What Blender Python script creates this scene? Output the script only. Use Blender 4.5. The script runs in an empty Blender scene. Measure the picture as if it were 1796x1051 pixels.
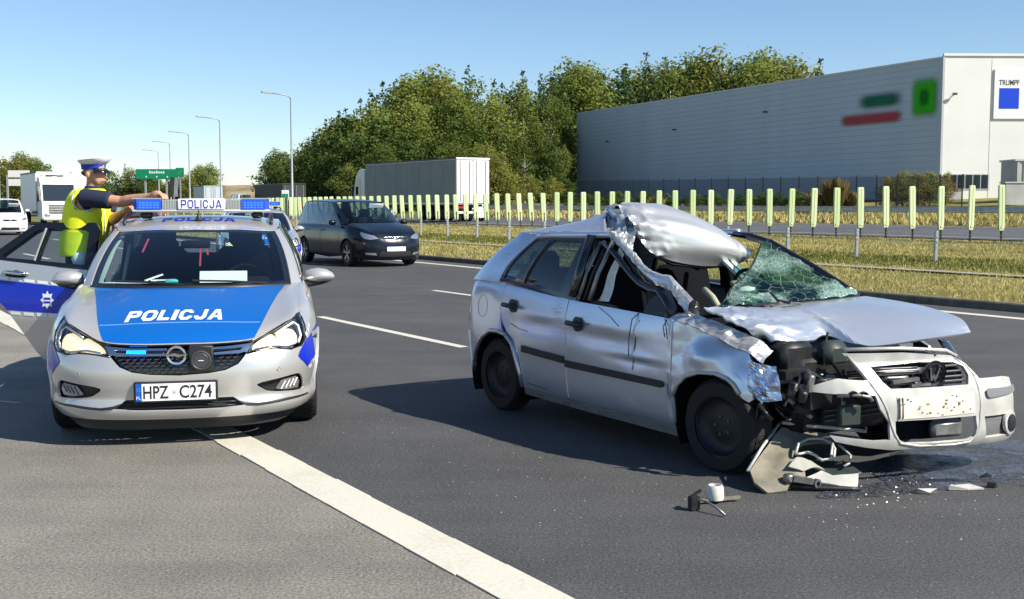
import bpy, math, random
import numpy as np
from mathutils import Vector, Matrix, noise
from mathutils.geometry import delaunay_2d_cdt
from mathutils.bvhtree import BVHTree

R = math.radians
SC = bpy.context.scene
COL = SC.collection
random.seed(7)
RNG = np.random.default_rng(11)

# ------------------------------------------------------------------ camera, sky, sun, exposure
cam = bpy.data.cameras.new('camera'); cam_o = bpy.data.objects.new('camera', cam); COL.objects.link(cam_o)
cam.sensor_width = 36.0; cam.lens = 36.0 * 2000 / 1796
cam.clip_start = 0.1; cam.clip_end = 4000
cam_o.location = (0, 0, 1.6); cam_o.rotation_euler = (R(90 - 4.816), 0, 0)
SC.camera = cam_o

SUN_TO = Vector((1.0, -0.5, 0.95)).normalized()          # from the scene towards the sun
world = bpy.data.worlds.new('World'); SC.world = world; world.use_nodes = True
wn = world.node_tree; wn.nodes.clear()
sky = wn.nodes.new('ShaderNodeTexSky'); sky.sky_type = 'NISHITA'; sky.sun_disc = False
sky.sun_elevation = math.asin(SUN_TO.z); sky.sun_rotation = math.atan2(SUN_TO.x, SUN_TO.y)
sky.air_density = 1.0; sky.dust_density = 0.0; sky.ozone_density = 5.0; sky.altitude = 100
bg = wn.nodes.new('ShaderNodeBackground'); bg.inputs['Strength'].default_value = 0.082
wo = wn.nodes.new('ShaderNodeOutputWorld')
wn.links.new(sky.outputs[0], bg.inputs[0]); wn.links.new(bg.outputs[0], wo.inputs[0])
sun = bpy.data.lights.new('sun', 'SUN'); sun.energy = 4.6; sun.angle = R(0.5); sun.color = (1.0, 0.93, 0.80)
sun_o = bpy.data.objects.new('sun', sun); COL.objects.link(sun_o); sun_o.location = (30, -15, 30)
sun_o.rotation_euler = (-SUN_TO).to_track_quat('-Z', 'Y').to_euler()
SC.view_settings.view_transform = 'Standard'; SC.view_settings.look = 'None'
SC.view_settings.exposure = 0.80; SC.view_settings.gamma = 1.0
SC.render.engine = 'CYCLES'
SC.cycles.max_bounces = 8; SC.cycles.transparent_max_bounces = 16; SC.cycles.use_denoising = True
SC.cycles.caustics_reflective = False; SC.cycles.caustics_refractive = False

# ------------------------------------------------------------------ helpers: objects
def tag(o, label=None, cat=None, group=None, kind=None):
    if label: o['label'] = label
    if cat: o['category'] = cat
    if group: o['group'] = group
    if kind: o['kind'] = kind
    return o
def empty(name, loc=(0, 0, 0), rz=0.0, parent=None):
    o = bpy.data.objects.new(name, None); COL.objects.link(o)
    o.location = loc; o.rotation_euler = (0, 0, rz); o.parent = parent; o.empty_display_size = 0.2
    return o
def link(name, me, parent=None, loc=None, rot=None, scale=None):
    o = bpy.data.objects.new(name, me); COL.objects.link(o); o.parent = parent
    if loc is not None: o.location = loc
    if rot is not None: o.rotation_euler = rot
    if scale is not None: o.scale = scale
    return o
def copy_tree(o, parent=None, skip=()):
    c = o.copy(); COL.objects.link(c); c.parent = parent
    for ch in list(o.children):
        if ch.name.split('.')[0] in skip: continue
        copy_tree(ch, c, skip)
    return c
class MB:
    """collects geometry for ONE mesh object"""
    def __init__(s): s.V = []; s.F = []; s.M = []
    def add(s, V, F, m=0):
        n = len(s.V); s.V += [tuple(v) for v in V]; s.F += [tuple(i + n for i in f) for f in F]; s.M += [m] * len(F); return s
    def box(s, c, d, rz=0.0, m=0, tilt=None, bev=0.0):
        x, y, z = d[0] / 2, d[1] / 2, d[2] / 2
        if bev > 0:
            bm_ = _bevbox(x, y, z, min(bev, x * .9, y * .9, z * .9)); V, F = bm_
        else:
            V = [(i * x, j * y, k * z) for k in (-1, 1) for j in (-1, 1) for i in (-1, 1)]
            F = [(0, 2, 3, 1), (4, 5, 7, 6), (0, 1, 5, 4), (2, 6, 7, 3), (0, 4, 6, 2), (1, 3, 7, 5)]
        M = Matrix.Rotation(rz, 3, 'Z')
        if tilt is not None: M = M @ tilt
        c = Vector(c)
        return s.add([c + M @ Vector(v) for v in V], F, m)
    def bar(s, p0, p1, w, h=None, m=0, up=(0, 0, 1)):
        h = h or w; p0 = Vector(p0); p1 = Vector(p1); d = (p1 - p0).normalized(); u = Vector(up)
        if abs(d.dot(u)) > .98: u = Vector((1, 0, 0))
        x = d.cross(u).normalized(); z = x.cross(d)
        V = [p + x * (i * w / 2) + z * (k * h / 2) for p in (p0, p1) for i, k in ((-1, -1), (1, -1), (1, 1), (-1, 1))]
        return s.add(V, [(0, 1, 2, 3), (7, 6, 5, 4), (0, 4, 5, 1), (1, 5, 6, 2), (2, 6, 7, 3), (3, 7, 4, 0)], m)
    def tube(s, pts, r, n=8, m=0, cap=True):
        pts = [Vector(p) for p in pts]; N = len(pts); rs = r if isinstance(r, (list, tuple)) else [r] * N
        V = []; ref = None
        for i, p in enumerate(pts):
            d = (pts[min(i + 1, N - 1)] - pts[max(i - 1, 0)]).normalized()
            if ref is None:
                ref = Vector((0, 0, 1)) if abs(d.z) < .9 else Vector((1, 0, 0))
            x = d.cross(ref).normalized(); y = x.cross(d).normalized(); ref = y
            for k in range(n):
                a = 2 * math.pi * k / n; V.append(p + (x * math.cos(a) + y * math.sin(a)) * rs[i])
        F = [(i * n + k, i * n + (k + 1) % n, (i + 1) * n + (k + 1) % n, (i + 1) * n + k) for i in range(N - 1) for k in range(n)]
        if cap: F += [tuple(range(n - 1, -1, -1)), tuple((N - 1) * n + k for k in range(n))]
        return s.add(V, F, m)
    def lathe(s, prof, n=24, c=(0, 0, 0), axis='Z', m=0, a0=0.0, a1=2 * math.pi):
        """prof: list of (radius, height)"""
        V = []; full = abs(a1 - a0 - 2 * math.pi) < 1e-6; K = n if full else n + 1
        for r, h in prof:
            for k in range(K):
                a = a0 + (a1 - a0) * k / n; x, y = r * math.cos(a), r * math.sin(a)
                v = (x, y, h) if axis == 'Z' else ((h, x, y) if axis == 'X' else (y, h, x))
                V.append((v[0] + c[0], v[1] + c[1], v[2] + c[2]))
        F = [(i * K + k, i * K + (k + 1) % K, (i + 1) * K + (k + 1) % K, (i + 1) * K + k) for i in range(len(prof) - 1) for k in range(n)]
        return s.add(V, F, m)
    def prism(s, pts, h0, h1, axis='Z', m=0):
        """polygon extruded along an axis; pts are the two other coordinates in order"""
        def P(q, h): return (q[0], q[1], h) if axis == 'Z' else ((h, q[0], q[1]) if axis == 'X' else (q[0], h, q[1]))
        n = len(pts); V = [P(q, h0) for q in pts] + [P(q, h1) for q in pts]
        F = [tuple(range(n)), tuple(range(2 * n - 1, n - 1, -1))] + [(i, i + n, (i + 1) % n + n, (i + 1) % n) for i in range(n)]
        return s.add(V, F, m)
    def build(s, name, mats, parent=None, smooth=False, loc=None, rot=None, fixn=True, auto=None):
        me = bpy.data.meshes.new(name); me.from_pydata(s.V, [], s.F)
        for q in (mats if isinstance(mats, (list, tuple)) else [mats]): me.materials.append(q)
        if any(s.M): me.polygons.foreach_set('material_index', s.M)
        if fixn:
            import bmesh
            bm = bmesh.new(); bm.from_mesh(me); bmesh.ops.recalc_face_normals(bm, faces=bm.faces[:]); bm.to_mesh(me); bm.free()
        if smooth: me.shade_smooth()
        if auto is not None: me.shade_smooth(); me.set_sharp_from_angle(angle=R(auto))
        me.update()
        return link(name, me, parent, loc, rot)
def _bevbox(x, y, z, b):
    V = []; idx = {}
    for i in (-1, 1):
        for j in (-1, 1):
            for k in (-1, 1):
                for ax in range(3):
                    p = [i * x, j * y, k * z]
                    for q in range(3):
                        if q != ax: p[q] -= (i, j, k)[q] * b
                    idx[(i, j, k, ax)] = len(V); V.append(tuple(p))
    I = lambda i, j, k, a: idx[(i, j, k, a)]
    F = []
    for s_ in (-1, 1):
        F.append([I(s_, j, k, 0) for j, k in ((-1, -1), (1, -1), (1, 1), (-1, 1))])
        F.append([I(i, s_, k, 1) for i, k in ((-1, -1), (1, -1), (1, 1), (-1, 1))])
        F.append([I(i, j, s_, 2) for i, j in ((-1, -1), (1, -1), (1, 1), (-1, 1))])
    for u in (-1, 1):
        for w in (-1, 1):
            F.append([I(u, w, -1, 0), I(u, w, 1, 0), I(u, w, 1, 1), I(u, w, -1, 1)])
            F.append([I(u, -1, w, 0), I(u, 1, w, 0), I(u, 1, w, 2), I(u, -1, w, 2)])
            F.append([I(-1, u, w, 1), I(1, u, w, 1), I(1, u, w, 2), I(-1, u, w, 2)])
    for i in (-1, 1):
        for j in (-1, 1):
            for k in (-1, 1): F.append([I(i, j, k, 0), I(i, j, k, 1), I(i, j, k, 2)])
    return V, [tuple(f) for f in F]
def grid_mesh(name, rows, mat, parent=None, smooth=True, close=False):
    """rows: list of equal-length lists of points"""
    n, k = len(rows), len(rows[0]); V = [p for r in rows for p in r]
    F = [(i * k + j, i * k + j + 1, (i + 1) * k + j + 1, (i + 1) * k + j) for i in range(n - 1) for j in range(k - 1)]
    m = MB(); m.add(V, F); return m.build(name, mat, parent, smooth=smooth, fixn=False)

# ------------------------------------------------------------------ helpers: curved panels cut out of a master surface
def inside(pt, poly):
    x, y = pt; r = False; n = len(poly); j = n - 1
    for i in range(n):
        xi, yi = poly[i]; xj, yj = poly[j]
        if (yi > y) != (yj > y) and x < (xj - xi) * (y - yi) / (yj - yi) + xi: r = not r
        j = i
    return r
def resample(poly, step, sx=1.0):
    out = []
    n = len(poly)
    for i in range(n):
        a, b = poly[i], poly[(i + 1) % n]
        L = math.hypot((a[0] - b[0]) * sx, a[1] - b[1]); k = max(1, int(math.ceil(L / step)))
        out += [(a[0] + (b[0] - a[0]) * q / k, a[1] + (b[1] - a[1]) * q / k) for q in range(k)]
    return out
def smooth_poly(poly, k=3):
    """closed Catmull-Rom through the corners"""
    n = len(poly); out = []
    for i in range(n):
        p = [poly[(i + q) % n] for q in (-1, 0, 1, 2)]
        for q in range(k):
            f = q / k
            out.append(tuple(.5 * (2 * b + (c - a) * f + (2 * a - 5 * b + 4 * c - d) * f * f + (3 * b - a - 3 * c + d) * f ** 3) for a, b, c, d in zip(*p)))
    return out
def panel(name, outline, holes, fn, mat, parent, ref=(0, 2, .5), step=.05, thick=.012, sx=1.0, flip=False, lift=0.0, uvscale=None):
    """mesh of the region (outline minus holes) of the surface fn(u, v); its rim is folded inwards by `thick`"""
    loops = [resample(outline, step, sx)] + [resample(h, step * .7, sx) for h in holes]
    P = []; E = []; own = []
    for li, lp in enumerate(loops):
        s = len(P); P += lp; own += [li] * len(lp); E += [(s + i, s + (i + 1) % len(lp)) for i in range(len(lp))]
    us = [p[0] for p in loops[0]]; vs = [p[1] for p in loops[0]]
    B = np.array(P); su = step / sx
    u = min(us) + su * .5
    while u < max(us):
        v = min(vs) + step * .5
        while v < max(vs):
            if inside((u, v), loops[0]) and not any(inside((u, v), h) for h in loops[1:]):
                if np.min(np.hypot((B[:, 0] - u) * sx, B[:, 1] - v)) > step * .42: P.append((u, v))
            v += step
        u += su
    r = delaunay_2d_cdt([Vector((p[0] * sx, p[1])) for p in P], E, [], 0, 1e-6)
    V2 = [(v.x / sx, v.y) for v in r[0]]; T = []
    for f in r[2]:
        c = (sum(V2[i][0] for i in f) / 3, sum(V2[i][1] for i in f) / 3)
        if inside(c, loops[0]) and not any(inside(c, h) for h in loops[1:]): T.append(tuple(f))
    ref = Vector(ref); V = []; N = []
    for (a, b) in V2:
        p = Vector(fn(a, b)); e = .004
        n = (Vector(fn(a + e, b)) - Vector(fn(a - e, b))).cross(Vector(fn(a, b + e)) - Vector(fn(a, b - e)))
        n = n.normalized() if n.length > 1e-12 else Vector((0, 0, 1))
        if (n.dot(p - ref) < 0) != flip: n = -n
        V.append(p + n * lift); N.append(n)
    F = []
    for f in T:
        a, b, c = (V[i] for i in f)
        F.append(f if (b - a).cross(c - a).dot(N[f[0]]) >= 0 else (f[0], f[2], f[1]))
    cnt = {}
    for f in F:
        for i in range(3):
            e = (f[i], f[(i + 1) % 3]); cnt[e] = cnt.get(e, 0) + 1
    nV = len(V)
    if thick > 0:
        for (i, j) in [e for e in cnt if (e[1], e[0]) not in cnt]:
            ed = V[j] - V[i]; o = ed.cross(N[i]).normalized() if ed.length > 1e-9 else N[i]
            k = len(V)
            V += [V[i], V[j], V[j] - N[j] * thick, V[i] - N[i] * thick]; N += [(o + N[i] * .5).normalized(), (o + N[j] * .5).normalized(), o, o]
            F += [(k, k + 3, k + 2, k + 1)]
    me = bpy.data.meshes.new(name); me.from_pydata([tuple(v) for v in V], [], F); me.materials.append(mat)
    me.shade_smooth(); me.normals_split_custom_set_from_vertices([tuple(n) for n in N]); me.update()
    return link(name, me, parent)
def text_mesh(txt, size, bold=0.0, shear=0.0, sx=1.0):
    cu = bpy.data.curves.new('t', 'FONT'); cu.body = txt; cu.size = size; cu.offset = bold; cu.shear = shear
    cu.align_x = 'CENTER'; cu.align_y = 'CENTER'; cu.resolution_u = 3; cu.fill_mode = 'FRONT'
    o = bpy.data.objects.new('t', cu); COL.objects.link(o); dg = bpy.context.evaluated_depsgraph_get()
    me = bpy.data.meshes.new_from_object(o.evaluated_get(dg))
    bpy.data.objects.remove(o); bpy.data.curves.remove(cu)
    V = [(v.co.x * sx, v.co.y) for v in me.vertices]; F = [tuple(p.vertices) for p in me.polygons]
    bpy.data.meshes.remove(me)
    if V:
        x0, x1 = min(v[0] for v in V), max(v[0] for v in V); y0, y1 = min(v[1] for v in V), max(v[1] for v in V)
        V = [(v[0] - (x0 + x1) / 2, v[1] - (y0 + y1) / 2) for v in V]
    return V, F
def text_obj(name, txt, size, fn, mat, parent, bold=0.0, shear=0.0, sx=1.0, width=None):
    """lettering laid on a surface: fn(x, y) -> point, x across, y up the letters"""
    V, F = text_mesh(txt, size, bold, shear, sx)
    if width:
        w = max(v[0] for v in V) - min(v[0] for v in V); V = [(v[0] * width / w, v[1]) for v in V]
    m = MB(); m.add([fn(*v) for v in V], F); return m.build(name, mat, parent, fixn=False)

def block_text(txt, t=.3, tv=.22, gap=.16, iw=.36):
    """heavy block capitals in a 1-high box; returns verts, faces centred on the origin"""
    V = []; F = []
    def quad(*p): n = len(V); V.extend(p); F.append((n, n + 1, n + 2, n + 3))
    def ring(x0, y0, x1, y1, c, keep=range(8)):
        o = [(x0 + c, y0), (x1 - c, y0), (x1, y0 + c), (x1, y1 - c), (x1 - c, y1), (x0 + c, y1), (x0, y1 - c), (x0, y0 + c)]; k = c * .45
        i = [(x0 + t + k, y0 + tv), (x1 - t - k, y0 + tv), (x1 - t, y0 + tv + k), (x1 - t, y1 - tv - k), (x1 - t - k, y1 - tv), (x0 + t + k, y1 - tv), (x0 + t, y1 - tv - k), (x0 + t, y0 + tv + k)]
        for a in keep: b = (a + 1) % 8; quad(o[a], o[b], i[b], i[a])
    x = 0.0
    for ch in txt:
        w = 1.0
        if ch == 'P': quad((x, 0), (x + t, 0), (x + t, 1), (x, 1)); ring(x, .36, x + w, 1, .16, (0, 1, 2, 3, 4)); quad((x + t * .9, .36), (x + t + .16, .36), (x + t + .16, .36 + tv), (x + t * .9, .36 + tv)); quad((x + t * .9, 1 - tv), (x + t + .16, 1 - tv), (x + t + .16, 1), (x + t * .9, 1))
        elif ch == 'O': w = 1.08; ring(x, 0, x + w, 1, .24)
        elif ch == 'L': w = .86; quad((x, 0), (x + t, 0), (x + t, 1), (x, 1)); quad((x + t, 0), (x + w, 0), (x + w, tv * 1.05), (x + t, tv * 1.05))
        elif ch == 'I': w = iw; quad((x, 0), (x + iw, 0), (x + iw, 1), (x, 1))
        elif ch == 'C': ring(x, 0, x + w, 1, .24, (0, 1, 3, 4, 5, 6, 7)); quad((x + w - t, .24), (x + w, .24), (x + w, .36), (x + w - t, .36)); quad((x + w - t, .66), (x + w, .66), (x + w, .76), (x + w - t, .76))
        elif ch == 'J': w = .9; ring(x, 0, x + w, 1, .22, (7, 0, 1)); quad((x + w - t, .22), (x + w, .22), (x + w, 1), (x + w - t, 1)); quad((x, .22), (x + t, .22), (x + t, .36), (x, .36))
        elif ch == 'A': w = 1.14; h = w / 2; quad((x, 0), (x + t * 1.05, 0), (x + h + t * .25, 1), (x + h - t * .62, 1)); quad((x + w, 0), (x + h + t * .62, 1), (x + h - t * .25, 1), (x + w - t * 1.05, 0)); quad((x + .24, .2), (x + w - .24, .2), (x + w - .32, .2 + tv * .8), (x + .32, .2 + tv * .8))
        x += w + gap
    x -= gap; return [(a - x / 2, b - .5) for a, b in V], F, x
def block_obj(name, txt, width, height, fn, mat, parent, shear=0.0, **kw):
    V, F, W = block_text(txt, **kw); W += shear * .0; V = [(a / W * width + shear * b * height, b * height) for a, b in V]
    V2 = []; F2 = []                         # cut the strokes finer so that they follow curved metal
    for f in F:
        p = [Vector(V[i]) for i in f]; n = 3; k = len(V2)
        for j in range(n + 1):
            for i in range(n + 1): V2.append(tuple(p[0].lerp(p[1], i / n).lerp(p[3].lerp(p[2], i / n), j / n)))
        F2 += [(k + j * (n + 1) + i, k + j * (n + 1) + i + 1, k + (j + 1) * (n + 1) + i + 1, k + (j + 1) * (n + 1) + i) for j in range(n) for i in range(n)]
    m = MB(); m.add([fn(*v) for v in V2], F2); return m.build(name, mat, parent, fixn=False)

# ------------------------------------------------------------------ helpers: materials
def nodes(name):
    m = bpy.data.materials.new(name); m.use_nodes = True; t = m.node_tree
    return m, t, t.nodes['Principled BSDF']
def principled(name, col, rough=.5, metal=0.0, coat=0.0, spec=None, emit=None, estr=0.0, var=0.0, vscale=3.0, bump=0.0, bscale=60.0, rvar=0.0, detail=4.0):
    m, t, b = nodes(name); L = t.links.new
    b.inputs['Base Color'].default_value = (*col, 1); b.inputs['Roughness'].default_value = rough; b.inputs['Metallic'].default_value = metal
    b.inputs['Coat Weight'].default_value = coat; b.inputs['Coat Roughness'].default_value = .05
    if spec is not None: b.inputs['Specular IOR Level'].default_value = spec
    if emit: b.inputs['Emission Color'].default_value = (*emit, 1); b.inputs['Emission Strength'].default_value = estr
    if var or bump or rvar:
        tc = t.nodes.new('ShaderNodeTexCoord')
        n = t.nodes.new('ShaderNodeTexNoise'); n.inputs['Scale'].default_value = vscale; n.inputs['Detail'].default_value = detail; L(tc.outputs['Object'], n.inputs['Vector'])
        if var:
            mx = t.nodes.new('ShaderNodeMix'); mx.data_type = 'RGBA'
            mx.inputs['A'].default_value = (*[max(0, c * (1 - var)) for c in col], 1); mx.inputs['B'].default_value = (*[min(1, c * (1 + var)) for c in col], 1)
            mr = t.nodes.new('ShaderNodeMapRange'); mr.inputs['From Min'].default_value = .3; mr.inputs['From Max'].default_value = .7
            L(n.outputs['Fac'], mr.inputs['Value']); L(mr.outputs[0], mx.inputs['Factor']); L(mx.outputs['Result'], b.inputs['Base Color'])
        if rvar:
            mr = t.nodes.new('ShaderNodeMapRange'); mr.inputs['To Min'].default_value = max(0, rough - rvar); mr.inputs['To Max'].default_value = min(1, rough + rvar)
            L(n.outputs['Fac'], mr.inputs['Value']); L(mr.outputs[0], b.inputs['Roughness'])
        if bump:
            n2 = t.nodes.new('ShaderNodeTexNoise'); n2.inputs['Scale'].default_value = bscale; n2.inputs['Detail'].default_value = 3; L(tc.outputs['Object'], n2.inputs['Vector'])
            bp = t.nodes.new('ShaderNodeBump'); bp.inputs['Strength'].default_value = bump; bp.inputs['Distance'].default_value = .02
            L(n2.outputs['Fac'], bp.inputs['Height']); L(bp.outputs[0], b.inputs['Normal'])
    return m
def thin_glass(name, tint, refl=.06, rough=.0, crack=0.0):
    """a thin pane: tinted see-through mixed with a mirror by Fresnel"""
    m = bpy.data.materials.new(name); m.use_nodes = True; t = m.node_tree; t.nodes.clear(); L = t.links.new
    o = t.nodes.new('ShaderNodeOutputMaterial'); tr = t.nodes.new('ShaderNodeBsdfTransparent'); tr.inputs[0].default_value = (*tint, 1)
    gl = t.nodes.new('ShaderNodeBsdfGlossy'); gl.inputs['Roughness'].default_value = rough; gl.inputs[0].default_value = (1, 1, 1, 1)
    lw = t.nodes.new('ShaderNodeLayerWeight'); lw.inputs[0].default_value = .5
    pw = t.nodes.new('ShaderNodeMath'); pw.operation = 'POWER'; pw.inputs[1].default_value = 5.0; L(lw.outputs['Facing'], pw.inputs[0])
    fr = t.nodes.new('ShaderNodeMath'); fr.operation = 'MULTIPLY_ADD'; fr.inputs[1].default_value = .9; fr.inputs[2].default_value = .042; L(pw.outputs[0], fr.inputs[0])
    mx = t.nodes.new('ShaderNodeMixShader'); ad = t.nodes.new('ShaderNodeMath'); ad.operation = 'MULTIPLY'; ad.inputs[1].default_value = refl / .04
    ad.use_clamp = True
    L(fr.outputs[0], ad.inputs[0]); L(ad.outputs[0], mx.inputs[0]); L(tr.outputs[0], mx.inputs[1]); L(gl.outputs[0], mx.inputs[2]); L(mx.outputs[0], o.inputs[0])
    return m
def cr(pts, t):
    """Catmull-Rom through list of tuples, t in [0,n-1]"""
    n=len(pts); i=min(max(int(math.floor(t)),0),n-2); f=t-i
    p1,p2=pts[i],pts[i+1]
    p0=pts[i-1] if i>0 else tuple(2*x-y for x,y in zip(p1,p2))
    p3=pts[i+2] if i+2<n else tuple(2*y-x for x,y in zip(p1,p2))
    return tuple(.5*(2*b+(c-a)*f+(2*a-5*b+4*c-d)*f*f+(3*b-a-3*c+d)*f**3) for a,b,c,d in zip(p0,p1,p2,p3))
def lerp_tab(tab, x):
    """smooth monotone-ish table lookup [(x,y..)]"""
    if x<=tab[0][0]: return tab[0][1]
    if x>=tab[-1][0]: return tab[-1][1]
    for i in range(len(tab)-1):
        x0,y0=tab[i]; x1,y1=tab[i+1]
        if x<=x1:
            h=x1-x0; t=(x-x0)/h
            def sl(j):
                if j<=0 or j>=len(tab)-1:
                    k=min(max(j,0),len(tab)-2); return (tab[k+1][1]-tab[k][1])/(tab[k+1][0]-tab[k][0])
                return (tab[j+1][1]-tab[j-1][1])/(tab[j+1][0]-tab[j-1][0])
            m0,m1=sl(i)*h,sl(i+1)*h
            t2,t3=t*t,t*t*t
            return (2*t3-3*t2+1)*y0+(t3-2*t2+t)*m0+(-2*t3+3*t2)*y1+(t3-t2)*m1
class Belt:
    """plan curve (b,a) swept over z with inward offset profiles; p = arc length from the nose centre, negative p = other side"""
    def __init__(s, plan, prof):
        s.tab=[]; L=0; prev=None
        n=len(plan)-1
        for k in range(n*12+1):
            q=cr(plan,k/12)
            if prev: L+=math.dist(q,prev)
            s.tab.append((L,q)); prev=q
        s.prof=prof   # [(p, [(z,off)...])...]
        s.dent=None
    def plan(s,p):
        sg=-1 if p<0 else 1; p=abs(p); T=s.tab
        lo,hi=0,len(T)-1
        if p>=T[-1][0]: p=T[-1][0]-1e-6
        while hi-lo>1:
            m=(lo+hi)//2
            if T[m][0]<=p: lo=m
            else: hi=m
        f=(p-T[lo][0])/max(1e-9,T[hi][0]-T[lo][0])
        q0,q1=T[lo][1],T[hi][1]
        b=q0[0]+(q1[0]-q0[0])*f; a=q0[1]+(q1[1]-q0[1])*f
        # smoothed tangent
        l2,h2=max(lo-2,0),min(hi+2,len(T)-1)
        dx=T[h2][1][0]-T[l2][1][0]; dy=T[h2][1][1]-T[l2][1][1]
        if lo-2<0: dx+= T[2-lo][1][0]-T[0][1][0] if 2-lo>0 else 0
        if lo-2<0: dy-= T[2-lo][1][1]-T[0][1][1] if 2-lo>0 else 0
        d=math.hypot(dx,dy); nx,ny=dy/d,-dx/d   # outward normal (b,a)
        return b*sg,a,nx*sg,ny
    def off(s,p,z):
        p=abs(p); P=s.prof
        if p<=P[0][0]: return lerp_tab(P[0][1],z)
        if p>=P[-1][0]: return lerp_tab(P[-1][1],z)
        for i in range(len(P)-1):
            if p<=P[i+1][0]:
                f=(p-P[i][0])/(P[i+1][0]-P[i][0]); f=f*f*(3-2*f)
                return lerp_tab(P[i][1],z)*(1-f)+lerp_tab(P[i+1][1],z)*f
    def at(s,p,z,out=0.0):
        b,a,nx,ny=s.plan(p); o=s.off(p,z)-out
        if s.dent: o+=s.dent(p,z)
        return (b-nx*o, a-ny*o, z)
# ------------------------------------------------------------------ the road's own coordinates
DX, DY = -0.535, 0.845            # along the motorway, away from the camera
NX, NY = 0.845, 0.535             # across it, towards the central reserve
def bend(s):
    if s < 68: return 0.0
    if s < 260: return .0014 * (s - 68) ** 2
    return .0014 * 192 ** 2 + .0028 * 192 * (s - 260)
def RP(s, t, z=0.0):
    t = t + bend(s); return Vector((DX * s + NX * t, DY * s + NY * t, z))
_ZT = [(-400, .0), (-14, -.06), (-8, -.05), (15.28, -.05), (15.45, .09), (20, .12), (27, .2), (34, .30), (35.6, .29), (47.8, .46), (49, .58), (52, .74), (60, 1.2), (75, 2.0), (95, 2.3), (900, 3.0)]
def zT(t):
    for (x0, y0), (x1, y1) in zip(_ZT, _ZT[1:]):
        if t <= x1: return y0 + (y1 - y0) * max(0, t - x0) / (x1 - x0)
    return _ZT[-1][1]
def ST(x, y):
    """road coordinates of a world point (bend undone)"""
    s = DX * x + DY * y; t = NX * x + NY * y; return s, t - bend(s)
def gz(x, y): return zT(ST(x, y)[1])

# ------------------------------------------------------------------ ground materials
def asphalt(name, c0, c1, speck, patch=1.0):
    m, t, b = nodes(name); L = t.links.new; N = t.nodes.new
    tc = N('ShaderNodeTexCoord')
    def noise_(scale, det=3.0, rough=.6):
        n = N('ShaderNodeTexNoise'); n.inputs['Scale'].default_value = scale; n.inputs['Detail'].default_value = det; n.inputs['Roughness'].default_value = rough
        L(tc.outputs['Object'], n.inputs['Vector']); return n
    big = noise_(.22, 4); mid = noise_(1.7, 4); fine = noise_(62, 3, .85)
    mr = N('ShaderNodeMapRange'); mr.inputs['From Min'].default_value = .36; mr.inputs['From Max'].default_value = .66; L(big.outputs['Fac'], mr.inputs['Value'])
    mx = N('ShaderNodeMix'); mx.data_type = 'RGBA'; mx.inputs['A'].default_value = (*c0, 1); mx.inputs['B'].default_value = (*c1, 1); L(mr.outputs[0], mx.inputs['Factor'])
    mr2 = N('ShaderNodeMapRange'); mr2.inputs['From Min'].default_value = .3; mr2.inputs['From Max'].default_value = .7; mr2.inputs['To Min'].default_value = .86; mr2.inputs['To Max'].default_value = 1.12; L(mid.outputs['Fac'], mr2.inputs['Value'])
    mr3 = N('ShaderNodeMapRange'); mr3.inputs['From Min'].default_value = .28; mr3.inputs['From Max'].default_value = .72; mr3.inputs['To Min'].default_value = .22; mr3.inputs['To Max'].default_value = 1.9; L(fine.outputs['Fac'], mr3.inputs['Value'])
    mp = N('ShaderNodeMapping'); mp.inputs['Rotation'].default_value = (0, 0, -math.atan2(DY, DX)); mp.inputs['Scale'].default_value = (.05, 1.0, 1.0); mp.vector_type = 'TEXTURE' if False else 'POINT'; L(tc.outputs['Object'], mp.inputs['Vector'])
    ln = N('ShaderNodeTexNoise'); ln.inputs['Scale'].default_value = 1.5; ln.inputs['Detail'].default_value = 5; ln.inputs['Roughness'].default_value = .6; L(mp.outputs[0], ln.inputs['Vector'])
    mr4 = N('ShaderNodeMapRange'); mr4.inputs['From Min'].default_value = .3; mr4.inputs['From Max'].default_value = .7; mr4.inputs['To Min'].default_value = .84; mr4.inputs['To Max'].default_value = 1.14; L(ln.outputs['Fac'], mr4.inputs['Value'])
    m0 = N('ShaderNodeMath'); m0.operation = 'MULTIPLY'; L(mr2.outputs[0], m0.inputs[0]); L(mr4.outputs[0], m0.inputs[1])
    mu = N('ShaderNodeMath'); mu.operation = 'MULTIPLY'; L(m0.outputs[0], mu.inputs[0]); L(mr3.outputs[0], mu.inputs[1])
    sc = N('ShaderNodeVectorMath'); sc.operation = 'SCALE'; L(mx.outputs['Result'], sc.inputs[0]); L(mu.outputs[0], sc.inputs['Scale'])
    vo = N('ShaderNodeTexVoronoi'); vo.inputs['Scale'].default_value = 48; L(tc.outputs['Object'], vo.inputs['Vector'])
    lt = N('ShaderNodeMath'); lt.operation = 'LESS_THAN'; lt.inputs[1].default_value = .13; L(vo.outputs['Distance'], lt.inputs[0])
    wh = N('ShaderNodeTexWhiteNoise'); wh.noise_dimensions = '3D'; L(vo.outputs['Color'], wh.inputs['Vector'])
    g2 = N('ShaderNodeMath'); g2.operation = 'GREATER_THAN'; g2.inputs[1].default_value = .55; L(wh.outputs['Value'], g2.inputs[0])
    m3 = N('ShaderNodeMath'); m3.operation = 'MULTIPLY'; L(lt.outputs[0], m3.inputs[0]); L(g2.outputs[0], m3.inputs[1])
    mx2 = N('ShaderNodeMix'); mx2.data_type = 'RGBA'; mx2.inputs['B'].default_value = (speck, speck, speck * .96, 1); L(m3.outputs[0], mx2.inputs['Factor']); L(sc.outputs[0], mx2.inputs['A'])
    L(mx2.outputs['Result'], b.inputs['Base Color']); b.inputs['Roughness'].default_value = .82
    bp = N('ShaderNodeBump'); bp.inputs['Strength'].default_value = .9; bp.inputs['Distance'].default_value = .006; L(fine.outputs['Fac'], bp.inputs['Height']); L(bp.outputs[0], b.inputs['Normal'])
    return m
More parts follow.
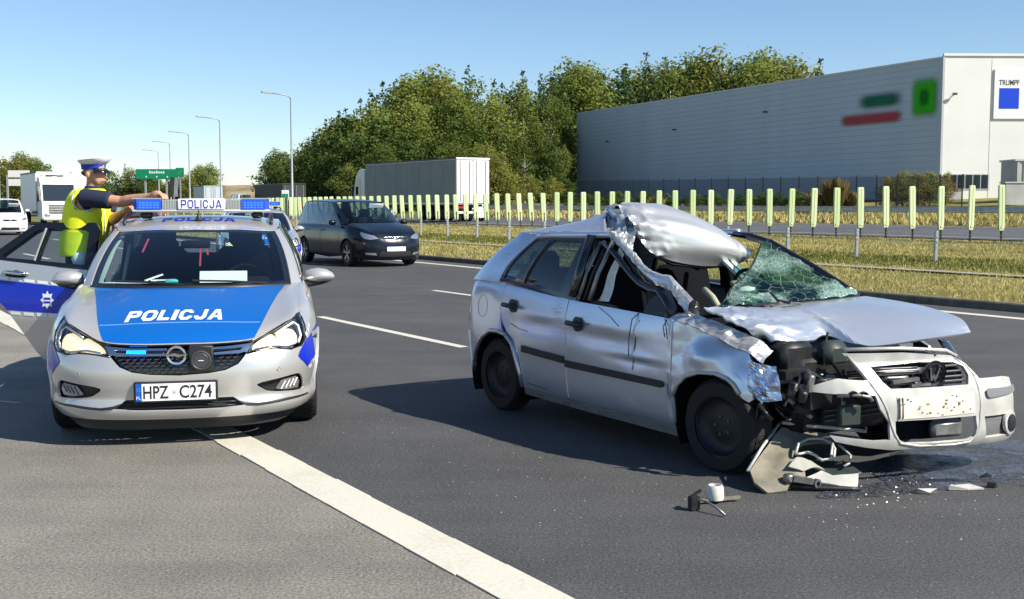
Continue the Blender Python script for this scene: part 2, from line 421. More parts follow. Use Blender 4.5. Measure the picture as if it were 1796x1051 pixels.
M = {}
M['lane'] = asphalt('lane asphalt', (.050, .051, .053), (.064, .064, .065), .24)
M['shoulder'] = asphalt('shoulder asphalt', (.152, .144, .124), (.215, .202, .174), .42)
M['far_lane'] = asphalt('far asphalt', (.070, .072, .078), (.085, .086, .09), .2)
def road_paint():
    m, t, b = nodes('road paint'); L = t.links.new; N = t.nodes.new; tc = N('ShaderNodeTexCoord')
    n = N('ShaderNodeTexNoise'); n.inputs['Scale'].default_value = 38; n.inputs['Detail'].default_value = 4; L(tc.outputs['Object'], n.inputs['Vector'])
    n2 = N('ShaderNodeTexNoise'); n2.inputs['Scale'].default_value = 2.2; n2.inputs['Detail'].default_value = 3; L(tc.outputs['Object'], n2.inputs['Vector'])
    ad = N('ShaderNodeMath'); ad.operation = 'ADD'; L(n.outputs['Fac'], ad.inputs[0]); L(n2.outputs['Fac'], ad.inputs[1])
    cr_ = N('ShaderNodeValToRGB'); cr_.color_ramp.elements[0].position = .36; cr_.color_ramp.elements[0].color = (.52, .50, .42, 1)
    cr_.color_ramp.elements[1].position = .5; cr_.color_ramp.elements[1].color = (.60, .57, .48, 1)
    hf = N('ShaderNodeMath'); hf.operation = 'MULTIPLY'; hf.inputs[1].default_value = .5; L(ad.outputs[0], hf.inputs[0])
    L(hf.outputs[0], cr_.inputs[0]); L(cr_.outputs[0], b.inputs['Base Color']); b.inputs['Roughness'].default_value = .6
    bp = N('ShaderNodeBump'); bp.inputs['Strength'].default_value = .5; bp.inputs['Distance'].default_value = .004; L(n.outputs['Fac'], bp.inputs['Height']); L(bp.outputs[0], b.inputs['Normal'])
    return m
M['paint'] = road_paint()
def earth():
    m, t, b = nodes('meadow'); L = t.links.new; N = t.nodes.new; tc = N('ShaderNodeTexCoord')
    n = N('ShaderNodeTexNoise'); n.inputs['Scale'].default_value = .35; n.inputs['Detail'].default_value = 8; n.inputs['Roughness'].default_value = .7; L(tc.outputs['Object'], n.inputs['Vector'])
    c = N('ShaderNodeValToRGB'); e = c.color_ramp.elements; e[0].position = .34; e[0].color = (.10, .11, .03, 1); e[1].position = .62; e[1].color = (.27, .225, .085, 1)
    q = e.new(.48); q.color = (.17, .16, .05, 1)
    L(n.outputs['Fac'], c.inputs[0]); L(c.outputs[0], b.inputs['Base Color']); b.inputs['Roughness'].default_value = .95
    b.inputs['Specular IOR Level'].default_value = .1
    return m
M['earth'] = earth()
M['concrete'] = principled('kerb concrete', (.30, .28, .25), .85, var=.25, vscale=6, bump=.3, bscale=40)
M['kerb_dark'] = principled('dirty kerb', (.13, .115, .09), .9, var=.35, vscale=5)

# ------------------------------------------------------------------ ground, carriageways, markings
def strip(name, t0, t1, s0, s1, zf, mat, ds=4.0, nt=1, edge=0.0, parent=None, kind='structure'):
    S = list(np.arange(s0, s1, ds)) + [s1]; rows = []
    for k, s in enumerate(S):
        row = []
        for j in range(nt + 1):
            t = t0 + (t1 - t0) * j / nt
            if edge and j in (0, nt): t += random.uniform(-edge, edge)
            row.append(RP(s, t, zf(t)))
        rows.append(row)
    o = grid_mesh(name, rows, mat, parent, smooth=False)
    if kind and not parent: tag(o, kind=kind)
    for p in o.data.polygons:
        if p.normal.z < 0: o.data.flip_normals(); break
    return o
def make_ground():
    ts = [-900, -400, -120, -40, -20, -14, -8, -2, 4, 10, 15.28, 15.45, 18, 20, 24, 27, 31, 34, 35.6, 42, 47.8, 49, 52, 56, 60, 68, 75, 85, 95, 120, 160, 240, 400, 900]
    ss = list(range(-60, 300, 6)) + [320, 350, 400, 470, 560, 700, 900, 1300]
    rows = [[RP(s, t, zT(t) + (0 if 2 > abs(t - 8) - 9 else .03 * noise.noise(Vector((s * .11, t * .11, 0))))) for t in ts] for s in ss]
    o = grid_mesh('ground', rows, M['earth'], smooth=True); tag(o, kind='structure')
    if o.data.polygons[0].normal.z < 0: o.data.flip_normals()
make_ground()
strip('shoulder', -9, 2.36, -20, 420, lambda t: 0.0, M['shoulder'], nt=1)
strip('road', 2.36, 15.26, -20, 420, lambda t: 0.0, M['lane'], nt=1)
strip('opposite_road', 35.6, 47.8, -60, 420, lambda t: zT(t) + .05, M['far_lane'], nt=1)
# kerb with its gutter, longitudinal joint and gravel strip
def kerb():
    o = empty('kerb', (0, 0, 0)); tag(o, kind='structure')
    for k in range(34):
        s0 = -2 + 2.0 * k; m = MB(); j = random.uniform(-.006, .006)
        sec = [(15.26, .0), (15.27, .105), (15.29, .125), (15.41, .125), (15.41, 0)]
        V = [RP(s, t + j, z) for s in (s0 + .008, s0 + 1.99) for t, z in sec]; n = len(sec)
        m.add(V, [(i, i + 1, i + 1 + n, i + n) for i in range(n - 1)] + [tuple(range(n)), tuple(range(n, 2 * n))]); m.build('kerbstone', M['kerb_dark'], o)
kerb()
strip('kerb_far', 15.26, 15.41, 66, 420, lambda t: .12, M['kerb_dark'])
def fat_line(name, tc_, w, s0, s1, ds=.5, rag=.004):
    S = list(np.arange(s0, s1, ds)) + [s1]; rows = [[RP(s, tc_ - w / 2 + random.uniform(-rag, rag), .004), RP(s, tc_ + w / 2 + random.uniform(-rag, rag), .004)] for s in S]
    o = grid_mesh(name, rows, M['paint'], smooth=False); tag(o, kind='structure')
    if o.data.polygons[0].normal.z < 0: o.data.flip_normals()
    return o
# thick edge line between hard shoulder and the lanes: plastic slabs with a rib every so often
def edge_line():
    root = empty('road_edge_line'); tag(root, kind='structure')
    s = -6.0
    while s < 60:
        m = MB(); L_ = .46; w0 = 2.49 - .128 + random.uniform(-.005, .005); w1 = 2.49 + .128 + random.uniform(-.005, .005)
        e = [RP(s, w0, 0), RP(s, w1, 0), RP(s + L_, w1 + random.uniform(-.004, .004), 0), RP(s + L_, w0 + random.uniform(-.004, .004), 0)]
        V = [Vector((p.x, p.y, .001)) for p in e] + [Vector((p.x, p.y, .006 if i < 2 else .0085)) for i, p in enumerate(e)]
        m.add(V, [(4, 5, 6, 7), (0, 1, 5, 4), (1, 2, 6, 5), (2, 3, 7, 6), (3, 0, 4, 7)]); m.build('marking_slab', M['paint'], root)
        s += L_ + .003
edge_line()
fat_line('road_edge_line_far', 2.49, .256, 60.2, 300, 4)
for k, (tl, s0) in enumerate([(6.3, 10.95), (10.0, 14.4)]):
    for j in range(-1, 9):
        fat_line('lane_dash', tl, .13, s0 + 12 * j, s0 + 12 * j + 4.1)
fat_line('median_edge_line', 14.42, .22, -6, 240, 2)
for tl in (36.6, 46.8):
    S = np.arange(-40, 260, 5.0); o = grid_mesh('far_edge_line', [[RP(s, tl - .1, zT(tl) + .056), RP(s, tl + .1, zT(tl) + .056)] for s in S], M['paint'], smooth=False); tag(o, kind='structure')
# concrete drainage gutter in the grass
strip('drainage_gutter', 20.35, 20.7, -10, 120, lambda t: zT(20.5) + .05, M['concrete'], ds=2, edge=.03)

# ------------------------------------------------------------------ grass
def leaf_mat(name, c0, c1, trans=.35, scale=.25):
    m = bpy.data.materials.new(name); m.use_nodes = True; t = m.node_tree; t.nodes.clear(); L = t.links.new; N = t.nodes.new
    o = N('ShaderNodeOutputMaterial'); tc = N('ShaderNodeTexCoord'); oi = N('ShaderNodeObjectInfo')
    n = N('ShaderNodeTexNoise'); n.inputs['Scale'].default_value = scale; n.inputs['Detail'].default_value = 5; n.inputs['Roughness'].default_value = .75; L(tc.outputs['Object'], n.inputs['Vector'])
    ad = N('ShaderNodeMath'); ad.operation = 'MULTIPLY_ADD'; ad.inputs[1].default_value = .35; ad.inputs[2].default_value = -.17; L(oi.outputs['Random'], ad.inputs[0])
    a2 = N('ShaderNodeMath'); L(n.outputs['Fac'], a2.inputs[0]); L(ad.outputs[0], a2.inputs[1])
    r = N('ShaderNodeValToRGB'); e = r.color_ramp.elements; e[0].position = .3; e[0].color = (*c0, 1); e[1].position = .7; e[1].color = (*c1, 1); L(a2.outputs[0], r.inputs[0])
    d = N('ShaderNodeBsdfDiffuse'); tr = N('ShaderNodeBsdfTranslucent'); mx = N('ShaderNodeMixShader'); mx.inputs[0].default_value = trans
    L(r.outputs[0], d.inputs[0]); L(r.outputs[0], tr.inputs[0]); L(d.outputs[0], mx.inputs[1]); L(tr.outputs[0], mx.inputs[2]); L(mx.outputs[0], o.inputs[0])
    return m
M['grass'] = leaf_mat('dry grass', (.23, .215, .065), (.56, .48, .21), .3, .8)
M['grass_green'] = leaf_mat('green grass', (.085, .115, .024), (.23, .23, .06), .3, .8)
def np_mesh(name, V, F4, mat, parent=None):
    me = bpy.data.meshes.new(name or 'crown'); n = len(V); k = F4.shape[1]; f = len(F4)
    me.vertices.add(n); me.vertices.foreach_set('co', V.astype(np.float32).ravel())
    me.loops.add(f * k); me.loops.foreach_set('vertex_index', F4.astype(np.int32).ravel())
    me.polygons.add(f); me.polygons.foreach_set('loop_start', np.arange(0, f * k, k, dtype=np.int32))
    for q in (mat if isinstance(mat, list) else [mat]): me.materials.append(q)
    me.update(calc_edges=True); return link(name, me, parent) if name else me
def grass_field(name, t0, t1, s0, s1, n, h0, h1, mat, label, bias=1.6, w=.008):
    s = s0 + (s1 - s0) * RNG.random(n) ** bias; t = t0 + (t1 - t0) * RNG.random(n)
    X = DX * s + NX * t; Y = DY * s + NY * t; Z = np.interp(t, [q[0] for q in _ZT], [q[1] for q in _ZT])
    clump = np.array([noise.noise(Vector((x * .5, y * .5, 0))) for x, y in zip(X[:], Y[:])])
    h = (h0 + (h1 - h0) * RNG.random(n)) * (1 + .5 * clump); a = RNG.random(n) * 6.283; lean = h * (.15 + .6 * RNG.random(n)); la = RNG.random(n) * 6.283
    W = w * (1 + Y / 18); cx, cy = np.cos(a) * W, np.sin(a) * W
    b0 = np.stack([X - cx, Y - cy, Z - .01], 1); b1 = np.stack([X + cx, Y + cy, Z - .01], 1); tp = np.stack([X + np.cos(la) * lean, Y + np.sin(la) * lean, Z + h], 1)
    V = np.stack([b0, b1, tp], 1).reshape(-1, 3); F = np.arange(3 * n).reshape(-1, 3)
    o = np_mesh(name, V, F, mat); tag(o, label, 'grass', kind='stuff')
grass_field('grass', 15.42, 34.5, 2, 95, 170000, .03, .085, M['grass'], 'dry yellow grass on the central reserve between the carriageways', 1.5)
grass_field('green_grass', 21.5, 25.2, 2, 95, 50000, .03, .11, M['grass_green'], 'greener strip of grass by the cable barrier posts', 1.4)
grass_field('verge_grass', 48.2, 57, 2, 95, 30000, .1, .4, M['grass'], 'tall dry grass behind the opposite carriageway', 1.2, .02)

# ------------------------------------------------------------------ anti-glare panel fence on the reserve
def panel_plastic():
    m, t, b = nodes('pale green plastic'); L = t.links.new; N = t.nodes.new; oi = N('ShaderNodeObjectInfo'); tc = N('ShaderNodeTexCoord')
    n = N('ShaderNodeTexNoise'); n.inputs['Scale'].default_value = 3.5; n.inputs['Detail'].default_value = 5; L(tc.outputs['Object'], n.inputs['Vector'])
    a = N('ShaderNodeMath'); L(oi.outputs['Random'], a.inputs[0]); L(n.outputs['Fac'], a.inputs[1]); r = N('ShaderNodeMapRange'); r.inputs['From Min'].default_value = .3; r.inputs['From Max'].default_value = 1.6; L(a.outputs[0], r.inputs['Value'])
    x = N('ShaderNodeMix'); x.data_type = 'RGBA'; x.inputs['A'].default_value = (.33, .43, .19, 1); x.inputs['B'].default_value = (.47, .54, .32, 1); L(r.outputs[0], x.inputs['Factor']); L(x.outputs['Result'], b.inputs['Base Color']); b.inputs['Roughness'].default_value = .55
    return m
M['panel'] = panel_plastic()
M['panel_cap'] = principled('pale panel edge', (.52, .58, .36), .5)
M['dark_post'] = principled('dark steel', (.03, .032, .036), .5, metal=.5)
M['zinc'] = principled('galvanised steel', (.42, .43, .44), .45, metal=.7, var=.2, vscale=4)
def glare_fence():
    root = empty('anti_glare_fence', RP(45, 34, zT(34))); root.rotation_euler = (0, 0, math.atan2(NY, NX) )
    tag(root, 'long fence of pale green upright panels on dark posts along the reserve', 'fence')
    # one panel: shallow V section with rolled edges and rounded top, tapered foot (local x across road, y along)
    pts = [(-.168, .0, 0), (-.146, .030, 0), (-.012, .046, 0), (.012, .046, 0), (.146, .030, 0), (.168, .0, 0)]
    V = []; zs = [(.40, .70), (.48, .92), (.62, 1), (1.2, 1), (1.80, 1), (1.88, .96), (1.915, .80)]
    for z, k in zs:
        for (x, y, _) in pts: V.append((x * k, -y * k, z))
    n = len(pts); F = [(i * n + j, i * n + j + 1, (i + 1) * n + j + 1, (i + 1) * n + j) for i in range(len(zs) - 1) for j in range(n - 1)]
    N0 = len(V); V += [(x, y + .018, z) for x, y, z in V]; F += [tuple(N0 + i for i in reversed(f)) for f in F]
    k = len(zs); rim = [i * n for i in range(k)] + [(k - 1) * n + j for j in range(1, n)] + [i * n + n - 1 for i in range(k - 2, -1, -1)] + [j for j in range(n - 2, 0, -1)]
    F += [(rim[i], rim[(i + 1) % len(rim)], rim[(i + 1) % len(rim)] + N0, rim[i] + N0) for i in range(len(rim))]
    m = MB(); m.add(V, F); pm = m.build('panel', M['panel'], root, auto=35)
    q = MB(); q.box((0, 0, .3), (.05, .05, .62)); q.box((0, 0, .62), (.03, .03, .5)); po = q.build('post', M['dark_post'], root)
    q = MB(); q.box((0, -.05, 1.2), (.03, .016, 1.3)); q.box((0, -.05, .52), (.13, .02, .05)); ri = q.build('stiffener', M['panel_cap'], pm)
    first = True; base = RP(45, 34, zT(34)); rot = Matrix.Rotation(-root.rotation_euler.z, 3, 'Z')
    s = 8.0; k = 0
    while s < 150:
        w = RP(s, 34, 0) - base; w.z = 0; w = rot @ w
        lean = R(random.uniform(-1.6, 1.6) + (5.0 if 50 < s < 86 else 2.0 * max(0, min(1, (s - 40) / 10))))
        hz = -.0022 * max(0, s - 30)
        for src, nm in ((pm, 'panel'), (po, 'post')):
            if first: o = src
            else:
                o = src.copy(); COL.objects.link(o); o.parent = root
            o.location = (w.x, w.y, hz + random.uniform(-.015, .015)); o.rotation_euler = (-lean if nm == 'panel' else 0, R(random.uniform(-1, 1)) if nm == 'panel' else 0, R(random.uniform(-3, 3)) if nm == 'panel' else 0)
            if nm == 'panel' and not first:
                c = ri.copy(); COL.objects.link(c); c.parent = o
        first = False; s += 1.18; k += 1
    r = MB(); r.bar(rot @ (RP(8, 34, 0) - base) + Vector((0, 0, .12 + base.z)), rot @ (RP(66, 34, 0) - base) + Vector((0, 0, .04 + base.z)), .02, .02); r.build('ground_wire', M['zinc'], root)
glare_fence()
# ------------------------------------------------------------------ cable barrier: posts and wire ropes
def cable_barrier():
    root = empty('cable_barrier', RP(30, 23.7, zT(23.7))); tag(root, 'low wire rope barrier with slim galvanised posts in the grass', 'barrier')
    base = root.location.copy(); proto = None
    for k in range(40):
        s = 5.8 + 2.45 * k
        if proto is None:
            m = MB(); m.prism([(-.045, -.03), (.045, -.03), (.045, .03), (.03, .03), (.03, -.018), (-.03, -.018), (-.03, .03), (-.045, .03)], -.03, .77); m.box((0, -.035, .62), (.05, .03, .03)); m.box((0, -.035, .5), (.05, .03, .03))
            proto = m.build('post', M['zinc'], root); o = proto
        else: o = proto.copy(); COL.objects.link(o); o.parent = root
        p = RP(s, 23.7, 0) - base; o.location = (p.x, p.y, 0); o.rotation_euler = (R(random.uniform(-1.5, 1.5)), R(random.uniform(-1.5, 1.5)), R(32 + random.uniform(-4, 4)))
    for z in (.5, .62, .7):
        m = MB(); m.tube([RP(s, 23.66, z) - Vector((base.x, base.y, 0)) for s in np.arange(5.8, 104, 2.45)], .006, 5); m.build('wire_rope', M['zinc'], root)
cable_barrier()
# ------------------------------------------------------------------ steel guardrail of the opposite carriageway
def guardrail():
    root = empty('guardrail', RP(40, 50, zT(50))); tag(root, 'grey steel guardrail beyond the opposite carriageway', 'guardrail'); b = root.location.copy()
    sec = [(-.04, .82), (0, .80), (-.02, .74), (-.07, .70), (-.02, .66), (-.02, .60), (-.07, .56), (-.02, .52), (0, .49)]
    S = list(np.arange(-8, 150, 2.0)); rows = [[RP(s, 50 + t, 0) - Vector((b.x, b.y, 0)) + Vector((0, 0, z)) for t, z in sec] for s in S]
    o = grid_mesh('rail', rows, M['zinc'], root, smooth=True)
    proto = None
    for s in S[::2]:
        if proto is None:
            m = MB(); m.box((0, 0, .36), (.06, .12, .8)); proto = m.build('post', M['zinc'], root); o = proto
        else: o = proto.copy(); COL.objects.link(o); o.parent = root
        p = RP(s, 50.1, 0) - b; o.location = (p.x, p.y, 0); o.rotation_euler = (0, 0, R(32))
guardrail()
# ------------------------------------------------------------------ trees
M['bark'] = principled('bark', (.13, .10, .075), .9, var=.4, vscale=4)
M['bark_birch'] = principled('pale bark', (.42, .40, .36), .9, var=.5, vscale=3)
LEAF = [leaf_mat('leaf_mid', (.08, .122, .028), (.25, .285, .07), .4), leaf_mat('leaf_olive', (.11, .135, .03), (.30, .30, .075), .4), leaf_mat('leaf_yellow', (.150, .138, .025), (.362, .294, .062), .4),
        leaf_mat('leaf_dark', (.042, .077, .022), (.120, .168, .048), .35), leaf_mat('needle', (.035, .067, .026), (.104, .144, .048), .25), leaf_mat('leaf_dry', (.14, .11, .04), (.30, .24, .10), .3)]
def leaf_quads(C, Nrm, size, jit=.55):
    """quads at centres C facing roughly Nrm"""
    n = len(C); d = Nrm + jit * RNG.normal(size=(n, 3)); d /= np.linalg.norm(d, axis=1)[:, None]
    r = RNG.normal(size=(n, 3)); u = np.cross(d, r); u /= np.linalg.norm(u, axis=1)[:, None]; v = np.cross(d, u)
    s = size * (.6 + .8 * RNG.random(n))[:, None]
    V = np.stack([C - u * s * .5, C + v * s * .36 - u * s * .05, C + u * s * .5, C - v * s * .36 + u * s * .05], 1).reshape(-1, 3)
    return V
def crown_mesh(blobs, per, size):
    """blobs: (x, y, z, rx, rz)"""
    Vs = []
    for (x, y, z, rx, rz) in blobs:
        n = int(per * rx * rz); d = RNG.normal(size=(n, 3)); d /= np.linalg.norm(d, axis=1)[:, None]
        lump = 1 + .18 * np.sin(d[:, 0] * 7 + x) * np.sin(d[:, 1] * 6 + y) + .12 * np.sin(d[:, 2] * 9 + z)
        rad = (RNG.random(n) ** .35) * lump * (1 + .10 * RNG.normal(size=n))
        C = d * rad[:, None] * np.array([rx, rx, rz]) + np.array([x, y, z]); nn = d.copy(); nn[:, 2] += .25
        Vs.append(leaf_quads(C, nn, size))
    V = np.concatenate(Vs); return V, np.arange(len(V)).reshape(-1, 4)
def trunk_mesh(h, r, limbs, lean=.0):
    m = MB(); pts = [(lean * (k / 6) ** 2 * h + random.uniform(-.03, .03) * h * .3, random.uniform(-.02, .02) * h * .3, h * k / 6) for k in range(7)]; pts[0] = (0, 0, -.3)
    m.tube(pts, [r * (1 - .8 * k / 6) * (1.25 if k == 0 else 1) for k in range(7)], 8)
    for (z0, L_, az, up) in limbs:
        k = z0 / h * 6; i = min(int(k), 5); p = Vector(pts[i]).lerp(Vector(pts[i + 1]), k - i); d = Vector((math.cos(az), math.sin(az), up))
        m.tube([p, p + d * L_ * .45 + Vector((0, 0, .1 * L_)), p + d * L_ + Vector((0, 0, .35 * L_))], [r * .38, r * .22, r * .06], 6)
    return m
def broadleaf(h, w, base, nb, per, size):
    bl = []
    for k in range(nb):
        f = (k + .5) / nb; z = base + (h - base) * (f ** .9); env = math.sin(math.pi * min(1, .12 + .84 * f)) ** .7
        a = k * 2.4 + random.uniform(-.5, .5); rr = w * .5 * env * random.uniform(.35, .75)
        bl.append((math.cos(a) * rr, math.sin(a) * rr, z, w * random.uniform(.20, .31) * (.55 + .5 * env), (h - base) * random.uniform(.085, .14)))
    bl.append((0, 0, base + (h - base) * .5, w * .3, (h - base) * .36)); return bl
def pine(h, w, base, tiers, per):
    bl = []
    for k in range(tiers):
        f = k / (tiers - 1); z = base + (h - base) * f; rr = w * .5 * (1 - f) ** .8 + .25
        for q in range(max(2, int(6 * (1 - f)) + 2)):
            a = q * 2 * math.pi / max(2, int(6 * (1 - f)) + 2) + k; bl.append((math.cos(a) * rr * .6, math.sin(a) * rr * .6, z, rr * .5 + .15, (h - base) / tiers * .62))
    return bl
PROTO = {}
def proto_tree(key, kind, h, w, base, leaf, nb=24, per=110, size=.34):
    bl = pine(h, w, base, 9, per) if kind == 'pine' else broadleaf(h, w, base, nb, per, size)
    V, F = crown_mesh(bl, per, size)
    tr = trunk_mesh(h * .80, .11 + h * .012, [(h * random.uniform(.25, .6), w * random.uniform(.18, .32), random.uniform(0, 6.28), random.uniform(.3, .9)) for _ in range(9)])
    tm = tr.build('trunk', M['bark_birch'] if kind == 'birch' else M['bark'], auto=60); tme = tm.data; bpy.data.objects.remove(tm)
    PROTO[key] = (np_mesh(None, V, F, LEAF[leaf]), tme, h, 'pine' if kind == 'pine' else 'tree')
random.seed(3)
proto_tree('a', 'oak', 14, 8.5, 1.0, 0); proto_tree('b', 'oak', 13, 7.5, .6, 1, 15); proto_tree('c', 'birch', 15, 6.5, 3.2, 2, 15, 52, .30)
proto_tree('d', 'oak', 11, 8, .3, 1, 14); proto_tree('e', 'pine', 17, 5.2, 5.0, 4, per=60, size=.36); proto_tree('f', 'pine', 16, 6.0, 3.5, 3, per=55, size=.36)
proto_tree('g', 'birch', 14, 6, 3.0, 0, 15, 46, .30); proto_tree('h', 'oak', 9, 7, .2, 3, 13); proto_tree('i', 'oak', 12, 7.5, .8, 2, 15)
def tree(key, x, y, label, group, sc=1.0, name=None, z=None, cat='tree'):
    cm, tm, h, nm = PROTO[key]; r = empty(name or ('pine_tree' if nm == 'pine' else 'tree'), (x, y, (gz(x, y) if z is None else z) - .1), random.uniform(0, 6.28))
    k = sc * random.uniform(.95, 1.05); q = .95 if nm == 'pine' else 1.0; r.scale = (k * q * random.uniform(1.1, 1.35), k * q * random.uniform(1.1, 1.35), k)
    link('crown', cm, r); link('trunk', tm, r); tag(r, label, cat, group); return r
TOP = [(470, 285), (520, 275), (565, 262), (590, 212), (630, 172), (690, 147), (760, 138), (850, 138), (950, 138), (1010, 138), (1100, 130), (1150, 127), (1250, 121), (1350, 121), (1430, 121), (1500, 121)]
def top_at(u): return np.interp(u, [q[0] for q in TOP], [q[1] for q in TOP])
def forest():
    rows = [(118, 'front', 4.0, .52), (124, 'front', 4.0, .72), (131, 'mid', 3.8, .88), (138, 'mid', 3.8, .97), (147, 'back', 3.2, 1.0), (153, 'back', 3.2, 1.0)]
    for Y0, row, step, hf in rows:
        x = (590 - 898) * Y0 / 2000 + random.uniform(0, 2)
        while True:
            u = 898 + 2000 * x / Y0
            if u > (935 if Y0 < 130 else 950 if Y0 < 140 else 1110): break
            top = 1.6 + (357 - top_at(u)) * Y0 / 2000; z0 = gz(x, Y0); want = max(3.2, (top - z0) * hf * random.uniform(.90, 1.03))
            if row == 'back': key = random.choice('eefeea')
            elif row == 'mid': key = random.choice('abagegfa')
            else: key = random.choice('aaghab' if u > 760 else 'ahghag')
            place = 'left of the grey trailer' if u < 640 else ('above the grey trailer' if u < 845 else 'between trailer and warehouse')
            kind = {'e': 'tall dark pine', 'f': 'bushy dark pine', 'c': 'yellowing pale-trunked birch', 'g': 'green pale-trunked birch', 'i': 'yellowing leafy tree', 'a': 'green leafy tree', 'b': 'olive green leafy tree', 'd': 'low olive leafy tree', 'h': 'low dark leafy tree'}[key]
            lab = f'{kind} of the wood, {row} rows, {place}'
            tree(key, x, Y0 + random.uniform(-2, 2), lab, f'{kind}s, {row} rows, {place}', want / PROTO[key][2]); x += step * random.uniform(.8, 1.2)
    for Y0, step in ((150, 3.0), (156, 3.0), (162, 3.2)):                       # tops seen over the warehouse roof
        x = (1010 - 898) * Y0 / 2000
        while 898 + 2000 * x / Y0 < 1432:
            u = 898 + 2000 * x / Y0; top = 1.6 + (357 - top_at(u)) * Y0 / 2000; key = random.choice('efabgea'); z0 = 2.3
            kind = {'e': 'tall dark pine', 'f': 'bushy dark pine', 'c': 'yellowing birch', 'a': 'green leafy tree', 'b': 'olive leafy tree', 'g': 'pale green birch'}[key]
            tree(key, x, Y0 + random.uniform(-2, 2), f'{kind} whose top shows above the warehouse roof', f'{kind}s above the warehouse roof', (top - z0) / PROTO[key][2] * random.uniform(.97, 1.06), z=z0); x += step * random.uniform(.8, 1.2)
    for i, (u, Y, hh, key) in enumerate([(478, 165, 6, 'h'), (492, 160, 6.5, 'a'), (508, 160, 6.3, 'h'), (526, 155, 6.6, 'b'), (543, 150, 7.2, 'h'), (560, 146, 7.6, 'a'), (575, 142, 8.6, 'h'), (590, 136, 9.0, 'b'), (604, 130, 9.6, 'h')]):
        x = (u - 898) * Y / 2000; tree(key, x, Y, ('dark' if key == 'h' else 'green' if key == 'a' else 'olive') + ' leafy tree in the low end of the wood by the lamp post', ('dark' if key == 'h' else 'green' if key == 'a' else 'olive') + ' trees at the low end of the wood', hh / PROTO[key][2], z=2.0)
    for u, Y, vt, key in ((948, 139, 146, 'e'), (962, 136, 172, 'g'), (972, 141, 143, 'f'), (984, 138, 190, 'a'), (992, 142, 150, 'e'), (940, 128, 215, 'a'), (968, 126, 250, 'h'), (985, 128, 262, 'a')):
        x = (u - 898) * Y / 2000; z0 = gz(x, Y); kind = {'e': 'slim dark pine', 'f': 'bushy dark pine', 'g': 'pale green birch', 'a': 'green leafy tree', 'h': 'low dark tree'}[key]
        t_ = tree(key, x, Y, f'{kind} at the right end of the wood beside the warehouse', f'{kind}s beside the warehouse end', (1.6 + (357 - vt) * Y / 2000 - z0) / PROTO[key][2]); t_.scale = (t_.scale[2] * .75, t_.scale[2] * .75, t_.scale[2])
    # undergrowth along the wood's edge
    u = 470
    while u < 1030:
        Y = 112 if u > 600 else 132; x = (u - 898) * Y / 2000
        tree(random.choice('hdh'), x, Y + random.uniform(-2, 2), 'low leafy bush in the undergrowth at the foot of the wood', 'bushes at the foot of the wood', random.uniform(.22, .36), name='bush', cat='bush'); u += random.uniform(26, 40)
    u = 845
    for u, k in ((862, .52), (880, .42)): tree('d', (u - 898) * 104 / 2000, 104, ('taller' if k > .5 else 'smaller') + ' yellow-green bush just right of the trailer doors', None, k, name='bush', cat='bush')
    # far left, past the bend
    for u, Y, hh, key in [(-20, 255, 12, 'a'), (2, 250, 11, 'b'), (20, 258, 12.5, 'i'), (38, 252, 13, 'b'), (52, 260, 13, 'd'), (66, 255, 12, 'a'), (82, 262, 11, 'h'), (97, 270, 9, 'd')]:
        kind = {'a': 'green', 'b': 'olive', 'i': 'yellowing', 'd': 'spreading olive', 'h': 'small dark'}[key]
        tree(key, (u - 898) * Y / 2000, Y, f'{kind} far tree at the left edge above the white lorry', f'{kind} far trees behind the white lorry', .93 * hh / PROTO[key][2], z=0)
    for i in range(22):
        u = 178 + i * 9 + random.uniform(-3, 3); Y = 300 + random.uniform(-12, 12); key = random.choice('abhe'); hh = random.uniform(6.5, 9.5) + (2 if 210 < u < 235 or 340 < u < 370 else 0)
        kind = {'a': 'green', 'b': 'olive', 'h': 'dark', 'e': 'slim dark pine'}[key]
        tree(key, (u - 898) * Y / 2000, Y, f'{kind} tree in the distant line behind the green road sign', f'{kind} trees in the distant line', hh / PROTO[key][2], z=.3)
forest()
def far_hill():
    rows = []
    for j in range(9):
        row = []
        for i in range(40):
            u = 150 + i * 12; Y = 330 + j * 12; f = math.sin(math.pi * j / 8) if j < 5 else 1
            row.append(((u - 898) * Y / 2000, Y, -.5 + 8.2 * f * (math.sin(math.pi * min(1, max(0, (i + 1) / 41)))) ** .5 + .7 * noise.noise(Vector((i * .4, j * .5, 2)))))
        rows.append(row)
    o = grid_mesh('hill', rows, principled('dry field', (.23, .18, .10), .95, var=.35, vscale=.15)); tag(o, kind='structure')
    if o.data.polygons[0].normal.z < 0: o.data.flip_normals()
far_hill()
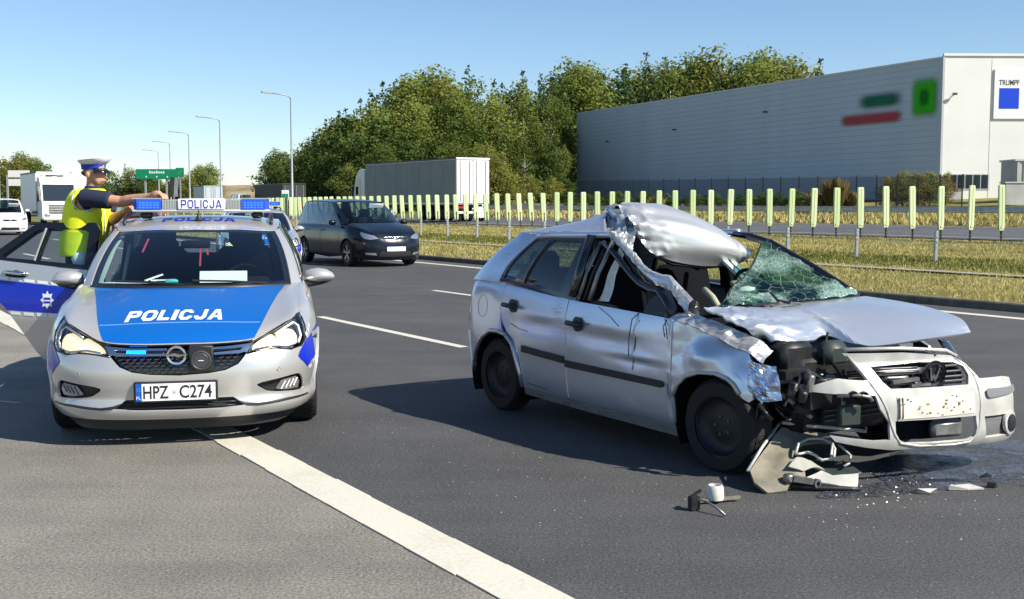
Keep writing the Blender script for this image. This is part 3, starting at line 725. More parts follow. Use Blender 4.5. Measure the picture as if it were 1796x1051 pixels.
# hedge and weeds in front of the warehouse
def hedges():
    u = 1004
    while u < 1480:
        Y = 92 - (u - 1004) * .045; x = (u - 898) * Y / 2000
        tree('h', x, Y, 'dark shaded shrub at the foot of the warehouse wall', 'dark shrubs along the warehouse wall', random.uniform(.13, .19), name='shrub', cat='shrub'); u += random.uniform(14, 20)
    for i, (u, k) in enumerate([(1555, .18), (1580, .21), (1604, .19), (1628, .22), (1655, .18)]):
        Y = 76; tree('d' if i % 2 else 'i', (u - 898) * Y / 2000, Y, 'low yellow-green shrub below the warehouse corner', 'low shrubs below the warehouse corner', k, name='shrub', cat='shrub')
    for (u, Y, hh) in ((1462, 70, 2.3), (1432, 71, 1.5), (1492, 70, 1.4), (1150, 80, 1.4)):
        m = []; n = 420; a = RNG.random(n) * 6.283; L_ = hh * (.6 + .5 * RNG.random(n)); sp = .05 + .55 * RNG.random(n) ** 1.5
        x0 = (u - 898) * Y / 2000; z0 = gz(x0, Y)
        tip = np.stack([np.cos(a) * sp * L_, np.sin(a) * sp * L_, L_ * (1 - .25 * sp)], 1); wv = np.stack([-np.sin(a), np.cos(a), a * 0], 1) * .035; b = np.stack([np.cos(a) * .15, np.sin(a) * .15, a * 0], 1)
        mid = tip * .6 + np.array([0, 0, .12]); V = np.stack([b - wv, b + wv, mid + wv * 1.3, tip, mid - wv * 1.3], 1).reshape(-1, 3); F = np.arange(5 * n).reshape(-1, 5)
        o = np_mesh('reed_grass', V, F, LEAF[5]); o.location = (x0, Y, z0)
        tag(o, {2.3: 'largest pale plumed grass clump in front of the warehouse', 1.5: 'smaller pale grass clump left of the largest plumed clump', 1.4: 'low pale grass clump in front of the warehouse wall'}[hh], 'grass clump', 'pale grass clumps before the warehouse')
hedges()

# ------------------------------------------------------------------ warehouse
M['wall_grey'] = principled('grey siding', (.42, .48, .54), .6, var=.05, vscale=.4)
M['wall_white'] = principled('white cladding', (.74, .74, .70), .6, var=.05, vscale=.3)
M['trim'] = principled('parapet trim', (.50, .52, .54), .5)
M['win'] = principled('dark window', (.02, .03, .04), .08, spec=.8)
def siding(m, joint):
    pass
def warehouse():
    cx, cy = 31.62, 84.6; ax, ay = 7.75, 137.0; H = 11.66; z0 = 1.0
    root = empty('warehouse', (cx, cy, z0)); tag(root, 'huge grey and white warehouse with flat roof at the right', 'building')
    lx, ly = ax - cx, ay - cy; L_ = math.hypot(lx, ly); d = Vector((lx / L_, ly / L_, 0)); n = Vector((-d.y, d.x, 0))       # n points to the camera's left
    if n.x > 0: n = -n
    # long shaded wall: stacked horizontal siding boards with shadow joints
    nb = 24; hb = (H - .5) / nb
    me = None
    for k in range(nb):
        if me is None:
            m = MB(); p0 = n * 0; p1 = d * L_; t = .03
            m.add([p0, p1, p1 + Vector((0, 0, hb - .004)), p0 + Vector((0, 0, hb - .004)), p0 + n * t, p1 + n * t, p1 + n * t + Vector((0, 0, hb - .012)), p0 + n * t + Vector((0, 0, hb - .012))],
                  [(0, 1, 2, 3), (4, 5, 6, 7), (0, 1, 5, 4), (3, 2, 6, 7), (0, 3, 7, 4), (1, 2, 6, 5)])
            o = m.build('siding_board', M['wall_grey'], root); me = o.data
        else: o = link('siding_board', me, root)
        o.location = (0, 0, k * hb)
    m = MB(); m.bar(d * -.05 + Vector((0, 0, H - .42)) + n * .03, d * L_ + Vector((0, 0, H - .42)) + n * .03, .14, .16); m.build('parapet', M['trim'], root)
    # body behind, set back behind the cladding
    m = MB(); q = Vector((60, 1.8, 0)); a = -n * .02 + Vector((.04, .06, 0)); b = d * L_ - n * .02
    base = [a, q + Vector((0, .1, 0)), q + Vector((0, 52, 0)), b]
    V = [Vector((p.x, p.y, -1)) for p in base] + [Vector((p.x, p.y, H - .62)) for p in base]
    m.add(V, [(3, 2, 1, 0), (4, 5, 6, 7), (0, 1, 5, 4), (1, 2, 6, 5), (2, 3, 7, 6), (3, 0, 4, 7)]); m.build('wall_core', M['wall_grey'], root)
    e = Vector((1, .03, 0)).normalized(); f = Vector((e.y, -e.x, 0))
    # white sunlit front: upright cladding panels
    x = 0.0
    for k, w in enumerate((3.52, 8.0, 8.0, 8.0, 8.0, 8.0)):
        m = MB(); t = .06; s0, s1 = x + .02, x + w - .02
        lo = 0.0
        p = [e * s0, e * s1]; V = [p[0], p[1], p[1] + f * t, p[0] + f * t]; V = V + [v + Vector((0, 0, H - .3)) for v in V]
        m.add(V, [(0, 1, 2, 3), (4, 5, 6, 7), (0, 1, 5, 4), (1, 2, 6, 5), (2, 3, 7, 6), (3, 0, 4, 7)]); m.build('cladding_panel', M['wall_white'], root); x += w
    m = MB(); m.bar(e * -.08 + f * .05 + Vector((0, 0, H - .22)), e * 60 + f * .05 + Vector((0, 0, H - .22)), .2, .18); m.build('parapet', M['wall_white'], root)
    m = MB(); m.box((-.02, -.02, H / 2 - .2), (.16, .16, H)); m.build('corner_trim', M['trim'], root)
    # ribbon window with mullions
    w0, w1 = .62, 3.55; win = empty('window', (0, 0, 0), parent=root)
    m = MB(); m.add([e * s + f * g + Vector((0, 0, z)) for z in (1.62, 2.78) for g in (.0, .10) for s in (w0 - .08, w1 + .08)], [(0, 1, 3, 2), (4, 5, 7, 6), (0, 1, 5, 4), (2, 3, 7, 6), (0, 2, 6, 4), (1, 3, 7, 5)]); m.build('frame', M['trim'], win)
    for k in range(5):
        s0 = w0 + (w1 - w0) * k / 5 + .04; s1 = w0 + (w1 - w0) * (k + 1) / 5 - .04; m = MB()
        m.add([e * s + f * .115 + Vector((0, 0, z)) for z, s in ((1.7, s0), (1.7, s1), (2.7, s1), (2.7, s0))], [(0, 1, 2, 3)]); m.build('pane', M['win'], win)
    for sx_, z in ((.75, 8.55),):
        m = MB(); m.bar(e * sx_ + f * .06 + Vector((0, 0, z)), e * sx_ + f * .3 + Vector((0, 0, z)), .06); m.box(e * (sx_ - .02) + f * .36 + Vector((0, 0, z + .03)), (.32, .16, .12), tilt=Matrix.Rotation(R(-25), 3, 'X')); m.build('wall_lamp', M['dark_post'], root)
    for k, (s_, z) in enumerate(((21, 8.8), (36, 8.1), (50, 7.6))):
        m = MB(); m.box(d * s_ + n * .2 + Vector((0, 0, z)), (.35, .3, .12)); m.build('wall_lamp', M['dark_post'], root)
    return Vector((cx, cy, z0)), d, n, e, f
WH = warehouse()
M['sign_white'] = principled('sign white', (.80, .80, .80), .4); M['blue_sq'] = principled('sign blue', (.0, .05, .62), .4); M['black'] = principled('black print', (.015, .015, .02), .5)
M['logo_green'] = principled('logo green', (.06, .42, .02), .5, var=.2, vscale=1.2); M['logo_dark'] = principled('logo dark green', (.02, .13, .07), .5); M['logo_red'] = principled('logo red', (.36, .07, .08), .5)
def wall_signs():
    o, d, n, e, f = WH
    r = empty('billboard', o + e * 3.72 + f * .09 + Vector((0, 0, 6.8))); tag(r, 'white company board with a blue square and black lettering on the white wall', 'sign')
    def P(x, z, k=.0): return e * x + f * k + Vector((0, 0, z))
    m = MB(); m.add([P(x, z, k) for k in (0, .08) for x, z in ((0, 0), (9, 0), (9, 3.62), (0, 3.62))], [(0, 1, 2, 3), (4, 5, 6, 7), (0, 1, 5, 4), (1, 2, 6, 5), (2, 3, 7, 6), (3, 0, 4, 7)]); m.build('board', M['sign_white'], r)
    m = MB(); m.add([P(x, z, .086) for x, z in ((.36, .72), (1.85, .72), (1.85, 2.22), (.36, 2.22))], [(0, 1, 2, 3)]); m.build('blue_square', M['blue_sq'], r)
    text_obj('lettering', 'TRUMPF', .55, lambda x, y: P(1.08 + x, 2.62 + y, .088), M['black'], r, bold=.008, width=1.5)
    text_obj('lettering', 'L', .9, lambda x, y: P(2.58 + x, 1.72 + y, .088), M['black'], r, bold=.02); text_obj('lettering', 'T', .9, lambda x, y: P(2.62 + x, .78 + y, .088), M['black'], r, bold=.02)
    # out-of-focus looking company logo on the shaded wall
    r2 = empty('wall_logo', o + d * 1.1 + n * .06 + Vector((0, 0, 6.9))); tag(r2, 'green square emblem with blurred green and red lettering on the grey wall', 'sign')
    def Q(x, z, k=.05): return d * x + n * k + Vector((0, 0, z))
    def soft(name, col, x0, x1, z0, z1, px, pz):
        """print whose edge fades into the wall"""
        m_, t, b = nodes('print ' + name); N = t.nodes.new; Lk = t.links.new; t.nodes.remove(b); out = t.nodes['Material Output']
        uv = N('ShaderNodeTexCoord'); sp = N('ShaderNodeSeparateXYZ'); Lk(uv.outputs['Generated'], sp.inputs[0])
        def edge(sock, w):
            a = N('ShaderNodeMath'); a.operation = 'SUBTRACT'; a.inputs[1].default_value = .5; Lk(sock, a.inputs[0]); b_ = N('ShaderNodeMath'); b_.operation = 'ABSOLUTE'; Lk(a.outputs[0], b_.inputs[0])
            mr = N('ShaderNodeMapRange'); mr.interpolation_type = 'SMOOTHSTEP'; mr.inputs['From Min'].default_value = .5 - w; mr.inputs['From Max'].default_value = .5; mr.inputs['To Min'].default_value = 1; mr.inputs['To Max'].default_value = 0; Lk(b_.outputs[0], mr.inputs['Value']); return mr.outputs[0]
        mu = N('ShaderNodeMath'); mu.operation = 'MULTIPLY'; Lk(edge(sp.outputs['Y'], px), mu.inputs[0]); Lk(edge(sp.outputs['Z'], pz), mu.inputs[1])
        df = N('ShaderNodeBsdfDiffuse'); df.inputs[0].default_value = (*col, 1); tr = N('ShaderNodeBsdfTransparent'); mx = N('ShaderNodeMixShader'); Lk(mu.outputs[0], mx.inputs[0]); Lk(tr.outputs[0], mx.inputs[1]); Lk(df.outputs[0], mx.inputs[2]); Lk(mx.outputs[0], out.inputs[0])
        m = MB(); m.add([Q(x, z) for x, z in ((x0, z0), (x1, z0), (x1, z1), (x0, z1))], [(0, 1, 2, 3)]); return m.build(name, m_, r2)
    soft('emblem', (.05, .42, .02), -.95, 2.25, -.15, 3.35, .3, .3)
    o_ = soft('emblem_mark', (.015, .17, .03), -.05, 1.35, .7, 2.5, .48, .48); o_.location = n * .02
    soft('green_lettering', (.02, .15, .09), 2.6, 8.2, .95, 2.55, .3, .48); soft('red_lettering', (.42, .07, .08), 2.6, 10.2, -.25, 1.05, .16, .48)
wall_signs()
M['mesh'] = None
def mesh_fence():
    m_, t, b = nodes('chain link'); N = t.nodes.new; Lk = t.links.new
    tr = N('ShaderNodeBsdfTransparent'); df = N('ShaderNodeBsdfDiffuse'); df.inputs[0].default_value = (.04, .05, .07, 1); mx = N('ShaderNodeMixShader'); mx.inputs[0].default_value = .42
    Lk(tr.outputs[0], mx.inputs[1]); Lk(df.outputs[0], mx.inputs[2]); Lk(mx.outputs[0], t.nodes['Material Output'].inputs[0])
    P0, P1 = Vector((5.2, 92.5, 1.6)), Vector((28.3, 72.0, 1.55)); root = empty('mesh_fence', P0); tag(root, 'dark wire mesh fence in front of the warehouse wall', 'fence'); D = P1 - P0; me = None; n = 22
    for k in range(n + 1):
        p = D * (k / n)
        if me is None: q = MB(); q.box((0, 0, .85), (.07, .07, 2.1)); o = q.build('post', M['dark_post'], root); me = o.data
        else: o = link('post', me, root)
        o.location = p
    me = None
    for k in range(n):
        p, p2 = D * (k / n), D * ((k + 1) / n)
        if me is None:
            q = MB(); g = p2 - p; q.add([(0, 0, .05), (g.x, g.y, g.z + .05), (g.x, g.y, g.z + 1.8), (0, 0, 1.8)], [(0, 1, 2, 3)]); o = q.build('mesh_panel', m_, root); me = o.data
        else: o = link('mesh_panel', me, root)
        o.location = p
mesh_fence()
def container():
    M['cont'] = principled('pale grey steel', (.42, .42, .40), .6, var=.15, vscale=1.0); x, y = 33.2, 76.0
    r = empty('storage_container', (x, y, gz(x, y))); tag(r, 'pale grey ribbed storage container below the white warehouse wall', 'container')
    m = MB(); m.box((3.4, 1.2, 1.55), (6.4, 2.3, 2.4)); m.build('box', M['cont'], r)
    me = None
    for k in range(15):
        if me is None: q = MB(); q.box((0, 0, 1.55), (.16, .08, 2.3)); o = q.build('rib', M['cont'], r); me = o.data
        else: o = link('rib', me, r)
        o.location = (.35 + k * .44, .03, 0)
    q = MB(); q.box((3.4, 1.2, 2.8), (6.6, 2.5, .12)); q.build('roof', M['trim'], r)
    q = MB(); q.box((1.1, 1.2, .2), (.5, 2.2, .4)); q.box((5.7, 1.2, .2), (.5, 2.2, .4)); q.build('footing', M['concrete'], r)
    r2 = empty('utility_box', (31.6, 72, gz(31.6, 72))); tag(r2, 'small grey cabinet left of the storage container', 'cabinet'); q = MB(); q.box((0, 0, .7), (1.5, .8, 1.4), bev=.03); q.build('cabinet', M['cont'], r2)
    q = MB(); q.box((0, 0, 1.43), (1.6, .9, .08)); q.build('lid', M['trim'], r2)
container()
# ------------------------------------------------------------------ street lamps and road signs
M['lamp_grey'] = principled('lamp post grey', (.33, .36, .38), .5, metal=.3)
def street_lamp(x, y, H, arm, label):
    r = empty('street_lamp', (x, y, gz(x, y) - .05)); tag(r, label, 'street lamp', 'street lamps along the reserve')
    m = MB(); m.lathe([(.16, 0), (.16, .9), (.11, 1.0), (.06, H - .6), (.055, H - .3)], 10); m.build('pole', M['lamp_grey'], r, auto=40)
    a = Vector((-NX, -NY, 0)); m = MB(); m.tube([(0, 0, H - .32), a * .12 + Vector((0, 0, H - .08)), a * .45 + Vector((0, 0, H)), a * arm + Vector((0, 0, H + .12))], [.055, .05, .045, .04], 8); m.build('arm', M['lamp_grey'], r, smooth=True)
    m = MB(); m.bar(a * arm + Vector((0, 0, H + .12)), a * (arm + .75) + Vector((0, 0, H + .17)), .32, .11); m.build('lamp_head', M['lamp_grey'], r)
for i, (x, y, H, lb) in enumerate([(-18.0, 93.8, 10.1, 'nearest tall grey lamp post left of the wood'), (-30.4, 119.7, 10.1, 'second lamp post from the wood, beside the trucks'), (-40.5, 144, 10.1, 'third lamp post from the wood, above the police light bar'), (-49.0, 164.5, 10.0, 'fourth lamp post from the wood, near the green sign'), (-57.0, 185, 9.8, 'farthest faint lamp post near the green sign')]):
    street_lamp(x, y, H, 1.7, lb)
M['sign_green'] = principled('road sign green', (.0, .22, .10), .45)
def road_signs():
    x, y = -47.0, 152; r = empty('road_sign', (x, y, gz(x, y))); tag(r, 'wide green overhead direction sign on two posts far down the road', 'road sign')
    for dx in (-1.6, 1.2): m = MB(); m.box((dx, 0, 2.6), (.22, .22, 5.6)); m.build('post', M['lamp_grey'], r)
    m = MB(); m.box((0, -.2, 5.2), (5.6, .12, 1.35), bev=.04); b = m.build('board', M['sign_green'], r)
    m = MB(); [m.box((-.9 + .3 * k, -.265, 5.42 + (.04 if k in (0, 3) else 0)), (.2, .01, .26 + (.08 if k in (0, 3) else 0))) for k in range(7)]; tag(m.build('lettering', M['sign_white'], r), kind='stuff')
    for dx in (-1.4, 0, 1.4): m = MB(); m.add([(dx - .12, -.265, 4.95), (dx + .12, -.265, 4.95), (dx, -.265, 4.68)], [(0, 2, 1)]); m.build('arrow', M['sign_white'], r)
    x, y = -43.4, 150; r = empty('exit_sign', (x, y, gz(x, y))); tag(r, 'small green sign right of the wide overhead sign', 'road sign')
    m = MB(); m.box((0, 0, 2.6), (.16, .16, 5.4)); m.build('post', M['lamp_grey'], r); m = MB(); m.box((0, -.12, 5.35), (1.1, .08, 1.2), bev=.03); m.build('board', M['sign_green'], r)
    m = MB(); m.bar((-.2, -.18, 5.1), (.2, -.18, 5.6), .08, .01); m.build('arrow', M['sign_white'], r)
    x, y = -19.2, 97; r = empty('exit_marker', (x, y, gz(x, y))); tag(r, 'green and white marker sign at the foot of the nearest lamp post', 'road sign')
    m = MB(); m.box((0, 0, .9), (.08, .08, 1.8)); m.build('post', M['lamp_grey'], r); m = MB(); m.box((0, -.06, 2.0), (.62, .05, .85), bev=.02); m.build('board', M['sign_white'], r)
    m = MB(); m.box((0, -.09, 1.86), (.52, .01, .5)); m.build('green_field', M['sign_green'], r)
    m = MB(); m.bar((-.15, -.1, 1.7), (.15, -.1, 2.0), .06, .012); m.build('arrow', M['sign_white'], r)
    x, y = -93.5, 216; r = empty('sign_gantry', (x, y, gz(x, y))); tag(r, 'pale backs of road signs on posts at the far left', 'road sign')
    for dx in (-3.2, -1.6): m = MB(); m.box((dx, 0, 3.5), (.3, .3, 7)); m.build('post', M['lamp_grey'], r)
    for z in (5.6, 7.2): m = MB(); m.box((.6, 0, z), (4.0, .2, 1.3)); m.build('sign_back', M['wall_white'], r)
road_signs()
# ------------------------------------------------------------------ vehicle materials
M['silver'] = principled('silver paint', (.58, .575, .56), .28, metal=.5, coat=.7)
M['police_blue'] = principled('police blue foil', (.001, .100, .40), .34, coat=.25)
M['police_blue_side'] = principled('police side blue foil', (.004, .022, .46), .34, coat=.3)
M['foil_white'] = principled('white foil', (.82, .83, .84), .35, coat=.2)
M['black_plastic'] = principled('black plastic', (.018, .018, .02), .45)
M['gloss_black'] = principled('gloss black', (.008, .008, .01), .12, coat=.5)
M['rubber'] = principled('tyre rubber', (.012, .012, .012), .8, bump=.2, bscale=60)
M['alloy'] = principled('wheel alloy', (.36, .37, .38), .35, metal=.85)
M['steel_dark'] = principled('dark steel wheel', (.025, .025, .028), .5, metal=.4)
M['rim_edge'] = principled('worn rim edge', (.10, .10, .105), .45, metal=.6)
M['chrome'] = principled('chrome', (.72, .73, .74), .12, metal=1.0)
M['interior'] = principled('dark trim', (.008, .009, .012), .9, spec=.1)
M['seat_cloth'] = principled('seat cloth', (.006, .007, .010), .95, spec=.08)
M['pale_trim'] = principled('pale pillar trim', (.52, .60, .56), .8)
M['glass'] = thin_glass('windscreen glass', (.80, .92, .92), .06)
M['glass_dark'] = thin_glass('tinted side glass', (.22, .30, .31), .07)
M['lens'] = thin_glass('clear lens', (.93, .95, .96), .035)
M['lamp_on'] = principled('lit headlamp', (.55, .48, .34), .5, emit=(1.0, .78, .45), estr=.62)
M['lamp_soft'] = principled('lamp reflector', (.60, .60, .58), .2, metal=.8)
M['blue_flash'] = principled('blue strobe', (.0, .3, .9), .3, emit=(.0, .20, 1.0), estr=8.0)
M['blue_lens'] = principled('blue light lens', (.0, .055, .50), .16, coat=.6, emit=(.0, .08, .75), estr=.12)
M['clear_lens'] = principled('clear light module', (.40, .43, .46), .12, metal=.5, coat=.5)
M['mech_alu2'] = principled('rib grey', (.30, .31, .32), .4, metal=.4)
M['red_lens'] = principled('red lamp', (.40, .012, .012), .2, coat=.6)
M['paper'] = principled('white paper', (.78, .80, .76), .8)
M['pink'] = principled('red strap', (.62, .06, .12), .7)
M['plate_blue'] = principled('number plate blue', (.0, .10, .48), .4)

# ------------------------------------------------------------------ vehicle helpers
def wheel(parent, loc, r=.32, w=.21, side=1, style='alloy', steer=0.0, nsp=5):
    """wheel on the y-back, x-side frame; side=+1 outer face towards +x"""
    k = empty('wheel', loc, steer, parent); s = side; m = MB(); hw = w / 2
    m.lathe([(r * .66, -hw), (r * .93, -hw), (r * .985, -hw * .8), (r, -hw * .55), (r, hw * .55), (r * .985, hw * .8), (r * .93, hw), (r * .66, hw)], 40, axis='X')
    for i in range(40):            # tread blocks give the tyre a broken edge
        a = 2 * math.pi * i / 40
        m.box((0, math.cos(a) * r, math.sin(a) * r), (w * .72, r * .13, .006), tilt=Matrix.Rotation(a - math.pi / 2, 3, 'X'))
    m.build('tyre', M['rubber'], k, auto=40)
    m = MB(); f = hw * .82 * s
    if style == 'steel':
        m.lathe([(r * .67, f * .9), (r * .62, f), (r * .58, f * .6), (r * .45, f * .35), (r * .30, f * .55), (r * .12, f * .6), (0.001, f * .62)], 32, axis='X'); m.build('rim', M['steel_dark'], k, auto=50); m = MB(); m.lathe([(r * .69, f * .86), (r * .68, f * 1.03), (r * .65, f * 1.03), (r * .64, f * .86)], 36, axis='X'); m.build('rim_edge', M['rim_edge'], k, auto=50); m = MB(); [m.lathe([(r * .035, f * .5), (r * .035, f * .68), (.001, f * .68)], 8, axis='X', c=(0, r * .2 * math.cos(q * 1.2566), r * .2 * math.sin(q * 1.2566))) for q in range(5)]; tag(m.build('wheel_bolts', M['rim_edge'], k), kind='stuff')
    else:
        m.lathe([(r * .68, f * .8), (r * .665, f * 1.02), (r * .62, f), (r * .61, f * .3), (r * .60, -f * .7)], 36, axis='X')
        for i in range(nsp):
            a = 2 * math.pi * i / nsp + .3
            for da in (-.16, .16):
                c, s_ = math.cos(a + da), math.sin(a + da); m.bar((f * .85, math.cos(a) * r * .12, math.sin(a) * r * .12), (f * .92, c * r * .63, s_ * r * .63), .03, .035, up=(1, 0, 0))
        m.lathe([(r * .16, f * .7), (r * .15, f * .98), (.001, f)], 16, axis='X'); m.build('rim', M['alloy'], k, auto=40)
        m = MB(); m.lathe([(r * .5, f * .2), (.001, f * .2)], 24, axis='X'); m.build('brake_disc', M['steel_dark'], k)
    return k
def loft(bot, top, bulge=.0):
    """greenhouse surface: fn(p, q), p runs along the control points (negative = other side)"""
    def fn(p, q):
        s = -1 if p < 0 else 1; p = abs(p)
        a = cr(bot, p); b = cr(top, p); x = a[0] + (b[0] - a[0]) * q; y = a[1] + (b[1] - a[1]) * q; z = a[2] + (b[2] - a[2]) * q
        k = bulge * 4 * q * (1 - q); d = math.hypot(x, y - 2.6) or 1
        return (s * (x + k * x / d), y + k * (y - 2.6) / d, z + k * .4)
    return fn
def patch_fn(cols):
    """cols: list of control-point rows; fn(c, g): c along the rows list, g along each row"""
    def fn(c, g): return cr([cr(r, g) for r in cols], c)
    return fn
def seat(parent, b, a, z, name='seat'):
    k = empty(name, (b, a, z), 0, parent); m = MB()
    m.box((0, .12, .12), (.50, .52, .20), bev=.06); m.build('seat_cushion', M['seat_cloth'], k, auto=50)
    m = MB(); m.box((0, .44, .48), (.50, .16, .66), tilt=Matrix.Rotation(R(-14), 3, 'X'), bev=.06); m.build('seat_back', M['seat_cloth'], k, auto=50)
    m = MB(); m.box((0, .56, .90), (.29, .11, .22), tilt=Matrix.Rotation(R(-8), 3, 'X'), bev=.05); m.bar((-.07, .54, .74), (-.07, .55, .84), .014); m.bar((.07, .54, .74), (.07, .55, .84), .014); m.build('headrest', M['seat_cloth'], k, auto=50)
    return k

# ------------------------------------------------------------------ police hatchback
ASTRA=Belt([(0,0),(.25,.008),(.48,.045),(.66,.125),(.79,.25),(.87,.42),(.915,.65),(.935,.92),(.935,1.3),(.925,2.2),(.93,3.1),(.91,3.7),(.84,4.15),(.68,4.33),(.35,4.38),(0,4.39)],
 [(0,[(.14,.10),(.20,.035),(.26,.01),(.32,.03),(.40,.012),(.48,0),(.56,.012),(.64,.045),(.70,.10),(.74,.17)]),
  (.55,[(.14,.10),(.20,.035),(.26,.01),(.32,.03),(.40,.012),(.48,0),(.56,.012),(.64,.045),(.70,.09),(.76,.16),(.82,.26)]),
  (1.0,[(.14,.12),(.20,.05),(.26,.02),(.32,.03),(.40,.015),(.50,0),(.60,.008),(.70,.03),(.78,.075),(.84,.14),(.90,.24)]),
  (1.6,[(.15,.06),(.22,.03),(.35,.012),(.5,0),(.65,.004),(.75,.015),(.83,.04),(.90,.085),(.96,.16)]),
  (2.3,[(.15,.06),(.22,.03),(.35,.03),(.5,.012),(.62,0),(.75,.008),(.85,.02),(.93,.045),(1.0,.10)]),
  (6,[(.15,.06),(.22,.03),(.35,.03),(.5,.012),(.62,0),(.75,.008),(.85,.02),(.93,.045),(1.0,.10)])])
def p_of(bt, a):
    lo, hi = 0.0, bt.tab[-1][0] - .4
    for _ in range(40):
        m = (lo + hi) / 2
        if bt.plan(m)[1] < a: lo = m
        else: hi = m
    return lo
def mir(poly): return [(-x, y) for x, y in reversed(poly)]
def arch(bt, a, z, r, up, zlow, n=14, side=1):
    """wheel-arch points in (p, z) from its front foot over the top to its rear foot"""
    out = []
    for k in range(n + 1):
        t = math.pi * (1.13 - 1.26 * k / n); aa = a - math.cos(math.pi - t) * r * 1.0; zz = z + math.sin(t) * r * up
        out.append((p_of(bt, a + math.cos(t) * r), max(zz, zlow)))
    return out
def police_car(loc, deg, label, group=None, open_door=True):
    B = ASTRA; root = empty('police_car', (loc[0], loc[1], 0), R(deg)); tag(root, label, 'car', group)
    S = M['silver']; at = lambda p, z: B.at(p, z); REF = (0, 2.0, .45)
    PA = lambda a: p_of(B, a)
    arF = arch(B, .92, .32, .355, 1.0, .20); arR = arch(B, 3.58, .32, .355, 1.0, .20)
    # ---- bumper with its openings
    gl = [(0, .477), (.187, .488), (.296, .505), (.381, .543), (.438, .604)]; hlow = [(.503, .612), (.641, .624), (.782, .607), (.90, .622), (.99, .66)]
    af = [q for q in arF if q[0] < PA(.92) - .02 and q[1] < .62]
    right = gl + hlow + [(1.12, .655)] + [(q[0], q[1]) for q in reversed(af)][:] + [(1.10, .20), (.75, .192), (.35, .188)]
    right = [q for q in right]
    outline = right + [(0, .186)] + mir(right)[:-1]
    fog = smooth_poly([(.506, .399), (.66, .425), (.825, .440), (.895, .412), (.955, .345), (.94, .318), (.78, .322), (.621, .334), (.56, .352)], 3)
    intake = [(0, .315), (.25, .322), (.345, .321), (.43, .268), (.27, .250), (0, .246)]
    itk = intake + mir(intake)[1:-1]
    bmp = panel('front_bumper', outline, [fog, mir(fog), itk], at, S, root, REF, .035, .02)
    # moulded groove running out from the intake, dark underlip, parking sensors, tow-hook lid
    gr = [(.36, .303), (.43, .281), (.512, .272), (.73, .284), (1.0, .282), (1.02, .272), (.73, .268), (.51, .256), (.43, .262)]
    for q in (gr, mir(gr)): panel('bumper_groove', q, [], at, M['black_plastic'], bmp, REF, .04, 0, lift=.003)
    und = [(0, .185), (.35, .187), (.75, .191), (1.10, .198), (1.16, .20), (1.12, .15), (.75, .115), (.4, .11), (0, .11)]
    panel('underlip', und + mir(und)[1:-1], [], at, M['black_plastic'], root, REF, .05, .03, lift=-.012)
    for p in (-.66, .66): m = MB(); c = at(p, .49); m.lathe([(.011, 0), (.011, .004), (.001, .005)], 12, axis='Y'); o = m.build('parking_sensor', S, bmp, auto=30); o.location = (c[0], c[1] - .006, c[2]); o.rotation_euler = (0, 0, math.copysign(.5, p))
    for s, q in ((1, fog), (-1, mir(fog))):
        fr = panel('fog_lamp_recess', q, [], lambda p, z: B.at(p, z, -.035), M['black_plastic'], root, REF, .05, 0)
        c = [(.66, .350), (.70, .405), (.84, .418), (.90, .375), (.89, .335), (.75, .335)]; c = c if s > 0 else mir(c)
        panel('fog_lamp', c, [], lambda p, z: B.at(p, z, -.018), M['lamp_soft'] if s > 0 else M['clear_lens'], fr, REF, .02, .01)
        m = MB()
        for j in range(4):
            pp = .70 + .04 * j; a0 = B.at(s * pp, .345 + .004 * j, -.012); a1 = B.at(s * (pp + .03), .40 + .003 * j, -.012); m.bar(a0, a1, .008)
        m.build('fog_lamp_facet', M['mech_alu2'] if s < 0 else M['foil_white'], fr)
    panel('intake_backing', itk, [], lambda p, z: B.at(p, z, -.05), M['black_plastic'], root, REF, .06, 0)
    for z in (.268, .290, .308):
        m = MB(); m.tube([B.at(.40 * (k / 12 - .5) * 1.9 * (1 if z > .28 else .95), z, -.02) for k in range(13)], .006, 6); m.build('intake_slat', M['black_plastic'], root, smooth=True)
    # ---- grille
    gpoly = [(0, .672), (.26, .672), (.495, .680), (.438, .604), (.381, .543), (.296, .505), (.187, .488), (0, .477)]
    gp = gpoly + mir(gpoly)[1:-1]
    G = panel('grille', gp, [], lambda p, z: B.at(p, z, -.045), M['gloss_black'], root, REF, .05, 0)
    m = MB(); row = 0; z = .497
    while z < .605:
        p = -.42 + (.022 if row % 2 else 0)
        while p < .42:
            ok = all(inside((p + d, z), gp) for d in (-.012, .02)) and not (.055 < p < .225)
            if ok: m.bar(B.at(p - .012, z, -.018), B.at(p + .016, z + .004, -.018), .012, .007); m.bar(B.at(p + .016, z + .004, -.02), B.at(p + .03, z + .017, -.03), .006, .005)
            p += .046
        z += .0215; row += 1
    tag(m.build('grille_lattice', principled('grille satin', (.10, .10, .11), .3, metal=.6), G), kind='stuff')
    for s in (-1, 1):
        a0 = .075 if s < 0 else .225
        hi = [(a0, .655), (.30, .657), (.495, .672), (.485, .660), (.42, .648), (.30, .643), (a0, .642)]; lo = [(a0, .622), (.30, .626), (.40, .632), (.47, .655), (.455, .628), (.40, .612), (.30, .610), (a0, .608)]
        for q in (hi, lo): panel('chrome_bar', [(s * x, y) for x, y in q], [], lambda p, z: B.at(p, z, .004), M['chrome'], G, REF, .02, .012)
        wg = [(.40, .632), (.45, .664), (.495, .676), (.445, .612)]; panel('chrome_wing', [(s * x, y) for x, y in wg], [], lambda p, z: B.at(p, z, .002), M['chrome'], G, REF, .02, .01)
    fl = [(-.335, .625), (-.335, .643), (-.215, .643), (-.215, .623)]
    panel('blue_flasher', fl, [], lambda p, z: B.at(p, z, .0), M['blue_flash'], G, REF, .02, .02)
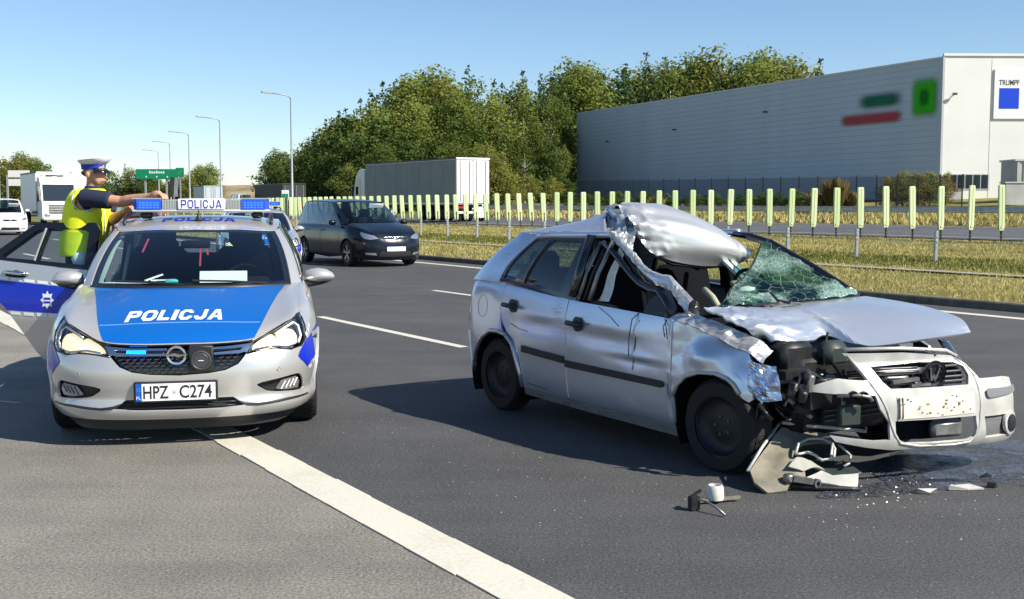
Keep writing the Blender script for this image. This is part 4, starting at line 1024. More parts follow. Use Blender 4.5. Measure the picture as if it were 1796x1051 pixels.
    fl = [(-.20, .626), (-.20, .640), (-.10, .640), (-.10, .624)]; panel('flasher_housing', fl, [], lambda p, z: B.at(p, z, -.004), M['gloss_black'], G, REF, .02, .02)
    fl = [(.25, .63), (.25, .641), (.39, .645), (.37, .633)]; panel('flasher_housing', fl, [], lambda p, z: B.at(p, z, -.002), M['gloss_black'], G, REF, .02, .02)
    # siren box beside the badge
    c = B.at(.142, .588); m = MB(); m.box((c[0], c[1] + .02, .588), (.155, .06, .165), bev=.008); sb = m.build('siren_box', M['black_plastic'], root, auto=40)
    m = MB(); m.lathe([(.066, .0), (.066, -.010), (.056, -.013), (.05, -.008), (.045, -.012), (.03, -.010), (.001, -.014)], 28, axis='Y', c=(c[0], c[1] - .010, .575)); m.build('siren_horn', principled('siren grey', (.045, .047, .05), .5), sb, auto=35)
    m = MB(); m.box((c[0], c[1] - .0255, .575), (.034, .001, .005)); m.build('siren_label', M['foil_white'], sb)
    # badge: ring and lightning bolt
    c = Vector(B.at(-.012, .613, .02)); m = MB()
    m.lathe([(.062, -.008), (.062, .008), (.050, .010), (.048, -.008)], 40, axis='Y'); m.add([(x * .072, -.008 * 1, z * .06) for x, z in ((-1.05, -.02), (-.1, .26), (.12, .08), (1.05, .12), (.15, -.22), (-.1, -.10))] + [(x * .072, .006, z * .06) for x, z in ((-1.05, -.02), (-.1, .26), (.12, .08), (1.05, .12), (.15, -.22), (-.1, -.10))], [(0, 1, 2, 5), (2, 3, 4, 5), (0, 5, 4, 3, 2, 1)])
    bd = m.build('badge', M['chrome'], root, auto=40); bd.location = c + Vector((0, -.004, 0))
    # ---- number plate
    pc = Vector(B.at(-.02, .376)); pl = empty('number_plate', (pc.x, pc.y - .022, pc.z), 0, root); W, H = .50, .112
    m = MB(); m.box((0, .01, 0), (W + .03, .02, H + .026), bev=.006); m.build('plate_frame', M['black_plastic'], pl)
    m = MB(); m.box((.018, -.004, 0), (W - .036, .004, H)); m.build('plate_face', M['foil_white'], pl)
    m = MB(); m.box((-W / 2 + .016, -.004, 0), (.034, .0044, H)); m.build('plate_band', M['plate_blue'], pl)
    ft = lambda cx, cz: (lambda x, y: (cx + x, -.0075, cz + y))
    text_obj('plate_lettering', 'HPZ', .118, ft(-.125, 0), M['black'], pl, bold=.0016, sx=.86, width=.158); text_obj('plate_lettering', 'C274', .118, ft(.125, 0), M['black'], pl, bold=.0016, sx=.86, width=.205)
    m = MB(); m.lathe([(.013, 0), (.001, -.001)], 14, axis='Y', c=(-.008, -.0075, .0)); m.build('plate_seal', principled('seal silver', (.5, .5, .5), .4), pl)
    text_obj('plate_lettering', 'PL', .03, ft(-W / 2 + .016, -.035), M['foil_white'], pl)
    m = MB(); [m.box((-W / 2 + .016 + .010 * math.cos(q * math.pi / 6), -.0075, .02 + .010 * math.sin(q * math.pi / 6)), (.002, .0005, .002)) for q in range(12)]; m.build('plate_stars', principled('star yellow', (.7, .55, .05), .5), pl)
    # ---- headlamps
    hl = [(.443, .606), (.503, .615), (.641, .627), (.782, .611), (.90, .626), (.98, .672), (1.06, .745), (1.12, .800), (1.155, .828), (1.0, .812), (.828, .780), (.689, .740), (.565, .700), (.502, .681)]
    for s in (1, -1):
        q = hl if s > 0 else mir(hl); hd = empty('headlamp', (0, 0, 0), 0, root)
        panel('lamp_housing', q, [], lambda p, z: B.at(p, z, -.05), principled('lamp bowl', (.10, .115, .12), .25, metal=.6), hd, REF, .04, 0)
        cells = [[(.49, .630), (.55, .620), (.685, .630), (.705, .665), (.68, .712), (.61, .697), (.53, .668)], [(.718, .632), (.80, .618), (.875, .638), (.905, .690), (.88, .735), (.79, .738), (.715, .715)]]
        for c_ in cells: panel('lamp_reflector', smooth_poly([(s * x, y) for x, y in c_] if s > 0 else mir(c_), 3), [], lambda p, z: B.at(p, z, -.024), M['lamp_on'], hd, REF, .02, .012)
        # daytime light wing and dividers
        m = MB(); m.tube([B.at(s * p, z, -.012) for p, z in ((.70, .715), (.82, .752), (.93, .778), (.965, .755), (.94, .69), (.885, .645))], .009, 6); m.build('daylight_wing', M['lamp_soft'] if s < 0 else M['foil_white'], hd, smooth=True)
        m = MB(); m.tube([B.at(s * p, z, -.020) for p, z in ((.50, .625), (.64, .640), (.78, .625), (.90, .640))], .008, 6); m.build('lamp_bezel', M['chrome'], hd, smooth=True)
        panel('lamp_lens', q, [], at, M['lens'], hd, REF, .04, .006)
        m = MB(); m.tube([B.at(s * p, z, .001) for p, z in hl] + [B.at(s * hl[0][0], hl[0][1], .001)], .0055, 5); m.build('lamp_seal', M['gloss_black'], hd, smooth=True)
    # ---- bonnet
    fz = [(0, .678), (.26, .679), (.5, .694), (.69, .746), (.95, .812), (1.185, .842)]; rz = [(0, 1.10, .982), (.22, 1.115, .981), (.42, 1.17, .979), (.58, 1.27, .977), (.70, 1.38, .975), (.79, 1.56, .985)]
    cols = []
    for c_ in range(6):
        f = Vector(B.at(*fz[c_], .004)); r = Vector(rz[c_]); e = .62 + .03 * c_; L_ = []
        for g in (0, .06, .15, .3, .5, .7, .85, 1.0):
            v = f.lerp(r, g); v.z = f.z + (r.z - f.z) * g ** e
            if c_ in (1, 2): v.z += .006 * math.sin(math.pi * g)
            L_.append(tuple(v))
        cols.append(L_)
    cols = [[(-x, y, z) for x, y, z in cols[k]] for k in range(5, 0, -1)] + cols
    hf = patch_fn(cols)                       # c in 0..10 (5 = middle), g in 0..7
    bon = panel('bonnet', [(0, 0), (10, 0), (10, 7), (0, 7)], [], hf, S, root, (0, 1, 0), .35, .02, sx=1.0)
    blu = [(2.95, .12), (7.05, .12), (7.5, 2.0), (8.3, 4.5), (9.0, 6.75), (1.0, 6.75), (1.7, 4.5), (2.5, 2.0)]
    bl = panel('bonnet_foil', blu, [], hf, M['police_blue'], bon, (0, 1, 0), .3, .001, lift=.0022)
    bvh = BVHTree.FromPolygons([tuple(v.co) for v in bl.data.vertices], [tuple(p.vertices) for p in bl.data.polygons])
    def drape(b, a, k=.0022):
        h = bvh.ray_cast(Vector((b, a, 2)), Vector((0, 0, -1))); return (b, a, (h[0].z if h[0] else .8) + k)
    block_obj('bonnet_lettering', 'POLICJA', .64, .185, lambda x, y: drape(x - .045, .43 + y), M['foil_white'], bon, shear=.10)
    m = MB(); cr_pts = [(b, .295 + .02 * (abs(b) / .5) ** 2) for b in np.linspace(-.53, .52, 22)]
    m.tube([drape(b, a, .001) for b, a in cr_pts], .0028, 5); m.build('bonnet_crease', principled('foil edge', (.22, .42, .72), .4), bon)
    m = MB(); m.tube([tuple(Vector(hf(c_, 0)) + Vector((0, .002, -.008))) for c_ in np.linspace(2.6, 7.4, 24)], .007, 6); m.build('bonnet_seal', M['gloss_black'], root)
    # shoulder of each wing, closing the bonnet's side down to the side surface
    for s in (1, -1):
        ed = [Vector(hf(10 if s > 0 else 0, g)) for g in np.linspace(0, 7, 15)]
        lo_ = [Vector(B.at(s * max(1.17, p_of(B, v.y + .02)), min(v.z - .012, .985), 0)) for v in ed]
        lo2 = [Vector(B.at(s * max(1.17, p_of(B, v.y + .02)), min(v.z - .05, .95), -.006)) for v in ed]
        grid_mesh('wing_shoulder', [[tuple(v + Vector((-s * .03, 0, -.012))) for v in ed], [tuple(v + Vector((s * .004, 0, -.004))) for v in ed], [tuple(v) for v in lo_], [tuple(v) for v in lo2]], S, root)
    # ---- wings, doors, quarters, sills on the side surface
    zt = lambda a: np.interp(a, [.7, 1.0, 1.3, 1.6, 1.75, 2.6, 3.5, 4.2], [.834, .88, .93, .975, .985, 1.005, 1.04, 1.06])
    afu = [q for q in arF if q[1] > .21]
    wing = [(1.0, .665), (1.08, .75), (1.17, .838)] + [(PA(a), zt(a)) for a in (.95, 1.2, 1.45, 1.62)] + [(PA(1.64), .30)] + [(PA(1.60), .22)] + [q for q in reversed(afu) if q[0] > PA(.92) - .36 and not (q[0] < PA(.92) and q[1] < .62)] + [(1.135, .655)]
    rearp = PA(4.15)
    doorF = [(PA(1.655), .22), (PA(1.655), zt(1.66)), (PA(2.2), zt(2.2)), (PA(2.60), zt(2.6)), (PA(2.60), .22)]
    arRu = [q for q in arR if q[1] > .22]
    cut = [q for q in arRu if q[0] < PA(3.50)]
    doorR = [(PA(2.615), .22), (PA(2.615), zt(2.62)), (PA(3.1), zt(3.1)), (PA(3.62), zt(3.62)), (PA(3.50), .72)] + list(reversed(cut))
    quarter = [(PA(3.635), zt(3.63)), (rearp, 1.06), (rearp, .40), (PA(3.95), .30)] + list(reversed([q for q in arRu if q[0] > PA(3.45)])) + [(PA(3.515), .72)]
    for s in (1, -1):
        f = (lambda q: q) if s > 0 else mir
        wg = panel('wing', f(wing), [], at, S, root, REF, .06, .02)
        dF = panel('front_door', f(doorF), [], at, S, root, REF, .07, .015)
        if s > 0 or not open_door: dR = panel('rear_door', f(doorR), [], at, S, root, REF, .07, .015)
        panel('rear_quarter', f(quarter), [], at, S, root, REF, .07, .02)
        sill = [(PA(1.26), .135), (PA(1.26), .21), (PA(3.24), .21), (PA(3.24), .135)]; panel('sill', f(sill), [], at, M['black_plastic'], root, REF, .1, .03, lift=-.01)
        # blue side band with its white dashes
        b0 = smooth_poly([(.895, .60), (.845, .560), (.905, .498), (.965, .468), (1.02, .50)], 3)
        band = [(1.145, .69), (1.06, .672), (.965, .655), (.905, .618), (.865, .590), (.838, .560), (.86, .535), (.91, .505), (.955, .470), (1.03, .505), (1.09, .515), (1.145, .53)]
        panel('side_band', f(band), [], at, M['police_blue_side'], bmp, REF, .03, 0, lift=.003)
        for a0, a1 in ((1.165, PA(.92) + .3),): pass
        wb = [(1.15, .69)] + [(PA(a), .76) for a in (1.0, 1.3, 1.62)] + [(PA(1.62), .52), (PA(1.25), .52)] + [(q[0], q[1] + .03) for q in reversed([w for w in arF if w[1] > .55])]
        if s > 0: panel('side_band', f([(1.15, .692), (PA(.95), .735), (PA(1.62), .775), (PA(1.62), .50), (PA(1.30), .50), (PA(1.2), .62), (PA(1.0), .695), (PA(.8), .695)]), [], at, M['police_blue_side'], wg, REF, .05, 0, lift=.003)
        if s < 0: panel('side_band', f([(PA(1.67), .50), (PA(1.67), .775), (PA(2.59), .78), (PA(2.59), .50)]), [], at, M['police_blue_side'], dF, REF, .1, 0, lift=.003)
        for p0, z0 in ((1.06, .700), (1.12, .722), (.985, .676)): panel('band_dash', f([(p0, z0), (p0 + .006, z0 + .022), (p0 + .042, z0 + .034), (p0 + .036, z0 + .012)]), [], at, M['foil_white'], bmp, REF, .03, 0, lift=.004)
        for p0, z0 in ((.985, .452), (1.06, .485)): panel('band_dash', f([(p0, z0), (p0 + .002, z0 + .016), (p0 + .05, z0 + .03), (p0 + .048, z0 + .014)]), [], at, M['foil_white'], bmp, REF, .03, 0, lift=.004)
        m = MB(); m.tube([B.at(s * q[0], q[1], .002) for q in arF], .012, 6); m.build('arch_lip', S, root, smooth=True)
        for a in (.92, 3.58): wheel(root, (s * .80, a, .318), .318, .215, s)
        # side mirror
        k = empty('side_mirror', (s * .90, 1.86, 1.0), 0, root); m = MB(); sh = []
        for (x, sy, sz, oz) in ((-.03, .035, .045, 0), (.01, .07, .058, .004), (.07, .085, .066, .006), (.14, .075, .056, .004), (.185, .05, .036, .0), (.205, .02, .012, -.004)):
            sh.append([(s * x, math.cos(t) * sy + .02, math.sin(t) * sz * (1 if math.sin(t) > 0 else .85) + oz) for t in np.linspace(0, 2 * math.pi, 17)])
        grid_mesh('mirror_shell', sh, S, k); m.box((s * .09, .085, 0), (.19, .03, .10), bev=.012); m.build('mirror_glass', M['gloss_black'], k)
        m = MB(); m.tube([(-.08 * s, .0, -.055), (-.01 * s, 0, -.058), (.07 * s, -.0, -.048), (.15 * s, .0, -.04)], [.026, .03, .026, .012], 10); m.build('mirror_foot', M['black_plastic'], k, smooth=True)
    tl = [(rearp + .01, .45), (rearp + .01, 1.05), (B.tab[-1][0] - .002, 1.05), (B.tab[-1][0] - .002, .45)]
    for f in (lambda q: q, mir): panel('tail_panel', f(tl), [], at, S, root, REF, .1, .02)
    # ---- greenhouse
    bot = [(0, 1.10, .984), (.40, 1.17, .98), (.745, 1.45, .974), (.835, 1.74, .99), (.868, 2.62, 1.005), (.865, 3.5, 1.04), (.80, 4.0, 1.06), (.62, 4.25, 1.06), (0, 4.33, 1.06)]
    top = [(0, 2.02, 1.388), (.33, 2.06, 1.386), (.622, 2.17, 1.372), (.662, 2.36, 1.405), (.66, 2.9, 1.458), (.64, 3.4, 1.448), (.60, 3.75, 1.42), (.52, 3.88, 1.41), (0, 3.95, 1.42)]
    gh = loft(bot, top, .03); GR = (0, 2.6, .9)
    ws = [(-1.90, .03), (-1, .03), (0, .03), (1, .03), (1.90, .03), (1.91, .96), (1, .975), (0, .98), (-1, .975), (-1.91, .96)]
    panel('windscreen', ws, [], gh, M['glass'], root, GR, .1, .004)
    gk = [(-2.0, .0), (2.0, .0), (2.0, 1.0), (-2.0, 1.0)]; panel('windscreen_seal', gk, [[(x * .965, .06 + (y - .03) * .955) for x, y in ws]], gh, M['gloss_black'], root, GR, .08, .01, lift=-.002)
    for s in (1, -1):
        f = (lambda q: q) if s > 0 else mir
        panel('windscreen_pillar', f([(2.01, -.02), (2.78, -.03), (2.95, .5), (3.0, 1.0), (2.02, 1.0), (2.01, .5)]), [], gh, S, root, GR, .08, .02, lift=.004)
        panel('pillar_trim', f([(1.80, .05), (1.97, .05), (1.97, .95), (1.86, .95)]), [], gh, M['pale_trim'] if s < 0 else M['interior'], root, GR, .08, .0, lift=-.05)
        m = MB(); m.tube([gh(s * 2.80, q) for q in np.linspace(0, 1, 7)], .010, 6); m.build('pillar_seal', M['gloss_black'], root, smooth=True)
        if s > 0 or not open_door:
            panel('side_glass', f([(2.98, .06), (4.0, .06), (4.0, .95), (3.05, .95)]), [], gh, M['glass_dark'], root, GR, .1, .004)
            panel('side_glass', f([(4.08, .06), (5.2, .06), (5.1, .95), (4.08, .95)]), [], gh, M['glass_dark'], root, GR, .1, .004)
        else: panel('side_glass', f([(2.98, .06), (4.0, .06), (4.0, .95), (3.05, .95)]), [], gh, M['glass_dark'], root, GR, .1, .004)
        panel('window_frame', f([(2.86, -.01), (5.6, -.01), (5.5, 1.0), (3.0, 1.0)] if (s > 0 or not open_door) else [(2.86, -.01), (4.1, -.01), (4.1, 1.0), (3.0, 1.0)]), [f([(2.99, .07), (3.98, .07), (3.98, .94), (3.06, .94)])] + ([f([(4.09, .07), (5.18, .07), (5.08, .94), (4.09, .94)])] if (s > 0 or not open_door) else []), gh, M['gloss_black'], root, GR, .1, .01, lift=-.003)
        panel('rear_pillar', f([(5.6, -.02), (7.05, -.02), (7.05, 1), (5.5, 1)]), [], gh, S, root, GR, .1, .02)
    panel('rear_window', [(7.1, .05), (8.0, .05), (8.0, .95), (7.15, .95)], [], gh, M['glass'], root, GR, .1, 0); panel('rear_window', mir([(7.1, .05), (8.0, .05), (8.0, .95), (7.15, .95)]), [], gh, M['glass'], root, GR, .1, 0)
    # roof
    ctr = [(0, 2.02, 1.388), (0, 2.2, 1.43), (0, 2.45, 1.472), (0, 2.75, 1.495), (0, 3.2, 1.49), (0, 3.7, 1.455), (0, 3.95, 1.42)]; edg = [(.622, 2.17, 1.372), (.655, 2.30, 1.398), (.668, 2.5, 1.428), (.668, 2.8, 1.452), (.65, 3.2, 1.455), (.61, 3.7, 1.425), (.52, 3.88, 1.41)]
    rc = []
    for c0, e0 in zip(ctr, edg):
        row_ = []
        for f_ in (-1, -.8, -.5, -.2, .2, .5, .8, 1):
            k = abs(f_); w = k * k * .8 + .2 * k ** 4; row_.append((e0[0] * f_, c0[1] + (e0[1] - c0[1]) * k * k, c0[2] + (e0[2] - c0[2]) * w))
        rc.append(row_)
    rf = patch_fn(rc); RO = panel('roof', [(0, 0), (6, 0), (6, 7), (0, 7)], [], rf, S, root, (0, 2.8, .5), .35, .02)
    rb = BVHTree.FromPolygons([tuple(v.co) for v in RO.data.vertices], [tuple(p.vertices) for p in RO.data.polygons])
    def onroof(b, a, k=.002): h = rb.ray_cast(Vector((b, a, 3)), Vector((0, 0, -1))); return (b, a, (h[0].z if h[0] else 1.48) + k)
    block_obj('roof_lettering', 'POLICJA', .60, .20, lambda x, y: onroof(x, 2.42 + y), M['police_blue_side'], RO)
    m = MB(); b_ = onroof(.0, 2.34, 0); m.lathe([(.045, 0), (.03, .012), (.010, .05), (.004, .085), (.001, .087)], 14, c=b_); m.build('antenna', M['black_plastic'], root, auto=40)
    for s in (1, -1):
        m = MB(); m.tube([(s * .60, 2.34, 1.425), (s * .605, 2.42, 1.475), (s * .60, 2.7, 1.50), (s * .59, 3.3, 1.50), (s * .57, 3.65, 1.45)], .014, 6); m.build('roof_rail', M['black_plastic'], root, smooth=True)
    # ---- light bar
    lb = empty('light_bar', (.02, 2.55, 1.525), 0, root)
    m = MB(); m.box((0, 0, .012), (1.14, .26, .022), bev=.008); m.build('bar_tray', principled('tray', (.52, .52, .50), .4), lb, auto=40)
    for s in (-1, 1):
        pr = [(s * x, y) for x, y in ((.56, -.06), (.565, .06), (.53, .12), (.33, .13), (.33, -.13), (.53, -.13))]
        m = MB(); m.prism(pr, .022, .112); m.build('blue_module', M['blue_lens'], lb)
        m = MB(); [m.box((s * (.36 + .028 * j), -.132, .040 + .020 * i), (.022, .004, .014)) for j in range(6) for i in range(3)]; m.build('blue_led', principled('blue led', (.03, .20, .85), .2, emit=(.0, .15, .9), estr=.25), lb)
        m = MB(); m.box((s * .265, 0, .065), (.125, .25, .088), bev=.006); m.build('clear_module', M['clear_lens'], lb, auto=40)
        m = MB(); [m.bar((s * (.215 + .022 * j), -.127, .03), (s * (.215 + .022 * j), -.127, .10), .004) for j in range(5)]; m.build('module_rib', M['mech_alu2'], lb)
        m = MB(); m.box((s * .46, 0, -.025), (.10, .12, .06), bev=.02); m.build('bar_foot', M['black_plastic'], lb, auto=40)
        m = MB(); m.box((s * .45, 0, .117), (.235, .24, .01)); m.build('module_cap', M['clear_lens'], lb)
    m = MB(); m.box((0, -.005, .068), (.395, .27, .096), bev=.01); sg = m.build('roof_sign', M['foil_white'], lb, auto=40)
    block_obj('roof_sign_lettering', 'POLICJA', .335, .070, lambda x, y: (x, -.1425, .070 + y), principled('sign blue letters', (.025, .02, .36), .5), lb, t=.2, tv=.15, gap=.26, iw=.2)
    # ---- wipers
    for x0, x1 in ((-.05, -.62), (.62, .02)):
        m = MB(); m.tube([gh(x0 * 2.3, .015), gh((x0 + x1) * 1.15, .06), gh(x1 * 2.3, .075)], .008, 5); o = m.build('wiper', M['black_plastic'], root); o.location = (0, -.012, .008)
    m = MB(); m.tube([tuple(Vector(gh(p, -.01)) + Vector((0, -.02, -.004))) for p in np.linspace(-1.95, 1.95, 20)], .022, 6); m.build('cowl', M['black_plastic'], root, smooth=True)
    # ---- cabin
    cab = empty('cabin', (0, 0, 0), 0, root)
    m = MB(); m.box((0, 2.8, .34), (1.5, 3.0, .06)); m.box((0, 1.35, .62), (1.44, .06, .55)); m.box((0, .75, .46), (1.05, 1.1, .40)); m.box((0, 3.95, .55), (1.3, .6, .5)); m.build('floor_pan', M['interior'], cab)
    m = MB(); m.box((0, 1.72, .90), (1.46, .42, .12), bev=.05); m.box((0, 1.78, .72), (1.4, .3, .3), bev=.05); m.box((.38, 1.66, .98), (.42, .26, .07), bev=.03); m.build('dashboard', M['interior'], cab, auto=50)
    seat(cab, -.37, 2.25, .42); seat(cab, .37, 2.25, .42)
    m = MB(); m.box((0, 3.25, .56), (1.3, .5, .2), bev=.06); m.box((0, 3.52, .85), (1.3, .16, .58), tilt=Matrix.Rotation(R(-14), 3, 'X'), bev=.06); [m.box((x, 3.6, 1.2), (.26, .10, .15), bev=.04) for x in (-.4, .4)]; m.build('rear_bench', M['seat_cloth'], cab, auto=50)
    m = MB(); m.lathe([(.175, -.014), (.19, 0), (.175, .014), (.16, 0), (.175, -.014)], 28, axis='Y'); m.box((0, .02, -.02), (.14, .05, .09), bev=.02); m.bar((-.16, .01, 0), (.16, .01, 0), .03, .02); o = m.build('steering_wheel', M['interior'], cab, auto=50); o.location = (.38, 1.98, .93); o.rotation_euler = (R(-24), 0, 0)
    m = MB(); m.box((0, 0, 0), (.23, .03, .065), bev=.015); o = m.build('rear_view_mirror', M['interior'], cab, auto=50); o.location = (.0, 1.90, 1.27)
    m = MB(); m.box((.25, 0, 0), (.36, .012, .15), tilt=Matrix.Rotation(R(-30), 3, 'X')); o = m.build('clipboard', M['paper'], cab); o.location = (-.02, 1.50, 1.005)
    m = MB(); m.box((0, 0, 0), (.40, .05, .02), rz=.02); m.bar((.12, 0, .02), (.24, .1, .06), .02, .01); m.bar((.16, .02, .02), (.34, .06, .02), .02, .01); o = m.build('papers', M['paper'], cab); o.location = (-.48, 1.53, .985)
    m = MB(); m.box((0, 0, 0), (.10, .06, .03), bev=.01); o = m.build('mask_pack', principled('turquoise', (.05, .50, .48), .6), cab, auto=40); o.location = (-.16, 1.47, 1.0)
    for x, y, z, h, t in ((.03, 1.98, 1.17, .16, 4), (.085, 1.97, 1.21, .06, -10), (-.40, 2.0, 1.26, .12, 25)):
        m = MB(); m.box((0, 0, 0), (.014, .008, h)); o = m.build('strap', M['pink'], cab); o.location = (x, y, z); o.rotation_euler = (0, R(t), 0)
    m = MB(); m.bar((-.72, 2.72, .5), (-.60, 2.72, 1.38), .10, .07); m.bar((.72, 2.72, .5), (.60, 2.72, 1.38), .10, .07); m.build('centre_pillar', M['interior'], cab)
    m = MB(); m.tube([(-.60, 2.68, 1.25), (-.66, 2.55, .9), (-.62, 2.5, .6)], .016, 6); m.build('seat_belt', M['pale_trim'], cab)
    return root, B, zt
PC, _B, _zt = police_car((-2.175, 7.376), 11.7, 'silver and blue police car in front with open rear door and lit headlamps')

def open_rear_door(root):
    hinge = (-.915, 2.64); D = empty('open_rear_door', (hinge[0], hinge[1], 0), 0, root)
    th = R(68); dv = Vector((-math.sin(th), math.cos(th), 0)); nv = Vector((-math.cos(th), -math.sin(th), 0)); S = M['silver']
    def fn(d, z):
        o = np.interp(z, [.2, .35, .6, .78, .9, 1.05, 1.2, 1.43], [-.055, -.03, 0, -.006, -.022, -.05, -.115, -.235]); o += .012 * math.sin(math.pi * min(1, max(0, d)))
        return tuple(dv * d + nv * o + Vector((0, 0, z)))
    REF = tuple(dv * .5 - nv * .6 + Vector((0, 0, .8)))
    low = [(0, .235), (0, 1.035), (1.03, 1.125), (1.04, .90), (.96, .80), (.84, .70), (.74, .57), (.64, .42), (.56, .30), (.50, .235)]
    sk = panel('door_skin', low, [], fn, S, D, REF, .06, .05)
    fr = [(-.0, 1.02), (.05, 1.385), (.085, 1.43), (.60, 1.428), (.68, 1.40), (1.05, 1.118)]
    h1 = [(.095, 1.068), (.125, 1.34), (.15, 1.372), (.515, 1.378), (.555, 1.105)]; h2 = [(.59, 1.108), (.55, 1.376), (.60, 1.372), (.645, 1.35), (.90, 1.145), (.905, 1.128)]
    panel('window_frame', fr, [h1, h2], fn, M['gloss_black'], D, REF, .06, .05, lift=.002)
    panel('window_glass', h1, [], fn, M['glass'], D, REF, .1, .003, lift=-.012); panel('quarter_glass', h2, [], fn, M['glass'], D, REF, .1, .003, lift=-.012)
    m = MB(); m.bar(fn(.573, 1.10), fn(.535, 1.38), .012, .03); m.build('window_divider', principled('grey rubber', (.30, .33, .34), .5), D)
    panel('blue_band', [(0, .635), (0, .855), (1.035, .945), (1.035, .90), (.96, .80), (.84, .70), (.82, .672)], [], fn, M['police_blue_side'], sk, REF, .06, 0, lift=.003)
    for k in range(8):
        d = .04 + .128 * k
        if d < .95: panel('band_dash', [(d, .862 + .087 * d), (d, .888 + .087 * d), (d + .10, .897 + .087 * d), (d + .10, .871 + .087 * d)], [], fn, M['foil_white'], sk, REF, .06, 0, lift=.004)
        if d < .80: panel('band_dash', [(d, .600 + .045 * d), (d, .628 + .045 * d), (d + .10, .634 + .045 * d), (d + .10, .606 + .045 * d)], [], fn, M['foil_white'], sk, REF, .06, 0, lift=.004)
    # eight-pointed star of the service, with a dark monogram
    c = (.425, .765); st = [(c[0] + math.cos(k * math.pi / 8) * (.066 if k % 2 == 0 else .043), c[1] + math.sin(k * math.pi / 8) * (.082 if k % 2 == 0 else .053)) for k in range(16)]
    sr = panel('star_emblem', st, [], fn, M['foil_white'], sk, REF, .03, 0, lift=.005)
    for dz in (.012, -.020): panel('emblem_mark', [(c[0] - .035, c[1] + dz - .007), (c[0] - .030, c[1] + dz + .010), (c[0] + .030, c[1] + dz + .010), (c[0] + .035, c[1] + dz - .007)], [], fn, M['police_blue_side'], sr, REF, .03, 0, lift=.0065)
    m = MB(); a0, a1, a2, a3 = (Vector(fn(d, z)) for d, z in ((.62, .985), (.67, .992), (.80, 1.003), (.86, 1.0))); m.tube([a0, a1 + nv * .035, a2 + nv * .035, a3], [.014, .017, .017, .014], 8); m.build('door_handle', M['chrome'], sk, smooth=True)
    panel('handle_recess', smooth_poly([(.64, .965), (.74, .955), (.85, .975), (.74, 1.02)], 3), [], fn, M['interior'], sk, REF, .04, 0, lift=.003)
    m = MB(); m.add([tuple(Vector(fn(d, z)) - nv * .07) for d, z in low], [tuple(range(len(low)))]); m.build('inner_trim', M['interior'], D)
    return D
open_rear_door(PC)
# ------------------------------------------------------------------ wrecked silver hatchback
POLO=Belt([(0,0),(.25,.01),(.45,.05),(.60,.13),(.71,.26),(.775,.45),(.805,.7),(.82,1.0),(.82,1.6),(.82,2.4),(.815,3.0),(.80,3.4),(.755,3.66),(.60,3.78),(.3,3.82),(0,3.825)],
 [(0,[(.15,.09),(.22,.03),(.30,.0),(.45,.0),(.55,.02),(.65,.06),(.75,.12)]),
  (1.0,[(.15,.09),(.22,.03),(.30,.0),(.45,.0),(.55,.01),(.65,.03),(.75,.07),(.85,.15)]),
  (1.6,[(.15,.07),(.24,.035),(.33,.02),(.45,.008),(.60,0),(.75,.004),(.86,.015),(.95,.045),(1.0,.08)]),
  (6,[(.15,.07),(.24,.035),(.33,.02),(.45,.008),(.60,0),(.75,.004),(.86,.012),(.95,.03),(1.0,.05)])])
PBUMP=Belt([(0,0),(.25,.012),(.45,.035),(.62,.085),(.74,.17),(.81,.30),(.84,.5)],
 [(0,[(.14,.06),(.20,.015),(.26,.0),(.35,.01),(.45,.012),(.55,.03),(.62,.055),(.70,.10)]),
  (1.2,[(.14,.06),(.20,.015),(.26,.0),(.35,.01),(.45,.02),(.55,.05),(.62,.085),(.70,.15)])])
def ridged(v, s):
    return 1 - 2 * abs(noise.noise(Vector(v) * s))
